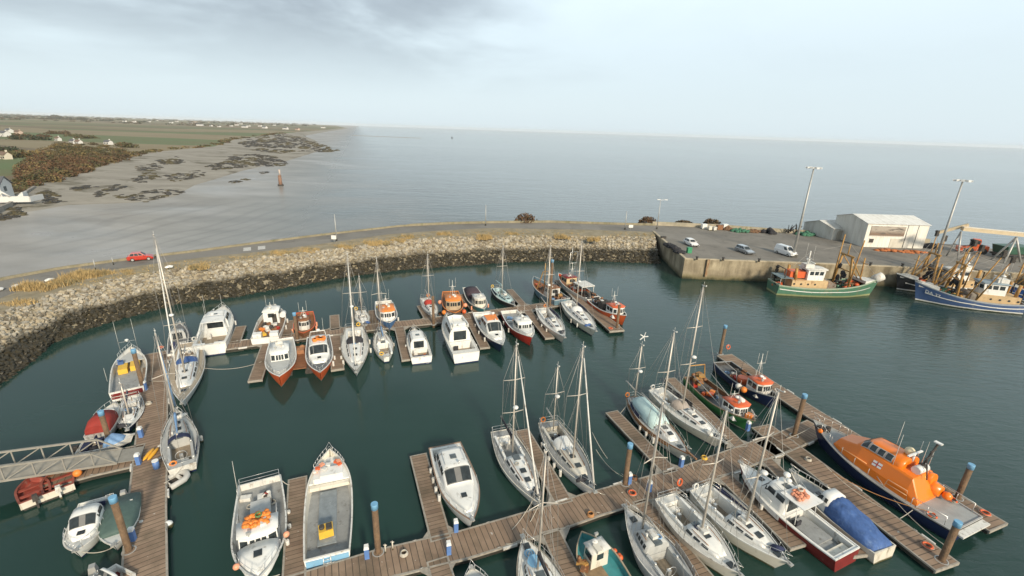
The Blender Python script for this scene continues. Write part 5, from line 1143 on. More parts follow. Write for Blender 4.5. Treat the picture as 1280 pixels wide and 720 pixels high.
one('wooden_strake', lambda b: [b.loft([[h_.pt(x, sg, -.03, -.08), h_.pt(x, sg, -.045, -.12), h_.pt(x, sg, -.045, -.3), h_.pt(x, sg, -.02, -.34)] for x in [L_*(-.42+.06*k) for k in range(13)]], 0, False, True) for sg in (1, -1)], wood, r_)
one('wind_generator', lambda b: [b.bar((-.42*L_, 0, 8.6), (-.42*L_+.0, .5*math.cos(k*1.257), 8.6+.5*math.sin(k*1.257)), .05, .08) for k in range(5)], white, r_)
one('bowsprit', lambda b: b.bar((L_*.45, 0, h_.sheer(L_*.45)+.1), (L_*.5+.9, 0, h_.sheer(L_*.5)+.2), .14, .12), wood, r_)
yacht((906, 552), (820, 486), 'long white yacht with beige cockpit tent and tall mast in the near berths', B=3.4, fb=(1.1, 1.05, 1.4), mast=(873, 507), tip=(899, 358), spreaders=2, cover=None, hood=cbeige, group=NB, cabin=(.02, .30), fenders=((-.2, -1),), hatches=2, rails=True, dome_m=True, hullm=cream, trim=white, boom=.28)
r_, h_, L_, z_ = workboat((944, 526), (866, 470), 'green hulled fishing boat with an orange wheelhouse roof and rusty deck gear', B=3.6, fb=(1.15, 1.1, 1.8), hullm=green, trim=M('brown gunwale', (.22, .17, .11), .7), boot=white, bottom=green, wall=white, roof=ored, wh=(.14, .35), whw=.32, whh=1.75, deckm=deckd, bulm=brown, group=NB, nose=.3, mast=(.18, .8), rails=(.35, .47))
pileup(r_, -.40*L_, 0, 1.1, 24, .7, [M('rust brown mesh', (.25, .13, .05), .9, var=.3), brown, boom_y], spread=.8); pileup(r_, -.12*L_, -.3, .9, 14, .55, [orange, dark, ored, dark], spread=.9); gear(r_, 'stern_gantry', lambda b: b.tube([(-.44*L_, 1.2, 1.0), (-.46*L_, 1.0, 2.8), (-.46*L_, -1.0, 2.8), (-.44*L_, -1.2, 1.0)], .08, 6), boom_y)
for s in (.9, -.9): gear(r_, 'derrick', lambda b: b.tube([(.1*L_, s, 1.2), (-.35*L_, s*1.3, 2.2)], .05, 5), steel)
gear(r_, 'liferaft_canister', lambda b: b.tube([(.2*L_, .3, z_+.2), (.28*L_, .3, z_+.2)], .22, 8), white); gear(r_, 'crate', lambda b: b.box((.40*L_, .2, 1.6), (.6, .6, .5), .4), orange)
r_, h_, L_, z_ = workboat((972, 497), (903, 452), 'navy hulled fishing boat with an orange wheelhouse roof and a red tub on deck', B=3.6, fb=(1.15, 1.1, 1.8), hullm=navy, trim=deckg, bottom=navy, wall=offw, roof=ored, wh=(.12, .33), whw=.33, whh=1.85, deckm=deckd, bulm=dark, group=NB, nose=.3, mast=(.16, 2.9), rails=(.36, .47))
pileup(r_, -.15*L_, .2, .9, 18, .55, [dark, black, brown, steel], spread=1.1); gear(r_, 'red_tub', lambda b: b.tube([(-.02*L_, -.5, .75), (-.02*L_, -.5, 1.55)], .55, 12), ored); gear(r_, 'work_frame', lambda b: [b.tube([(-.3*L_, sg*1.3, .9), (-.28*L_, sg*1.3, 2.3), (-.05*L_, sg*1.3, 2.2), (0, sg*1.3, .9)], .04, 5) for sg in (1, -1)], steel)
for x, m_ in ((.18, orange), (.10, offw)): gear(r_, 'buoy_fender', lambda b: b.ball((x*L_, -(h_.half(x*L_)+.3), 1.1), .36), m_)
# bottom row
r_, h_, L_ = cruiser((589, 709), (606, 775), 'small white boat at the bottom edge showing only its bow and pulpit', B=2.4, fb=(.8, .8, 1.1), cab=(-.2, .1), wind=.02, ch=1.0, arch=False, group=NB, fenders=())
r_, h_, L_ = yacht((654, 671), (700, 782), 'white yacht with blue emblem on its foredeck and black boom cover, bottom edge', B=3.5, fb=(1.0, .95, 1.25), mast=(684, 710), tip=(702, 562), spreaders=1, cover=cgrey, group=NB, cabin=(-.05, .24), fenders=(), hatches=0, wins=2)
one('emblem', lambda b: [b.ring((.30*L_, 0, h_.sheer(.3*L_)+.0), .32, .05, 0), b.ring((.30*L_, 0, h_.sheer(.3*L_)+.0), .14, .05, 0)], lblue, r_); one('deck_panel', lambda b: b.tube([(.15*L_, 0, h_.sheer(.15*L_)+.42), (.15*L_, 0, h_.sheer(.15*L_)+.45)], .5, 16), lblue, r_)
r_, h_, L_, z_ = workboat((727, 664), (778, 742), 'teal decked fishing boat with small white wheelhouse at the bottom edge', B=3.3, fb=(1.1, 1.05, 1.5), hullm=offw, trim=M('worn tan rail', (.34, .28, .2), .7), wh=(.02, .22), whw=.24, whh=1.6, wall=cream, roof=offw, deckm=teal, bulm=teal, group=NB, side=1, front=2, nose=.0, back=1, door=False, rf=.05)
radome(r_, .15*L_, .1, z_, .22, .1); pileup(r_, .05*L_, 1.1, .8, 8, .45, [brown, boom_y], spread=.4); gear(r_, 'wooden_well', lambda b: b.box((-.18*L_, .6, .62), (3.0, 1.6, .06)), M('brown deck boards', (.24, .17, .10), .8, var=.3))
gear(r_, 'hauler', lambda b: b.tube([(.12*L_, 1.35, 1.0), (.12*L_, 1.4, 1.7), (.06*L_, 1.5, 1.9)], .09, 7), brown)
for x in (.12, .0, .03): gear(r_, 'buoy_fender', lambda b: b.ball((x*L_, (h_.half(x*L_)+.22)*(-1), .8), .2), ored)
yacht((781, 633), (858, 738), 'grey aluminium yacht with dark framed pilothouse windows, bottom edge', B=3.6, fb=(1.1, 1.05, 1.3), hullm=greyd, deckm=M('light grey deck', (.40, .41, .41), .6), top=greyd, trim=offw, mast=(806, 662), tip=(845, 502), spreaders=1, cover=None, group=NB, cabin=(.0, .2), ch=.75, wins=4, hatches=1, boom=.3, fenders=(), bp=1.6, boot=greyd)
yacht((925, 717), (832, 620), 'first white yacht right of the grey one, orange lifebuoy on its stern rail', B=3.5, fb=(1.15, 1.1, 1.4), mast=(886, 664), tip=(919, 512), spreaders=1, cover=None, group=NB, hullm=cream, deckm=deckw, cabin=(.0, .30), fenders=((.0, 1), (.12, 1), (-.1, 1)), trim=offw, hatches=1, boom=.3, boot=cream)
yacht((986, 703), (874, 609), 'second white yacht right of the grey one, moored beside the dark red hulled boat', B=3.5, fb=(1.15, 1.1, 1.4), mast=(944, 653), tip=(990, 489), spreaders=2, cover=None, group=NB, hullm=cream, deckm=deckw, cabin=(.0, .30), fenders=((-.1, 1), (.05, 1), (.2, 1)), trim=white, hatches=2, boom=.3, boot=cream, dome_m=True)
r_, h_, L_ = cruiser((924, 577), (1060, 692), 'long white and dark red motor boat with grey aft deck, salmon roof gear', B=3.5, fb=(1.1, 1.1, 1.75), hullm=dred, trim=white, cab=(-.05, .2), wind=.13, ch=1.75, low=.5, group=NB, deckm=white, sole=deckg, rec=(-.47, -.07), tr=.9, fenders=((.1, 1), (.2, 1)), arch=False, boot=dred)
gear(r_, 'topside_band', lambda b: [b.loft([[h_.pt(x, sg, -.03, .0), h_.pt(x, sg, -.03, -.42), h_.pt(x, sg, .05, -.42), h_.pt(x, sg, .05, .0)] for x in [L_*(-.05+.045*k) for k in range(11)]], 0, False, True) for sg in (1, -1)], white)
gear(r_, 'aft_canopy_frame', lambda b: (b.box((-.09*L_, 0, 2.68), (1.9, 2.2, .06)), [b.tube([(-.14*L_, sg*1.05, 2.68), (-.16*L_, sg*1.15, 1.1)], .03, 5) for sg in (1, -1)]), white)
gear(r_, 'engine_hatch', lambda b: (b.box((-.22*L_, 0, .55), (2.2, 1.6, .35)), b.box((-.36*L_, .1, .5), (1.6, 1.3, .25))), deckg); gear(r_, 'radar_dome', lambda b: (b.ball((.10*L_, -.6, 3.15), .28, 0, .7), b.ball((.05*L_, -.2, 3.1), .23, 0, .7), b.tube([(.10*L_, -.6, 2.5), (.10*L_, -.6, 3.1)], .05, 6), b.tube([(.05*L_, -.2, 2.5), (.05*L_, -.2, 3.1)], .05, 6)), white)
p = r_.matrix_basis @ Vector((-.075*L_, .0, 2.72))
t = empty('salmon_gear_heap', p, r_.rotation_euler.z, 'heap of salmon pink ropes and buoys on the roof of the dark red hulled boat', 'gear heap')
b = MB(); [blob(b, (rnd.uniform(-.45, .45), rnd.uniform(-.6, .6), .08+rnd.uniform(0, .1)), (.18, .16, .12), 0, .35, True) for k in range(34)]; b.build('buoys', M('salmon', (.66, .28, .17), .8, var=.2), t)
one('coiled_rope', lambda b: [b.ring((.2, -.2, .28+.05*k), .18, .03) for k in range(3)], rope, t)
r_, h_, L_ = cruiser((988, 588), (1107, 687), 'white boat half covered by a crumpled blue tarpaulin', B=2.9, fb=(1.0, .95, 1.4), hullm=cream, trim=cream, deckm=deckg, cab=(-.02, .12), wind=.08, ch=1.5, low=.45, group=NB, rec=(-.46, -.06), fenders=(), arch=False, boot=cream, fore=.20)
def tarp(b):
    rings = []
    for i, (x, w, hh) in enumerate(((.0, .9, 1.42), (-.05, 1.0, 1.42), (-.15, 1.08, 1.3), (-.25, 1.1, 1.0), (-.36, 1.08, .75), (-.45, 1.02, .55), (-.49, .95, .15))):
        rings.append([(x*L_+rnd.uniform(-.05, .05), 1.08*w*math.cos(math.pi*k/14)*(1+(.05 if k % 2 else -.04)+rnd.uniform(-.03, .03)), .78+hh*math.sin(math.pi*k/14)**.62*(1+rnd.uniform(-.09, .09))+rnd.uniform(-.05, .05)) for k in range(15)])
    b.loft(rings, 0, True)
one('tarpaulin', tarp, cblue, r_); h_.rail(r_, .15*L_, .43*L_, .55, n=4, bow=True, name='pulpit')
# ------------------------------------------------------------------ lifeboat
t, L_ = rootat((1016, 527), (1211, 655), 1.9, 1.2, 'lifeboat', 'orange and navy rescue lifeboat moored between two pontoons at the right', 'lifeboat', None)
hb = Hull(L_, 4.5, (1.15, 1.25, 2.1), .86, 2.2, .42, .09, 0)
hb.build(t, [navy, black, navy, M('lifeboat red bottom', (.35, .03, .02), .4)], stripe=.16)
ldk = M('lifeboat grey deck', (.30, .32, .32), .6, var=.15, scale=1.5, dirt=((.42, .42, .40), .3, 1.2)); hb.deck(t, [ldk, ldk, ldk], .03); hb.gunwale(t, M('lifeboat rail', (.36, .36, .35), .6), .1, .1, .05)
zd = lambda x: hb.sheer(x)-.06
W0 = 1.62
# superstructure: sloping sides, wheelhouse on top of the coaming, sharp aft edge
def sup(b):
    rings = []
    for x, wb, wt, hh in ((-.295, 1.70, 1.62, .30), (-.225, 1.74, 1.36, 1.70), (-.05, 1.76, 1.32, 1.75), (.09, 1.68, 1.24, 1.6), (.17, 1.52, 1.12, 1.2), (.25, 1.22, .85, .8), (.275, 1.05, .7, .15)):
        z = zd(x*L_); hh *= 1.08; rings.append([(x*L_, -wb, z), (x*L_, -wb*.98, z+hh*.35), (x*L_, -wt, z+hh*.93), (x*L_, -wt+.12, z+hh), (x*L_, wt-.12, z+hh), (x*L_, wt, z+hh*.93), (x*L_, wb*.98, z+hh*.35), (x*L_, wb, z)])
    b.loft(rings, 0, False)
s_ = one('superstructure', sup, lorange, t)
o2, sf = dome(t, [(-.15*L_, 1.16, .95), (-.06*L_, 1.26, 1.0), (.07*L_, 1.2, .95), (.125*L_, 1.08, .32), (.14*L_, .95, .05)], zd(0)+1.55, lorange, 'wheelhouse', 3.0)
fr = M('window frame grey', (.40, .40, .38), .5)
for sg in (0, 1):
    for k, (xa, xb) in enumerate(((.062, .10), (.012, .048), (-.036, -.002), (-.084, -.05))):
        a = (16, 50) if k else (16, 60)
        if sg: a = (180-a[0], 180-a[1])
        f_ = patch(o2, sf, (xa-.006)*L_, (xb+.006)*L_, a[0]-(5 if not sg else -5), a[1]+(5 if not sg else -5), fr, 'window_frame', .012)
        patch(o2, sf, xa*L_, xb*L_, a[0], a[1], glass, 'window', .026)
for a0, a1 in ((66, 86), (94, 114)): patch(o2, sf, .082*L_, .118*L_, a0, a1, glass, 'windscreen', .02)
for sg in (1, -1):
    one('hand_rail', lambda b: b.tube([(.02*L_, sg*1.70, zd(0)+.85), (.13*L_, sg*1.60, zd(0)+.82), (.20*L_, sg*1.5, zd(0)+.75)], .035, 6), M('orange rail', (.8, .4, .15), .5), s_)
    one('side_guard_rail', lambda b: (b.tube([(-.12*L_, sg*2.05, zd(0)), (-.13*L_, sg*2.02, zd(0)+.85), (-.24*L_, sg*1.95, zd(0)+.85), (-.25*L_, sg*1.98, zd(0))], .03, 6), b.tube([(-.125*L_, sg*2.04, zd(0)+.45), (-.245*L_, sg*1.97, zd(0)+.45)], .025, 5)), M('pale orange rail', (.78, .5, .28), .5), t)
one('aft_deckhouse', lambda b: (b.tube([(-.23*L_, -.95, zd(0)+.6), (-.31*L_, -.95, zd(0)+.55)], .62, 12, 0, .45), b.ball((-.335*L_, -1.25, zd(0)+.36), .34), b.tube([(-.22*L_, -.9, zd(0)+1.2), (-.26*L_, -.9, zd(0)+1.25)], .5, 12)), lorange, t)
one('exhaust_bulkhead', lambda b: b.box((-.215*L_, 0, zd(0)+.85), (.08, 1.0, 1.5)), dark, s_)
one('liferaft_canister', lambda b: b.tube([(-.20*L_, -.75, zd(0)+2.0), (-.20*L_, .55, zd(0)+2.0)], .34, 10), white, t)
one('searchlight', lambda b: (b.ball((-.11*L_, -.4, zd(0)+2.75), .38), b.tube([(-.11*L_, -.4, zd(0)+2.2), (-.11*L_, -.4, zd(0)+2.7)], .1, 6)), M('cream searchlight', (.7, .6, .4), .4), t)
one('radar_scanner', lambda b: (b.bar((-.15*L_, -1.0, zd(0)+3.0), (-.15*L_, .9, zd(0)+3.0), .14, .1), b.tube([(-.15*L_, 0, zd(0)+2.3), (-.15*L_, 0, zd(0)+3.0)], .09, 6)), white, t)
one('mast', lambda b: (b.tube([(-.19*L_, -.3, zd(0)+1.6), (-.23*L_, -.3, zd(0)+4.6)], .08, 6), b.tube([(-.26*L_, .3, zd(0)+1.6), (-.21*L_, -.2, zd(0)+3.0)], .05, 5), b.tube([(-.222*L_, -.7, zd(0)+3.9), (-.222*L_, .1, zd(0)+3.9)], .05, 5), b.tube([(-.215*L_, -.8, zd(0)+3.2), (-.215*L_, .2, zd(0)+3.2)], .05, 5), b.ball((-.20*L_, -.3, zd(0)+2.1), .35)), dark, t)
one('mast_lamp', lambda b: b.box((-.23*L_, -.3, zd(0)+4.68), (.5, .3, .1)), white, t)
for x, y, h2 in ((-.10, 1.2, 3.2), (.0, -1.35, 3.0), (-.13, -1.3, 2.2), (-.16, -1.3, 2.4), (-.2, -1.2, 2.8)): aerial(t, x*L_, y, zd(0)+1.5, h2, .028)
for sg in (1, -1): one('aft_rail', lambda b: (b.tube([hb.pt(-.28*L_, sg, .12, .8), hb.pt(-.45*L_, sg, .12, .8)], .025, 5), [b.tube([hb.pt(q*L_, sg, .12, 0), hb.pt(q*L_, sg, .12, .8)], .025, 5) for q in (-.28, -.36, -.45)]), ss, t)
one('stern_platform', lambda b: b.box((-L_*.5-.3, 0, 1.0), (.5, 3.6, .14)), offw, t)
one('capstan', lambda b: (b.tube([(.38*L_, 0, 1.75), (.38*L_, 0, 2.3)], .22, 8), b.box((.41*L_, .3, 1.95), (.7, .5, .3))), dark, t)
one('anchor_buoy', lambda b: b.ball((.39*L_, .9, 2.0), .22), lorange, t)
hb.rail(t, .30*L_, .44*L_, .75, n=3, bow=True, name='pulpit', r=.022); 
for q in (.28, .18, .08, -.02): one('stanchion', lambda b: [b.tube([hb.pt(q*L_, sg, .12, 0), hb.pt(q*L_, sg, .12, .8)], .022, 5) for sg in (1, -1)], steel, t)
def flagq(b, x0, x1, z0, z1, off, mi):
    yy = lambda z: 1.735-(z-.61)*.40+off
    b.quad((x0, yy(z0), zd(0)+z0), (x1, yy(z0), zd(0)+z0), (x1, yy(z1), zd(0)+z1), (x0, yy(z1), zd(0)+z1), mi)
fx = -.06*L_
one('flag_emblem', lambda b: (flagq(b, fx, fx+.7, 1.0, 1.42, .02, 0), flagq(b, fx, fx+.7, 1.17, 1.25, .026, 1), flagq(b, fx+.31, fx+.39, 1.0, 1.42, .03, 1)), [white, red], s_)
for q, sg, lb in ((-.38, 1, 'orange and white lifebuoy on the near side of the lifeboat aft deck'), (-.35, -1, 'orange lifebuoy on the far side of the lifeboat aft deck, beside the black grating')):
    p = t.matrix_basis @ Vector(hb.pt(q*L_, sg, .35, .06)); e_ = empty('lifebuoy', p, 0, lb, 'lifebuoy', 'lifebuoys'); one('ring', lambda b: b.ring((0, 0, .06), .29, .07, 0, (0, 1)), [ored, white], e_)
    one('grab_line', lambda b: b.ring((0, 0, .06), .44, .012), rope, e_)
# ------------------------------------------------------------------ quay
fr_l, bk_l = G(856, 324, ZQ), G(815, 289, ZQ)
front = [fr_l, G(972, 328, ZQ), G(1110, 333.5, ZQ), G(1300, 344, ZQ), G(1560, 372, ZQ)]
back = [G(1560, 330, ZQ), G(1290, 317, ZQ), G(1160, 304, ZQ), G(1025, 293, ZQ), G(957, 289, ZQ), G(894, 284, ZQ), G(815, 280.5, ZQ)]
qp = [(p.x, p.y) for p in front]+[(p.x, p.y) for p in back]+[(bk_l.x, bk_l.y)]
def quay_mat():
    m, N, L, b = NT('quay concrete'); tc = N.new('ShaderNodeTexCoord').outputs['Object']; b.inputs['Roughness'].default_value = .9
    s = N.new('ShaderNodeSeparateXYZ'); L.new(tc, s.inputs[0])
    n = nnoise(N, L, nvec(N, L, tc, (.5, .5, .12)), 1.0, 7, .65); n2 = nnoise(N, L, nvec(N, L, tc, (.12, .12, .25)), 1.0, 6, .6)
    c = nmix(N, L, nmap(N, L, n2, .35, .65), (.42, .36, .25), (.25, .21, .145)); c = nmix(N, L, nmath(N, L, 'MULTIPLY', nmap(N, L, n, .40, .62), .85), c, (.13, .105, .065))
    zz = nmath(N, L, 'ADD', s.outputs[2], nmath(N, L, 'MULTIPLY', n, 2.2))
    c = nmix(N, L, nmap(N, L, zz, 2.3, 1.2), c, (.12, .105, .045)); c = nmix(N, L, nmap(N, L, zz, 1.6, .9), c, (.028, .03, .018))
    L.new(c, b.inputs['Base Color']); bump_to(N, L, b, nnoise(N, L, tc, 2.5, 6), .5, .12); return m
b = MB(); b.prism(qp, -2.5, ZQ-.02); o = b.build('quay', quay_mat()); o['kind'] = 'structure'
cen = Vector((sum(p[0] for p in qp)/len(qp), sum(p[1] for p in qp)/len(qp)))
polysheet('quay_surface', [(p[0]+(.55 if i in (0,) else 0), p[1]+(.6 if i < 5 else 0)) for i, p in enumerate(qp)], ZQ+.004, asphalt_mat('quay asphalt', (.15, .14, .122), (.225, .207, .18), .16))
b = MB()
for a, c in zip(front[:-1], front[1:]): b.bar((a.x, a.y+.35, ZQ+.07), (c.x, c.y+.35, ZQ+.07), .6, .18)
b.bar((fr_l.x+.32, fr_l.y+.7, ZQ+.06), (bk_l.x+.32, bk_l.y, ZQ+.06), .55, .16)
tag(b.build('quay_coping', M('worn coping', (.40, .345, .25), .9, var=.2, scale=.5, dirt=((.2, .17, .1), .4, .7))), 'raised concrete coping along the edge of the fishing quay', 'coping')
b = MB(); bl = [G(1290, 317, ZQ), G(1160, 304, ZQ), G(1025, 293, ZQ), G(957, 289, ZQ), G(894, 284, ZQ), G(815, 280.5, ZQ)]
for a, c in zip(bl[1:-1], bl[2:]): b.bar((a.x, a.y-.3, ZQ+.5), (c.x, c.y-.3, ZQ+.5), .5, 1.0)
tag(b.build('parapet_wall', wallm), 'tan concrete parapet wall at the back of the quay, boxes and nets against it', 'wall')
p = G(885, 325.2, ZQ)
one('quay_fender', lambda b: (b.box((p.x, p.y-.18, 2.6), (.45, .35, 3.6))), M('rusty fender post', (.30, .22, .13), .8, var=.3, dirt=(RUST, .5, 2)), label='rusty vertical fender post on the quay wall near its corner', cat='fender')
for px, lb in ((972, 'vertical tyre fender on the quay wall behind the stern of the green trawler'), (1117, 'vertical tyre fender on the quay wall between the green and the black trawler')):
    p = G(px, 331, ZQ-.2); one('quay_fender', lambda b: [b.tube([(p.x, p.y-.3, 1.2+.6*k), (p.x, p.y-.05, 1.2+.6*k)], .33, 10) for k in range(5)] and None, black, label=lb, cat='fender', group='tyre fenders on the quay')
for px, lb in ((872, 'iron bollard on the quay edge left of the rusty fender post'), (905, 'iron bollard on the quay edge right of the rusty fender post'), (950, 'iron bollard on the quay edge near the stern of the green trawler'), (1090, 'iron bollard on the quay edge near the bow of the green trawler'), (1130, 'iron bollard on the quay edge above the black trawler')):
    p = G(px, 325.6+(px-856)*.034, ZQ); t = empty('bollard', (p.x, p.y+.55, ZQ+.16), 0, lb, 'bollard', 'bollards along the quay edge')
    one('post', lambda b: b.tube([(0, 0, -.02), (0, 0, .5)], .22, 10, 0, .18), dark, t); one('cap', lambda b: b.tube([(0, 0, .5), (0, 0, .62)], .3, 10), dark, t)
# ------------------------------------------------------------------ sheds
def gable(name, A, B, depth, hw, hr, label, wall, roofm, mural=False):
    d = B-A; d.z = 0; Lw = d.length; root = empty(name, (A.x, A.y, ZQ), math.atan2(d.y, d.x), label, 'shed')
    b = MB(); b.v = [(0, 0, 0), (Lw, 0, 0), (Lw, depth, 0), (0, depth, 0), (0, 0, hw), (Lw, 0, hw), (Lw, depth, hw), (0, depth, hw), (0, depth/2, hr), (Lw, depth/2, hr)]
    for f in ((0, 1, 5, 4), (2, 3, 7, 6), (0, 4, 8, 7, 3), (1, 2, 6, 9, 5)): b.face(f)
    b.build('wall', wall, root); e = .25; s = (hr-hw)/(depth/2)
    one('roof', lambda b: (b.bar((Lw/2, -e, hw-e*s+.06), (Lw/2, depth/2, hr+.06), Lw+.5, .1), b.bar((Lw/2, depth+e, hw-e*s+.06), (Lw/2, depth/2, hr+.055), Lw+.5, .1)), roofm, root)
    return root, Lw
def rib_mat(name, c, axis=0, pitch=.9, dirt=.3):
    m, N, L, b = NT(name); tc = N.new('ShaderNodeTexCoord').outputs['Object']; b.inputs['Roughness'].default_value = .55
    s = N.new('ShaderNodeSeparateXYZ'); L.new(tc, s.inputs[0]); fr_ = nmath(N, L, 'FRACT', nmath(N, L, 'DIVIDE', s.outputs[axis], pitch))
    n = nnoise(N, L, nvec(N, L, tc, (.8, .8, .2)), 1.0, 6, .65)
    cc = nmix(N, L, nmath(N, L, 'MULTIPLY', nmap(N, L, n, .45, .75), dirt*2), c, (.26, .22, .16)); cc = nmix(N, L, nmath(N, L, 'MULTIPLY', nmath(N, L, 'LESS_THAN', fr_, .12), .35), cc, tuple(x*.5 for x in c))
    L.new(cc, b.inputs['Base Color']); bump_to(N, L, b, fr_, .3, .05); return m
A, B_ = G(1077.5, 308.5, ZQ), G(1153, 311, ZQ); hw = height_to(A, 279.5)-ZQ; dp = 11.0
r_, Lw = gable('harbour_shed', A, B_, dp, hw, hw+1.3, 'large cream shed with a long picture banner on its front wall', rib_mat('cream cladding', (.76, .735, .66), 0, .9, .18), rib_mat('pale metal roof', (.68, .68, .65), 0, 1.1, .2))
def mural():
    m, N, L, b = NT('faded picture banner'); tc = N.new('ShaderNodeTexCoord').outputs['Object']; b.inputs['Roughness'].default_value = .6
    s = N.new('ShaderNodeSeparateXYZ'); L.new(tc, s.inputs[0]); n = nnoise(N, L, nvec(N, L, tc, (.35, 1, 1.6)), 1.0, 6, .6, .5)
    h = nmath(N, L, 'ADD', s.outputs[2], nmath(N, L, 'MULTIPLY', n, 1.5))
    c = nmix(N, L, nmap(N, L, h, hw*.62+.6, hw*.62+1.3), (.20, .14, .10), (.36, .32, .27)); c = nmix(N, L, nmap(N, L, n, .5, .62), c, (.10, .085, .075))
    L.new(c, b.inputs['Base Color']); return m
one('picture_banner', lambda b: b.box((Lw*.345, -.06, hw*.70), (Lw*.56, .1, hw*.40)), mural(), r_); one('banner_frame', lambda b: (b.bar((Lw*.06, -.1, hw*.91), (Lw*.63, -.1, hw*.91), .06, .1), b.bar((Lw*.06, -.1, hw*.49), (Lw*.63, -.1, hw*.49), .06, .1)), offw, r_)
w_ = one('window', lambda b: b.box((Lw*.12, -.03, hw*.28), (1.0, .12, .9)), dark, r_); one('frame', lambda b: (b.box((Lw*.12, -.06, hw*.28+.5), (1.2, .14, .1)), b.box((Lw*.12, -.06, hw*.28-.5), (1.2, .14, .1))), offw, w_)
one('roller_door', lambda b: b.box((Lw*.54, -.03, hw*.2), (3.2, .08, hw*.4)), rib_mat('roller door', (.58, .55, .47), 2, .3), r_); one('downpipe', lambda b: [b.tube([(Lw*q, -.08, 0), (Lw*q, -.08, hw)], .07, 6) for q in (.66, .83)], steel, r_)
A, B_ = G(1039, 300, ZQ), G(1059, 299.5, ZQ); h2 = height_to(A, 286.5)-ZQ
r2, L2 = gable('store_shed', A, B_, 9, h2, h2+1.3, 'small grey white store shed beside the large cream shed', rib_mat('grey cladding', (.58, .57, .52)), rib_mat('store roof', (.60, .59, .55), 0, 1.0, .3))
one('double_door', lambda b: b.box((L2*.5, -.03, h2*.4), (2.4, .08, h2*.8)), rib_mat('double door', (.40, .37, .31), 0, 1.2), r2); one('vent_hood', lambda b: b.box((L2*.5, -.2, h2*.92), (1.2, .3, .25)), offw, r2)
# ------------------------------------------------------------------ vehicles
def car(px0, px1, z, label, paint, L=4.2, Wd=1.75, Hh=1.47, kind='hatch', cat='car', name='parked_car', grp='vehicles on the quay and road'):
    a, c = G(px0[0], px0[1], z), G(px1[0], px1[1], z); d = c-a; m = (a+c)/2
    t = empty(name, (m.x, m.y, z), math.atan2(d.y, d.x), label, cat, grp); h = L/2; w = Wd/2
    belt = {'hatch': .92, 'estate': .9, 'van': 1.15}[kind]
    pr = [(-h, .35, belt-.12), (-h+.12, .24, belt), (-h*.3, .22, belt+.02), (h*.35, .22, belt-.02), (h*.55, .22, belt-.06), (h-.35, .24, belt-.2), (h-.06, .3, belt-.34), (h, .4, belt-.45)]
    if kind == 'van': pr = [(-h, .35, belt), (-h+.1, .24, belt+.02), (h*.45, .24, belt+.02), (h*.62, .24, belt), (h-.2, .26, belt-.22), (h, .4, belt-.45)]
    def body(b):
        b.loft([[(x, -w*.93, lo), (x, -w, lo+.2), (x, -w*.99, hi-.08), (x, -w*.9, hi), (x, w*.9, hi), (x, w*.99, hi-.08), (x, w, lo+.2), (x, w*.93, lo)] for x, lo, hi in pr], 0, False)
    bo = one('body', body, paint, t)
    tb = {'hatch': (-h+.25, h*.42, -h+.65, h*.05), 'estate': (-h+.1, h*.42, -h+.35, h*.02), 'van': (-h+.02, h*.62, -h+.06, h*.25)}[kind]
    lo, hi = belt-.01, Hh
    ca = one('cabin', lambda b: b.prism([(tb[0], -w*.88), (tb[1], -w*.86), (tb[1], w*.86), (tb[0], w*.88)], lo, hi, 0, [(tb[2], -w*.72), (tb[3], -w*.70), (tb[3], w*.70), (tb[2], w*.72)]), paint, t)
    def lerp3(p, q, u): return tuple(p[i]+(q[i]-p[i])*u for i in range(3))
    def pane(nm, p0, p1, q1, q0, u0, u1, v0=.12, v1=.86, off=(0, 0, 0)):
        P = lambda u, v: Vector(lerp3(lerp3(p0, p1, u), lerp3(q0, q1, u), v))+Vector(off)
        one(nm, lambda b: b.quad(P(u0, v0), P(u1, v0), P(u1, v1), P(u0, v1)), glass, ca)
    pane('windscreen', (tb[1], -w*.86, lo), (tb[1], w*.86, lo), (tb[3], w*.70, hi), (tb[3], -w*.70, hi), .07, .93, off=(.012, 0, .008))
    pane('rear_window', (tb[0], -w*.88, lo), (tb[0], w*.88, lo), (tb[2], w*.72, hi), (tb[2], -w*.72, hi), .1, .9, .3, off=(-.012, 0, .008))
    segs = ((.04, .32), (.36, .62), (.66, .9)) if kind != 'van' else ((.70, .93),)
    for sg in (1, -1):
        for u0, u1 in segs: pane('side_window', (tb[0], sg*w*.88, lo), (tb[1], sg*w*.86, lo), (tb[3], sg*w*.70, hi), (tb[2], sg*w*.72, hi), u0, u1, .1, .85, (0, sg*.014, .003))
        for x in (-h*.60, h*.62):
            wh = one('wheel', lambda b: b.tube([(x, sg*(w-.2), .31), (x, sg*(w+.015), .31)], .31, 14), black, t); one('hub_cap', lambda b: b.tube([(x, sg*(w+.01), .31), (x, sg*(w+.03), .31)], .19, 10), steel, wh)
        one('headlight', lambda b: b.box((h-.09, sg*w*.7, belt-.38), (.2, .34, .15)), glassl, t); one('tail_light', lambda b: b.box((-h+.02, sg*w*.8, belt-.2), (.1, .2, .25)), dred, t)
        one('mirror', lambda b: b.box((tb[1]-.25, sg*(w+.08), belt+.08), (.12, .16, .12)), paint, t)
    return t
cw = M('white car paint', (.74, .74, .73), .25, var=.03, coat=.5); csil = M('silver car paint', (.36, .38, .40), .25, .5, var=.03, coat=.5); cr_ = M('red car paint', (.42, .035, .02), .3, var=.05, coat=.5)
car((857.5, 304), (869.5, 309.5), ZQ+.004, 'white hatchback parked near the corner of the quay', cw)
car((922.5, 313), (939, 319), ZQ+.004, 'silver grey estate car parked in the middle of the quay', csil, 4.5, 1.75, 1.48, 'estate')
car((972, 315.5), (991, 321.5), ZQ+.004, 'white van parked on the quay beside the floodlight mast', cw, 4.6, 1.85, 1.95, 'van', 'van', 'parked_van')
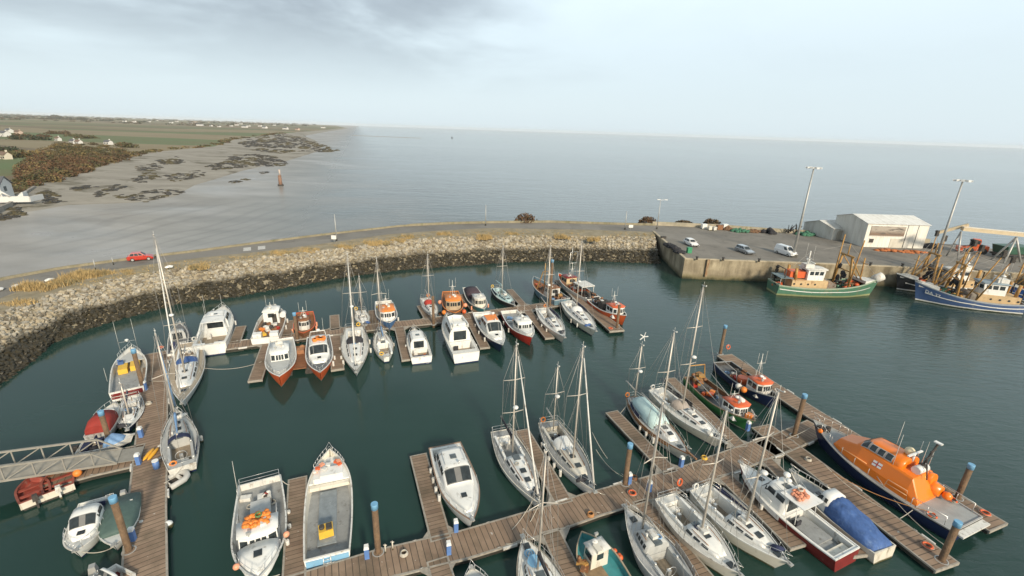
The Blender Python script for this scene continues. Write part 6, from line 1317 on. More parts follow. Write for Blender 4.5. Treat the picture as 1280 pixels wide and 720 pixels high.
car((165.5, 326), (188, 324), ZQ+.008, 'small red car driving along the breakwater road', cr_, 3.7, 1.65, 1.45)
netg = M('green netting', (.05, .16, .10), .9, var=.4, scale=3, bump=.5); netb = M('black netting', (.03, .03, .035), .95, var=.5, scale=3, bump=.5); neto = M('orange netting', (.42, .14, .045), .9, var=.3, scale=3, bump=.5); netr = M('brown netting', (.16, .09, .05), .95, var=.4, scale=3, bump=.5)
# ------------------------------------------------------------------ big fishing vessels
def trawler(bow, stern, label, hullm, B, fb, wallc, roofc, band, wf=(-.30, -.08), boomy=True, text=None, trim=None, booms=((.12, 1), (.12, -1), (.02, 1), (.02, -1)), inner=None, forward=False, awning=None, deckc=None):
    root, L = rootat(bow, stern, fb[2], fb[0], 'trawler', label, 'fishing vessel', 'big fishing vessels at the quay')
    B *= .87; Hl = Hull(L, B, fb, .72, 2.3, .5, .06, .0); Hl.build(root, [hullm, trim or hullm, band, M('antifouling red brown', (.16, .06, .04), .7, var=.3)], stripe=.22, boot=.35)
    Hl.deck(root, [deckc or M('rust stained deck', (.20, .13, .085), .85, var=.35, dirt=(RUST, .5, .8)), brown, inner or offw], .9); Hl.gunwale(root, trim or offw, .2, .14, .04)
    b = MB()
    zl = lambda x, d: Hl.sheer(x)-d-1.6*max(0, x/L)
    for sg in (1, -1): b.loft([[Hl.at(x, sg, zl(x, .66), .05), Hl.at(x, sg, zl(x, .82), .05), Hl.at(x, sg, zl(x, .82), -.03), Hl.at(x, sg, zl(x, .66), -.03)] for x in [L*(-.49+.0475*k) for k in range(20)]], 0, False)
    b.build('hull_line', white, root)
    x0, x1 = wf[0]*L, wf[1]*L; zb = Hl.sheer(x0)-.95
    dk = one('deckhouse', lambda b: b.prism([(x0-.14*L, -B*.32), (x1+.02*L, -B*.33), (x1+.02*L, B*.33), (x0-.14*L, B*.32)], zb, zb+2.2), wallc, root)
    for k in range(4): one('porthole', lambda b: [b.tube([(x0-.12*L+k*1.3, sg*(B*.325-.02), zb+1.5), (x0-.12*L+k*1.3, sg*(B*.33+.03), zb+1.5)], .18, 10) for sg in (1, -1)], glass, dk)
    h_ = house(root, x0, x1, B*.27, B*.27, zb+2.2, 2.0, white, roofc, rf=-.25, nose=.4, side=3, front=4, back=1, over=.25, wz=(.5, .85))
    zt = zb+4.3
    one('mast', lambda b: (b.tube([(x0+.5, 0, zt), (x0+.4, 0, zt+3.2)], .12, 6), b.tube([(x0+.45, 1.2, zt+1.8), (x0+.45, -1.2, zt+1.8)], .06, 5), b.box((x0+.5, 0, zt+.4), (1.6, 1.6, .7))), offw, root)
    one('radar_scanner', lambda b: b.bar((x0+1.2, -.9, zt+1.0), (x0+1.2, .9, zt+1.0), .16, .14), white, root)
    for s in (.8, -.8): aerial(root, x0+.4, s*1.4, zt+1.8, 2.6, .03)
    radome(root, x0+.9, .9, zt, .35, 1.2)
    for s in (1, -1): one('funnel', lambda b: b.tube([(x0-.10*L, s*B*.22, zb+2.2), (x0-.11*L, s*B*.22, zb+4.4)], .26, 8), boom_y, root)
    one('whaleback', lambda b: b.prism([(.30*L, -Hl.half(.30*L)*.92), (.38*L, -Hl.half(.38*L)*.9), (.46*L, -Hl.half(.46*L)*.8), (.46*L, Hl.half(.46*L)*.8), (.38*L, Hl.half(.38*L)*.9), (.30*L, Hl.half(.30*L)*.92)], Hl.sheer(.33*L)-.1, Hl.sheer(.4*L)+.15), M('whaleback white', (.55, .55, .52), .5, var=.15, dirt=(RUST, .3, 1)), root)
    g = .14*L; zg = Hl.sheer(g)-.9
    one('gantry', lambda b: (b.tube([(g, B*.4, zg), (g-.2, B*.22, zg+6.5)], .2, 7), b.tube([(g, -B*.4, zg), (g-.2, -B*.22, zg+6.5)], .2, 7), b.tube([(g-.2, B*.3, zg+6.4), (g-.2, -B*.3, zg+6.4)], .18, 7), b.tube([(g-.1, B*.31, zg+3.6), (g-.1, -B*.31, zg+3.6)], .12, 6), b.tube([(g-.2, 0, zg+6.4), (g-.2, 0, zg+8.6)], .1, 6), b.tube([(g-.2, B*.2, zg+6.3), (g+.17*L, B*.1, zg+1.6)], .1, 6), b.tube([(g-.2, -B*.2, zg+6.3), (g+.17*L, -B*.1, zg+1.6)], .1, 6)), boom_y, root)
    for (xq, sg) in booms:
        bo = one('derrick_boom', lambda b: b.tube([(xq*L-.8, sg*B*.42, zg+.3), (xq*L-2.6, sg*(B*.42+1.8+3*xq), zg+8.2+9*xq)], .13, 7, 0, .09), boom_y, root)
        one('block', lambda b: (b.box((xq*L-2.65, sg*(B*.42+1.9+3*xq), zg+8.6+9*xq), (.45, .45, 1.2)), b.bar((xq*L-3.0, sg*(B*.42+1.9+3*xq), zg+8.2+9*xq), (xq*L-2.3, sg*(B*.42+2.0+3*xq), zg+9.1+9*xq), .22, .22)), dark, bo)
        one('boom_wire', lambda b: (b.tube([(xq*L-2.6, sg*(B*.42+1.8+3*xq), zg+8.1+9*xq), (g-.2, 0, zg+8.4)], .03, 4), b.tube([(xq*L-2.5, sg*(B*.42+1.7+3*xq), zg+8.0+9*xq), (.40*L, 0, Hl.sheer(.4*L)+.4)], .03, 4)), wire, root)
    # standing rigging, hanging nets, fore mast and rust
    one('stay', lambda b: (b.tube([(g-.2, 0, zg+8.5), (.46*L, 0, Hl.sheer(.46*L)+.3)], .03, 4), b.tube([(g-.2, 0, zg+8.5), (x0+.4, 0, zt+3.0)], .03, 4), b.tube([(x0+.4, 0, zt+3.0), (-.48*L, 0, Hl.sheer(-.48*L)+.2)], .03, 4)), wire, root)
    one('hanging_net', lambda b: [blob(b, (g-.5+rnd.uniform(-.4, .4), rnd.uniform(-B*.22, B*.22), zg+rnd.uniform(1.2, 4.2)), (.28, .4, .55), 0, .35, True) for k in range(9)], netb, root)
    one('fore_mast', lambda b: (b.tube([(.31*L, 0, Hl.sheer(.3*L)), (.30*L, 0, Hl.sheer(.3*L)+4.6)], .13, 6), b.tube([(.305*L, 1.0, Hl.sheer(.3*L)+3.6), (.305*L, -1.0, Hl.sheer(.3*L)+3.6)], .06, 5)), boom_y, root)
    one('stern_gantry', lambda b: (b.tube([(-.45*L, B*.3, Hl.sheer(-.45*L)-.8), (-.45*L, B*.26, Hl.sheer(-.45*L)+3.0), (-.45*L, -B*.26, Hl.sheer(-.45*L)+3.0), (-.45*L, -B*.3, Hl.sheer(-.45*L)-.8)], .13, 6)), dark, root)
    pileup(root, .22*L, 0, zg+.3, 26, 1.0, [netb, brown, netg, ored], spread=2.0); pileup(root, -.02*L, 0, zg+.3, 20, .8, [dark, brown, neto, netr], spread=1.6)
    one('winch', lambda b: (b.tube([(-.02*L, B*.3, zg+.9), (-.02*L, -B*.3, zg+.9)], .7, 10), b.box((.02*L, 0, zg+.5), (1.2, B*.5, 1.0))), M('winch grey', (.2, .18, .15), .7, var=.4, dirt=(RUST, .6, 2)), root)
    pileup(root, .07*L, 0, zg+.2, 26, .9, [dark, brown, sgreen, boom_y], spread=1.8); pileup(root, -.46*L, 0, Hl.sheer(-.46*L)-.7, 14, .8, [dark, brown, ored], spread=1.0)
    if awning: one('awning', lambda b: b.box((-.43*L, 0, zb+2.5), (.12*L, B*.62, .08)), awning, root); one('awning_post', lambda b: [b.tube([(-.43*L+sx*.055*L, sy*B*.29, zb+.3), (-.43*L+sx*.055*L, sy*B*.29, zb+2.5)], .05, 5) for sx in (1, -1) for sy in (1, -1)], steel, root)
    if text:
        cu = bpy.data.curves.new('t', 'FONT'); cu.body = text; cu.size = .8; cu.extrude = .01; to = bpy.data.objects.new('t', cu); SC.collection.objects.link(to); bpy.context.view_layer.update()
        me = bpy.data.meshes.new_from_object(to); SC.collection.objects.unlink(to); bpy.data.objects.remove(to)
        me.materials.clear(); me.materials.append(white)
        for v in me.vertices:                 # letter the number onto the curved bow planking
            xx = .415*L-v.co.x; v.co = Hl.at(xx, 1, Hl.sheer(xx)-1.22+v.co.y*.95-.16*max(0, xx/L), .07+v.co.z)
        o = bpy.data.objects.new('registration_number', me); SC.collection.objects.link(o); o.parent = root
    return root, Hl, L
buff = M('buff deckhouse', (.52, .37, .20), .6, var=.15, dirt=(RUST, .3, 1.2))
r_, h_, L_ = trawler((1101, 347), (967, 352), 'green hulled trawler with buff deckhouse moored bow right at the quay', sgreen, 6.6, (2.1, 1.9, 3.6), buff, offw, M('green boot band', (.30, .32, .16), .6), wf=(-.24, -.07), booms=(), trim=M('pale green rail', (.30, .36, .27), .6), awning=M('blue grey awning', (.16, .22, .24), .7), inner=sgreen)
one('bow_fender', lambda b: b.tube([(.44*L_, 0, 3.2), (.5*L_+.2, 0, 3.9)], .8, 10), offw, r_); one('engine_casing', lambda b: b.box((-.31*L_, 0, 3.9), (3.2, 2.0, 1.2)), ored, r_)
for s in (1, -1): one('derrick_boom', lambda b: b.tube([(.13*L_, s*2.2, 1.6), (.15*L_, s*2.6, 11.2)], .15, 7, 0, .11), boom_y, r_)
trawler((1121, 341), (1222, 356), 'black hulled trawler with white bow lying between the quay and the blue trawler', M('black hull paint', (.02, .022, .025), .4, var=.3), 5.6, (1.8, 1.8, 3.5), buff, offw, white, trim=white, deckc=None)
trawler((1144, 351), (1275, 377), 'blue hulled trawler with raised ochre booms, outermost beside the quay', M('trawler blue', (.055, .10, .22), .4, var=.12, dirt=((.22, .23, .24), .25, .5)), 6.2, (1.9, 1.8, 3.7), buff, M('slate wheelhouse roof', (.22, .28, .32), .6), white, trim=M('trawler grey rail', (.30, .33, .36), .6), text='DA 37', inner=M('trawler grey bulwark', (.20, .22, .25), .6, var=.2, dirt=(RUST, .3, 1)))
trawler((1248, 350), (1362, 372), 'bright blue trawler with white gunwale cut off by the right edge', M('bright trawler blue', (.03, .10, .34), .4, var=.12), 6.0, (1.9, 1.9, 3.4), buff, offw, white, trim=white)
# ------------------------------------------------------------------ conveyor, machines, floodlights
P0, P1 = G(1190, 322, ZQ), G(1268, 328, ZQ); z0, z1 = height_to(P0, 286), height_to(P1, 294)
t = empty('loading_conveyor', (P0.x, P0.y, ZQ), 0, 'long beige loading conveyor raised above the quay at the right', 'conveyor'); o_ = Vector((P0.x, P0.y, ZQ)); lt = lambda p, z: Vector((p.x, p.y, z))-o_
beige = M('beige conveyor paint', (.55, .45, .30), .6, var=.12, dirt=(RUST, .25, .8))
one('boom', lambda b: b.bar(lt(P0, z0), lt(P1, z1), .9, .75), beige, t); one('boom_cover', lambda b: b.bar(lt(P0, z0+.45), lt(P1, z1+.45), 1.0, .15), M('pale cover', (.66, .6, .5), .6), t)
Q0, Q1 = G(1162, 318, ZQ), G(1196, 322, ZQ); one('feed_arm', lambda b: b.bar(lt(Q0, height_to(Q0, 291)), lt(Q1, height_to(Q1, 281)), .7, .6), beige, t)
one('support_leg', lambda b: (b.tube([(0, -1.4, 0), lt(P0, z0-.6)], .18, 6), b.tube([(0, 1.4, 0), lt(P0, z0-.6)], .18, 6), b.tube([(0, -.8, 3), (0, .8, 3)], .1, 5)), steel, t)
m1 = P1.lerp(P0, .12); one('support_leg', lambda b: (b.tube([lt(m1, ZQ)+Vector((-2, -1.4, 0)), lt(m1, z1-.6)], .2, 6), b.tube([lt(m1, ZQ)+Vector((-2, 1.4, 0)), lt(m1, z1-.6)], .2, 6), b.tube([lt(m1, ZQ)+Vector((3, 0, 0)), lt(m1, z1-.6)], .2, 6)), steel, t)
p = G(1262, 322, ZQ); t = empty('hopper_truck', (p.x, p.y, ZQ), .1, 'dark green hopper on wheels under the end of the beige conveyor', 'hopper')
dg = M('dark green machine', (.03, .09, .06), .5, var=.3); one('hopper', lambda b: b.box((0, 0, 1.9), (6, 3.0, 1.7), 0, 0, 1.15), dg, t); one('chassis', lambda b: b.box((0, 0, .85), (8, 2.4, .4)), dark, t)
for sx in (-2.6, 2.6):
    for sy in (1, -1): one('wheel', lambda b: b.tube([(sx, sy*1.0, .5), (sx, sy*1.35, .5)], .5, 12), black, t)
p = G(1217, 316.5, ZQ); t = empty('red_loader', (p.x, p.y, ZQ), 2.6, 'red wheeled loader standing behind the blue trawler on the quay', 'loader')
one('body', lambda b: (b.box((-.6, 0, 1.3), (3.0, 1.8, 1.2)),), ored, t); one('cab', lambda b: b.box((.2, 0, 2.5), (1.5, 1.6, 1.5), 0, 0, .85), ored, t); one('cab_window', lambda b: (b.box((.2, 0, 2.6), (1.1, 1.64, .8)), b.box((.2, 0, 2.6), (1.52, 1.2, .8))), glass, t); one('bucket', lambda b: (b.box((2.7, 0, .7), (.9, 2.2, 1.0)), b.bar((.6, .7, 1.6), (2.5, .7, 1.0), .2, .3), b.bar((.6, -.7, 1.6), (2.5, -.7, 1.0), .2, .3)), ored, t)
for sx in (-1.3, 1.0):
    for sy in (1, -1): one('wheel', lambda b: b.tube([(sx, sy*.75, .65), (sx, sy*1.15, .65)], .65, 12), black, t)
lampm = M('lamp housing', (.70, .70, .68), .4)
for px, tip, lb in (((991, 321), 209, 'tall floodlight mast standing by the white van on the quay'), ((1166, 336), 225, 'tall floodlight mast behind the trawlers right of the cream shed')):
    p = G(px[0], px[1], ZQ); hh = height_to(p, tip)-ZQ; t = empty('floodlight_mast', (p.x, p.y, ZQ), 0, lb, 'floodlight')
    one('pole', lambda b: b.tube([(0, 0, 0), (0, 0, hh)], .30, 10, 0, .13), steel, t); one('base', lambda b: b.box((0, 0, .3), (1.2, 1.2, .6)), conc, t)
    hd = one('headframe', lambda b: (b.ring((0, 0, hh-.1), .8, .08), b.bar((-.8, 0, hh-.1), (.8, 0, hh-.1), .1, .1), b.bar((0, -.8, hh-.1), (0, .8, hh-.1), .1, .1)), steel, t)
    for k in range(8): a = k*math.pi/4; one('lamp', lambda b: b.box((1.15*math.cos(a), 1.15*math.sin(a), hh-.15), (.55, .5, .3), a), lampm, hd)
# clutter against the parapet
def heap(px, py, w, d, h, mat, label, rz=0.0, n=22):
    p = G(px, py, ZQ); b = MB()
    for k in range(n):
        a, q = rnd.random()*6.28, rnd.random()**.5; x, y = q*w*math.cos(a), q*d*math.sin(a)
        blob(b, (x, y, h*(1-q)*.6+.1), (.35*min(w, 1.5)+.2, .35*min(d, 1.5)+.2, .3*h+.1), 0, .3, True)
    o = b.build('net_heap', mat); o.location = (p.x, p.y, ZQ); o.rotation_euler.z = rz; tag(o, label, 'net heap', 'heaps of nets and gear on the quay')
heap(925, 289.5, 2.2, 1.2, 1.3, netg, 'green net heap against the parapet, straight behind the silver estate car'); heap(1008, 294, 2.6, 1.3, 1.3, netg, 'green net heap beside the small store shed'); heap(943, 290, 2.4, .9, .8, netr, 'low brown net heap between the green heap and the black heap'); heap(960, 291.5, 1.6, 1.2, 1.8, netb, 'black net heap with pale floats by the parapet wall'); heap(909, 287, 1.0, .9, 1.3, netr, 'rust brown gear heap left of the green net heap')
heap(842, 311, .9, 4.6, .9, netb, 'long dark net heap along the left edge of the quay corner', R(4), 40); heap(1110, 314, 2.6, 1.2, .5, neto, 'orange net heap spread in front of the cream shed, left one'); heap(1140, 315.5, 3.2, .9, .45, neto, 'long orange net heap spread in front of the cream shed, right one'); heap(1163, 310, 2.0, 1.4, 1.3, netb, 'dark gear heap at the right end of the cream shed')
for px, lb in ((985, 'left dark spiky anchor stack by the parapet'), (995, 'right dark spiky anchor stack by the parapet')):
    p = G(px, 292, ZQ); b = MB()
    for k in range(12): a = rnd.random()*6.28; b.tube([(0, 0, .2), (1.2*math.cos(a), 1.2*math.sin(a), rnd.uniform(.8, 2.6))], .09, 5)
    o = b.build('anchor_stack', black); o.location = (p.x, p.y, ZQ); tag(o, lb, 'anchor stack', 'anchor stacks on the quay')
for px, py, s, m_, lb in ((879.5, 285.5, (1.3, 1.1, 1.3), white, 'white box standing highest against the parapet, leftmost'), (887, 287.5, (.8, .8, 1.1), cream, 'cream box at the foot of the parapet'), (893, 288, (.8, .8, 1.0), offw, 'off white box right of the cream box'), (899, 286.5, (1.5, 1.0, 1.2), brown, 'brown crate right of the pale boxes'), (905.5, 286.5, (1.2, 1.0, 1.5), white, 'white box beside the rust brown gear heap'), (861, 316, (.9, .8, 1.2), M('green bin', (.04, .25, .12), .5), 'green bin at the front of the quay near the white hatchback'), (829, 298, (1.2, .7, .5), dark, 'dark mooring bollard base at the left end of the quay')):
    p = G(px, py, ZQ); t = empty('storage_box', (p.x, p.y, ZQ+.006), .1, lb, 'box'); one('bin', lambda b: b.box((0, 0, s[2]*.45), (s[0], s[1], s[2]*.9)), m_, t); one('lid', lambda b: b.box((0, 0, s[2]*.95), (s[0]+.1, s[1]+.1, s[2]*.1)), m_, t)
# ------------------------------------------------------------------ piles, pedestals, gangway, ropes
pl = [((137, 552), (120, 514), 1, 'blue capped timber pile beside the red canopied boat, left of the walkway'), ((180, 489), (165, 437), 1, 'blue capped timber pile between the open fishing boat and the left walkway'), ((162, 690), (133, 621), 1, 'blue capped timber pile by the boat under a grey green tarpaulin'),
      ((473, 692), (466, 630), 1, 'tall blue capped timber pile standing alone in the open berth, bottom centre'), ((781, 606), (788, 555), 1, 'blue capped timber pile by the walkway below the ketch with blue tent'), ((542, 406), (541, 368), 0, 'brown timber pile by the small yacht with a red sprayhood'),
      ((1196, 624), (1217, 581), 1, 'blue capped timber pile outside the lifeboat stern, on the seaward pontoon'), ((1176, 702), (1197, 652), 1, 'blue capped timber pile at the near end of the pontoon beside the lifeboat'), ((900, 443), (904, 407), 1, 'timber pile at the far tip of the outermost pontoon'),
      ((687, 384), (685, 325), 1, 'blue capped timber pile beside the slate blue trawler'), ((992, 546), (1001, 493), 1, 'timber pile with a blue cap ahead of the lifeboat bow'), ((771, 411), (773, 379), 0, 'timber pile at the end of the far pontoon by the orange hulled boat'), ((372, 425), (367, 391), 1, 'small blue topped pile left of the rusty brown wooden boat')]
for base, top, capd, lb in pl:
    p = G(base[0], base[1], .4); hh = height_to(p, top[1]); t = empty('mooring_pile', (p.x, p.y, 0), rnd.random(), lb, 'mooring pile', 'mooring piles')
    rr = .205; one('shaft', lambda b: b.tube([(0, 0, -1.5), (0, 0, .8), (0, 0, hh-.3)], rr, 12), ptim, t)
    if capd: one('cap', lambda b: (b.tube([(0, 0, hh-.42), (0, 0, hh-.06), (0, 0, hh)], rr+.025, 12)), pcap, t)
    one('guide_bracket', lambda b: b.ring((0, 0, .5), rr+.16, .07), steel, t)
pd = [((459, 697), 'blue and white pedestal by the lone tall pile at bottom centre'), ((570, 664), 'blue and white pedestal at the foot of the big white cruiser berth'), ((561, 692), 'blue and white pedestal on the lower edge of the walkway, above the bottom stub finger'), ((786, 604), 'blue and white pedestal beside the pile below the blue tented ketch'), ((811, 614), 'blue and white pedestal opposite that pile, by the grey yacht bow'), ((851, 583), 'blue and white pedestal at the foot of the blue tented ketch finger'), ((934, 538), 'blue and white pedestal at the bow of the green hulled boat'),
      ((167, 675), 'blue pedestal on the left walkway near the grey green tarpaulin'), ((174, 580), 'blue pedestal where the landing pontoon meets the left walkway, lower side'), ((177, 546), 'blue pedestal on the left walkway beside the blue covered launch'), ((182, 487), 'blue pedestal on the left walkway beside the open fishing boat')]
pb, pw = M('pedestal blue', (.10, .20, .45), .45), white
for (x, y), lb in pd:
    p = G(x, y, ZP); t = empty('service_pedestal', (p.x, p.y, ZP), .3, lb, 'service pedestal', 'service pedestals on the walkways')
    one('post', lambda b: b.box((0, 0, .42), (.30, .30, .84)), pb, t); one('head', lambda b: b.box((0, 0, .95), (.34, .34, .22), 0, 0, .8), pw, t)
# gangway
E0, E1 = G(150, 571, .75), G(0, 590, 1.9); dd = (E1-E0); Lg = 24.0; d2 = Vector((dd.x, dd.y, 0)).normalized(); sl_ = .13
t = empty('gangway', (E0.x, E0.y, .75), math.atan2(d2.y, d2.x), 'grey steel truss gangway sloping down onto the landing pontoon from the left', 'gangway')
gal = M('gangway grey', (.29, .275, .24), .6, .2, var=.15, dirt=(RUST, .15, 1)); Wg, Hg = 1.0, 1.25
Zg = lambda x: .1+x*sl_
for sg in (1, -1):
    def truss(b):
        b.bar((0, sg*Wg, Zg(0)), (Lg, sg*Wg, Zg(Lg)), .14, .18); b.bar((1.4, sg*Wg, Zg(1.4)+Hg), (Lg, sg*Wg, Zg(Lg)+Hg), .14, .14); b.bar((0, sg*Wg, Zg(0)), (1.4, sg*Wg, Zg(1.4)+Hg), .1, .1)
        k = 1.4
        while k < Lg-1.5: b.bar((k, sg*Wg, Zg(k)), (k, sg*Wg, Zg(k)+Hg), .08, .08); b.bar((k, sg*Wg, Zg(k)+Hg), (k+1.7, sg*Wg, Zg(k+1.7)), .07, .07); k += 1.7
    one('side_truss', truss, gal, t)
one('deck', lambda b: b.bar((0, 0, Zg(0)+.02), (Lg, 0, Zg(Lg)+.02), Wg*2-.2, .06), M('gangway tread', (.30, .28, .24), .8, var=.2), t)
one('landing_plate', lambda b: b.bar((.05, 0, .06), (-1.5, 0, -.12), Wg*1.9, .05), gal, t)
# loose things on the pontoons
p = G(192, 569, ZP+.02); t = empty('kayak', (p.x, p.y, p.z), R(100), 'pair of yellow kayak hulls lying together on the left walkway', 'kayak')
for s in (0, 1): one('hull', lambda b: b.loft([[(x, .34*s+.17*w*math.cos(a), .16+.15*w*math.sin(a)) for a in [2*math.pi*k/8 for k in range(8)]] for x, w in ((-.85, .1), (-.55, .8), (0, 1), (.55, .8), (.85, .1))], 0, True, True), M('kayak yellow', (.75, .38, .03), .4), t)
p = G(196, 585, ZP+.02); t = empty('blue_barrel', (p.x, p.y, p.z), .4, 'blue barrel with white lid beside the yellow kayaks', 'barrel'); one('drum', lambda b: b.tube([(0, 0, 0), (0, 0, .7)], .23, 12), pb, t); one('lid', lambda b: b.tube([(0, 0, .7), (0, 0, .76)], .24, 12), white, t)
p = G(98, 595, ZP+.02); o = one('mooring_buoy', lambda b: b.ball((0, 0, .30), .31), orange, label='round orange buoy lying on the landing pontoon beside the gangway', cat='buoy'); o.location = p
p = G(208, 657, .25); t = empty('mooring_buoy', (p.x, p.y, .25), .5, 'white ball buoy with pink collar floating against the right side of the left walkway', 'buoy'); one('ball', lambda b: b.ball((.1, 0, 0), .34), white, t); one('collar', lambda b: b.tube([(-.45, -.12, 0), (-.15, -.05, 0)], .16, 8), salm, t)
lr = [((201, 435), 'orange lifebuoy at the far end of the left walkway', 0), ((909, 440), 'orange lifebuoy at the far tip of the outermost pontoon', 1), ((1159, 683), 'orange lifebuoy at the near end of the pontoon beside the lifeboat', 0), ((763, 411), 'red lifebuoy at the end of the far pontoon', 0), ((1231, 642), 'orange lifebuoy lying on the outermost pontoon behind the lifeboat stern', 0), ((790, 617), 'orange float lying by the bow of the grey yacht on the main walkway', 0), ((848, 612), 'orange lifebuoy by the stern of the first white yacht', 1)]
for (x, y), lb, st in lr:
    p = G(x, y, ZP+.02); t = empty('lifebuoy', (p.x, p.y, p.z), rnd.random(), lb, 'lifebuoy', 'lifebuoys')
    if st: one('ring', lambda b: b.ring((0, 0, .75), .28, .07, R(75), (0, 0)), [ored, ored], t); one('stand', lambda b: b.tube([(0, .05, 0), (0, .05, 1.1)], .04, 5), steel, t)
    else: one('ring', lambda b: b.ring((0, 0, .09), .28, .07, 0, (0, 0)), [ored, ored], t); one('grab_line', lambda b: b.ring((0, 0, .1), .38, .014), rope, t)
st = [((482, 691), 'pale mooring post by the lone tall pile, left'), ((491, 687), 'pale mooring post by the lone tall pile, right')]
for (x, y), lb in st:
    p = G(x, y, ZP); t = empty('mooring_post', (p.x, p.y, ZP), 0, lb, 'mooring post', 'pale mooring posts'); one('post', lambda b: b.tube([(0, 0, 0), (0, 0, .75)], .05, 6), cream, t); one('crossbar', lambda b: b.tube([(-.12, 0, .68), (.12, 0, .68)], .035, 5), cream, t)
rp = [((221, 475), 1.2, (187, 476), .6, .1, 'white rope from the big sloop bow across the left walkway'), ((254, 460), 1.1, (327, 452), .6, .5, 'long slack rope from the big sloop to the far finger'), ((669, 620), 1.2, (640, 662), .6, .25, 'rope from the grey decked yacht bow to the main walkway, left'), ((676, 625), 1.2, (663, 652), .6, .1, 'rope from the grey decked yacht bow to the main walkway, right'),
      ((742, 611), 1.3, (779, 615), .6, .5, 'slack rope from the ketch bow to the walkway pile'), ((745, 562), 1.2, (800, 600), .6, .9, 'long slack rope from the ketch to the blue capped pile'), ((740, 540), 1.0, (796, 604), .6, .9, 'thin rope from the ketch rail to the walkway'), ((863, 570), 1.4, (868, 588), .6, .15, 'rope from the blue tented ketch bow to the walkway'), ((1096, 595), 1.6, (1183, 683), .6, .5, 'lifeboat spring rope, upper, led to the inner pontoon end'), ((1030, 580), 1.7, (1113, 640), .6, .4, 'lifeboat bow rope led down to the inner pontoon'),
      ((1040, 590), 1.8, (1165, 640), 1.3, .4, 'orange brown rope along the near side of the lifeboat'), ((1150, 630), 1.3, (1125, 648), .6, .1, 'short rope from the lifeboat quarter to the inner pontoon'), ((983, 548), .6, (1020, 530), 1.9, .2, 'pale heavy rope from the lifeboat bow to the cross piece'), ((322, 722), 1.2, (350, 718), .6, .1, 'rope from the white workboat bow to its finger pontoon'), ((353, 601), 1.1, (362, 606), .6, .1, 'rope from the white workboat stern to the finger pontoon tip'),
      ((782, 634), 1.1, (745, 640), .6, .3, 'slack rope from the grey yacht bow to the walkway edge'), ((655, 671), 1.1, (632, 680), .6, .2, 'rope from the bottom white yacht bow to the walkway'), ((907, 552), 1.3, (916, 548), .6, .1, 'rope from the long white yacht bow to its finger'), ((229, 582), 1.0, (205, 604), .6, .2, 'rope from the grey yacht stern to the left walkway'), ((95, 688), .9, (152, 675), .6, .6, 'rope from the small cabin boat bow to the left walkway'),
      ((790, 497), 1.2, (775, 517), .6, .1, 'rope from the blue tented ketch stern to the finger tip'), ((475, 412), 1.0, (489, 431), .3, .3, 'rope from the slim yacht to the finger on its right'), ((436, 352), 3.4, (963, 352), 3.6, 0, '')]
for a, za, c, zc, sag, lb in rp:
    if not lb: continue
    A_, C_ = G(a[0], a[1], za), G(c[0], c[1], zc); pts = []
    for k in range(13): u = k/12; q = A_.lerp(C_, u); q.z -= sag*4*u*(1-u); pts.append(q)
    b = MB(); b.tube(pts, .028, 5); tag(b.build('mooring_rope', rope if 'orange' not in lb else M('orange rope', (.40, .20, .08), .9)), lb, 'rope', 'mooring ropes')
for (x, y), lb, m_ in (((738, 644), 'orange rope coil on the lower edge of the main walkway above the teal fishing boat', M('orange rope', (.40, .20, .08), .9)), ((880, 573), 'ochre rope coil on the upper edge of the main walkway near the long white yacht', yellow), ((793, 598), 'brown rope coil beside the blue capped pile below the ketch tent', brown), ((186, 505), 'pale rope coil on the left walkway beside the big white sloop bow', rope), ((505, 693), 'pale rope coil on the main walkway right of the lone tall pile', rope), ((1010, 575), 'pale rope coil on the pontoon near the lifeboat bow', rope)):
    p = G(x, y, ZP+.02); b = MB()
    for k in range(4): b.ring((0, 0, .04+.05*k), .26-.02*k, .035)
    o = b.build('rope_coil', m_); o.location = p; tag(o, lb, 'rope coil', 'rope coils on the walkways')
# street lamps, posts and the beacon
for base, tip, arm, lb in (((421, 301), 268, 0, 'slim pale pole on the breakwater road by the small sign, left'), ((607, 282), 256, 0, 'slim pale pole at the middle of the curved breakwater'), ((781, 287), 264, 0, 'slim white pole near the root of the quay'), ((821, 286), 250, 1, 'street lamp with a short arm at the left end of the quay'), ((120, 338), 324, 0, 'short thin post beside the road at the far left'), ((542-400+0, 331), 322, 0, 'short thin post left of the red car')):
    p = G(base[0], base[1], ZQ); hh = height_to(p, tip)-ZQ; t = empty('street_lamp' if arm else 'light_pole', (p.x, p.y, ZQ), 0, lb, 'street lamp' if arm else 'pole')
    one('pole', lambda b: b.tube([(0, 0, 0), (0, 0, hh)], .13 if hh > 3 else .06, 8, 0, .07 if hh > 3 else .05), steel, t); one('base', lambda b: b.tube([(0, 0, 0), (0, 0, .5)], .18 if hh > 3 else .08, 8), conc, t)
    if arm: one('lamp_head', lambda b: (b.bar((0, 0, hh-.05), (1.3, 0, hh+.1), .08, .08), b.box((1.4, 0, hh+.08), (.8, .3, .16)), b.box((-.5, 0, hh+.08), (.8, .3, .16))), lampm, t)
p = G(418, 305, ZQ); t = empty('road_sign', (p.x, p.y, ZQ), 0, 'small blank white sign on a post beside the breakwater road', 'sign'); one('post', lambda b: b.tube([(0, 0, 0), (0, 0, 1.5)], .05, 6), steel, t); one('plate', lambda b: b.box((0, -.06, 1.45), (1.0, .05, .8)), white, t)
p = G(788, 288.5, ZQ); t = empty('road_sign', (p.x, p.y, ZQ), 0, 'small white sign near the slim white pole by the quay root', 'sign'); one('post', lambda b: b.tube([(0, 0, 0), (0, 0, 1.2)], .05, 6), steel, t); one('plate', lambda b: b.box((0, -.06, 1.2), (1.1, .05, .7)), white, t)
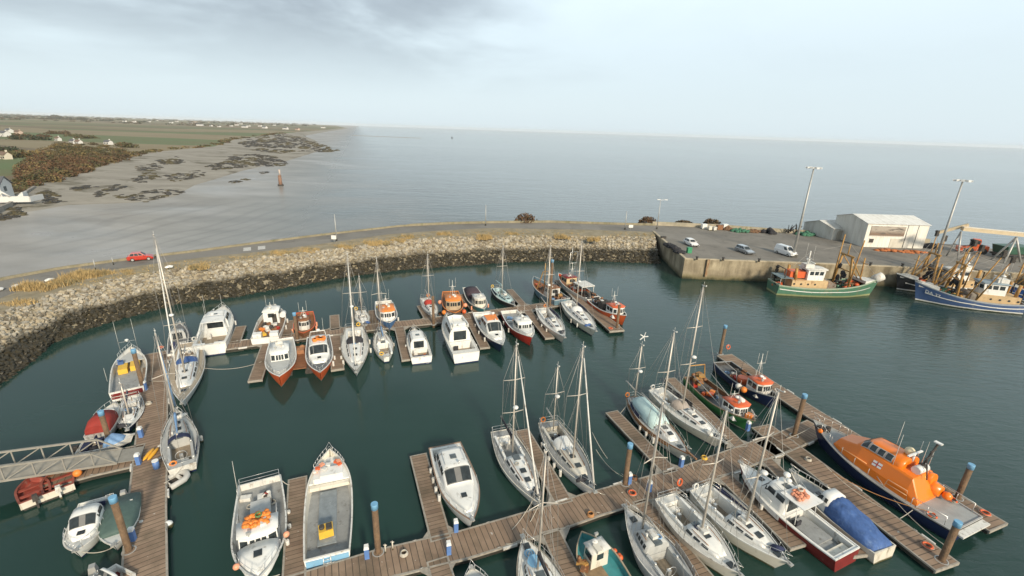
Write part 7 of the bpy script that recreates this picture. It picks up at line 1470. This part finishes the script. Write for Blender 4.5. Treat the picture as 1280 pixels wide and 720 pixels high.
p = G(351, 231, 0); hh = height_to(p, 212); t = empty('beacon', (p.x, p.y, 0), 0, 'rusty brown beacon post standing in the shallows off the beach', 'beacon')
one('pillar', lambda b: b.tube([(0, 0, -1), (0, 0, hh*.65)], .9, 10, 0, .7), M('beacon brown', (.22, .13, .09), .9, var=.3), t); one('top_mark', lambda b: b.tube([(.2, 0, hh*.65), (.2, 0, hh)], .4, 8), M('faded beacon top', (.45, .38, .33), .8), t); one('plinth', lambda b: b.tube([(0, 0, -1), (0, 0, .6)], 1.3, 10), dark, t)
for x, y, lb in ((1, 363, 'white stone on the verge at the left edge, first of the row'), (21, 359, 'white stone on the verge at the left edge, second of the row'), (62, 351.5, 'white stone on the verge just left of the straw tufts'), (212, 335, 'white stone on the verge right of the red car')):
    p = G(x, y, ZQ); b = MB(); blob(b, (0, 0, .2), (.75, .4, .3), 0, .15); o = b.build('verge_stone', white); o.location = (p.x, p.y, ZQ); tag(o, lb, 'stone', 'white verge stones')
b = MB()
for x, y in ((309, 311.5), (327, 309.7)):
    for k in range(4):
        p = G(x, y-1.6+k*1.05, ZQ); b.box((p.x, p.y, ZQ+.016), (1.3, .45, .006), .6)
b.build('road_marking', M('road paint', (.6, .6, .58), .8))['kind'] = 'structure'
for x, y, s, lb, c_ in ((657, 277.5, 2.6, 'russet bush on the seaward side of the breakwater road', 0), (811, 279, 2.0, 'brown bush by the street lamp at the root of the quay', 0), (892, 281, 1.9, 'round brown bush behind the pale boxes on the parapet', 1), (857, 280.5, 1.1, 'low dark bush behind the parapet left of the pale boxes', 1)):
    p = G(x, y, ZQ); q = Vector((p.x, p.y+1.2, ZQ)); t = empty('bush', (q.x, q.y, ZQ), 0, lb, 'bush', 'bushes along the breakwater')
    b = MB(); clump(b, (0, 0, .1), s*(1.2 if s > 1.5 else 2.2), s*.8, 420, c_, .28); b.build('foliage', fm, t, fix=False)
    one('stem', lambda b: [b.tube([(0, 0, -.3), (rnd.uniform(-.8, .8), rnd.uniform(-.5, .5), s*.6)], .05, 5) for k in range(5)], wood, t)
# ------------------------------------------------------------------ houses along the coast
hw_ = M('white render', (.60, .59, .565), .8, var=.06); hc_ = M('cream render', (.58, .52, .42), .8, var=.08); hp_ = M('pink buff render', (.50, .38, .31), .8, var=.08); hr1 = M('slate roof', (.10, .105, .115), .8, var=.2); hr2 = M('brown roof', (.16, .11, .08), .8, var=.2)
def cottage(x, y, wpx, label, wall, roofm, zg=2.5, ang=None, grp='houses of the far village', k_h=.5):
    p = G(x, y, zg); dist = (p-Vector((0, 0, H))).length; wd = max(6, wpx*dist/600); dp = min(9, wd*.6); hh = max(3.0, min(wd*k_h*.6, 5.5)); rr = hh*.55
    t = empty('cottage', (p.x, p.y, zg-.3), ang if ang is not None else rnd.uniform(-.3, .3)-.3, label, 'house', grp)
    b = MB(); b.v = [(-wd/2, -dp/2, 0), (wd/2, -dp/2, 0), (wd/2, dp/2, 0), (-wd/2, dp/2, 0), (-wd/2, -dp/2, hh), (wd/2, -dp/2, hh), (wd/2, dp/2, hh), (-wd/2, dp/2, hh), (-wd/2, 0, hh+rr), (wd/2, 0, hh+rr)]
    for f in ((0, 1, 5, 4), (2, 3, 7, 6), (0, 4, 8, 7, 3), (1, 2, 6, 9, 5)): b.face(f)
    b.build('wall', wall, t); e = .3; s = rr/(dp/2)
    ro = one('roof', lambda b: (b.bar((0, -dp/2-e, hh-e*s+.1), (0, 0, hh+rr+.1), wd+.4, .18), b.bar((0, dp/2+e, hh-e*s+.1), (0, 0, hh+rr+.09), wd+.4, .18)), roofm, t)
    one('chimney', lambda b: b.box((wd*.36, 0, hh+rr+.4), (.9, .7, 1.4)), wall, ro)
    for q in (-.3, 0, .3):
        if q: one('window', lambda b: b.box((q*wd, -dp/2-.01, hh*.55), (1.3, .1, 1.2)), glass, t)
        else: one('door', lambda b: b.box((0, -dp/2-.01, 1.05), (1.0, .1, 2.1)), dark, t)
    return t
vill = [(214, 157.5, 6), (221, 155.5, 5), (238, 157, 8), (244, 155, 5), (250, 159, 8), (264, 159, 4), (274, 159.5, 4), (289, 158, 4), (296, 156.5, 5), (301, 154.8, 6), (306, 158.8, 9), (311, 157, 4), (325, 156.5, 5), (331, 158.5, 9), (343, 154.5, 4), (357, 158.7, 8), (372, 159, 6), (404, 154.8, 6), (186, 157.5, 5), (168, 158.5, 5), (196, 155.8, 5), (156, 158.6, 6), (230, 153.8, 5), (262, 154.2, 5), (320, 154, 5)]
order = ['first', 'second', 'third', 'fourth', 'fifth', 'sixth', 'seventh', 'eighth', 'ninth', 'tenth', 'eleventh', 'twelfth', 'thirteenth', 'fourteenth', 'fifteenth', 'sixteenth', 'seventeenth', 'eighteenth', 'nineteenth', 'twentieth', 'twenty first', 'twenty second', 'twenty third', 'twenty fourth', 'twenty fifth']
for i, (x, y, w) in enumerate(sorted(vill)):
    wl_ = hw_ if rnd.random() < .7 else rnd.choice((hc_, hp_)); nm = {hw_: 'white', hc_: 'cream', hp_: 'buff'}[wl_] if False else ('white' if wl_ == hw_ else 'cream' if wl_ == hc_ else 'buff')
    cottage(x, y, w*.8, 'tiny %s house in the far coastal village, %s from the left' % (nm, order[i]), wl_, hr1 if rnd.random() < .7 else hr2)
for x, y, w, lb, wl_, rf_ in ((7, 182, 8, 'white house beyond the scrub, half cut by the left edge', hw_, hr1), (12, 177.5, 6, 'small white house behind the leftmost white house', hw_, hr1), (24, 179, 6, 'buff house beside the dark hedge near the left edge', hp_, hr2), (73, 184.5, 5, 'small white house alone among the scrub', hw_, hr2), (92, 187, 5, 'small white house, left of two close together in the scrub', hw_, hr1), (99, 187.5, 5, 'small white house, right of two close together in the scrub', hw_, hr2), (136, 186.5, 7, 'low white house on the green field beyond the scrub', hw_, hr1), (8, 207.5, 5, 'little cream hut on the lawn behind the shore house', hc_, hr2)):
    cottage(x, y, w, lb, wl_, rf_, 2.0, -.35, 'houses beyond the scrub', .7)
# white shore house at the left edge
p = G(4, 252, 2.2); t = empty('shore_house', (p.x, p.y, 1.8), .45, 'white gabled shore house with curved garden steps at the left edge', 'house')
b = MB(); Wx, Dy, Hh = 12, 7.5, 4.6
b.v = [(-Wx, 0, 0), (0, 0, 0), (0, Dy, 0), (-Wx, Dy, 0), (-Wx, 0, Hh), (0, 0, Hh), (0, Dy, Hh), (-Wx, Dy, Hh), (-Wx, Dy/2, Hh+2.2), (0, Dy/2, Hh+2.2)]
for f in ((0, 1, 5, 4), (2, 3, 7, 6), (0, 4, 8, 7, 3), (1, 2, 6, 9, 5)): b.face(f)
b.build('wall', hw_, t); one('roof', lambda b: (b.bar((-Wx/2, -.4, Hh-.1), (-Wx/2, Dy/2, Hh+2.35), Wx+.6, .25), b.bar((-Wx/2, Dy+.4, Hh-.1), (-Wx/2, Dy/2, Hh+2.34), Wx+.6, .25)), hr1, t)
for x, z in ((-3, 3.3), (-8, 3.3), (-5.5, 1.5), (-11, 1.5)): one('window', lambda b: b.box((x, -.02, z), (1.8, .12, 1.5)), glassl, t)
one('gable_window', lambda b: b.box((.02, Dy*.4, 3.2), (.12, 1.6, 1.5)), glassl, t)
one('garden_wall', lambda b: (b.bar((.3, -5.5, .9), (7.5, -3.5, .6), .4, 1.8), b.bar((7.5, -3.5, .5), (8.5, 3, .5), .4, 1.6), b.bar((-9, -8.5, .6), (.3, -5.5, .9), .4, 2.2), b.tube([(1.0, -5.3, 1.6), (2.2, -5.0, 3.0), (3.6, -4.6, 1.6)], .35, 8)), hw_, t)
one('steps', lambda b: [b.box((3.5+.4*k, -1.5, .3+.22*k), (.4, 3, .22+.3*k)) for k in range(7)], hw_, t)
q = [G(-20, 274, .6), G(12, 262, .6), G(34, 247, .6), G(44, 241, .6)]
b = MB(); [b.bar((u.x, u.y, .8), (v.x, v.y, .8), .8, 2.4) for u, v in zip(q, q[1:])]; tag(b.build('retaining_wall', M('stone retaining wall', (.24, .22, .19), .9, var=.25, scale=.6, bump=.4)), 'grey stone retaining wall below the white shore house', 'wall')
# a far spit with a marker
b = MB(); A_, C_ = G(440, 163, .1), G(526, 164.5, .1); b.bar((A_.x, A_.y, .1), (C_.x, C_.y, .1), 6, .5); b.build('spit', M('spit sand', (.26, .20, .14), .9))['kind'] = 'structure'
p = G(565, 163.5, 0); t = empty('marker_post', (p.x, p.y, 0), 0, 'small dark marker far out on the open sea', 'marker'); one('float', lambda b: b.tube([(0, 0, -.5), (0, 0, 1.6)], 2.4, 10), dark, t); one('tower', lambda b: b.tube([(0, 0, 1.6), (0, 0, 4.5)], .8, 6), dark, t)
# ------------------------------------------------------------------ haze
b = MB(); b.box((0, 0, 22), (29000, 29000, 56)); hz = b.build('haze', None); hz['kind'] = 'stuff'
m = bpy.data.materials.new('sea haze'); m.use_nodes = True; nt = m.node_tree; nt.nodes.remove(nt.nodes['Principled BSDF'])
v = nt.nodes.new('ShaderNodeVolumePrincipled'); v.inputs['Density'].default_value = 5.5e-5; v.inputs['Color'].default_value = (.93, .95, .97, 1); v.inputs['Anisotropy'].default_value = .0
nt.links.new(v.outputs[0], nt.nodes['Material Output'].inputs['Volume']); hz.data.materials.clear(); hz.data.materials.append(m)
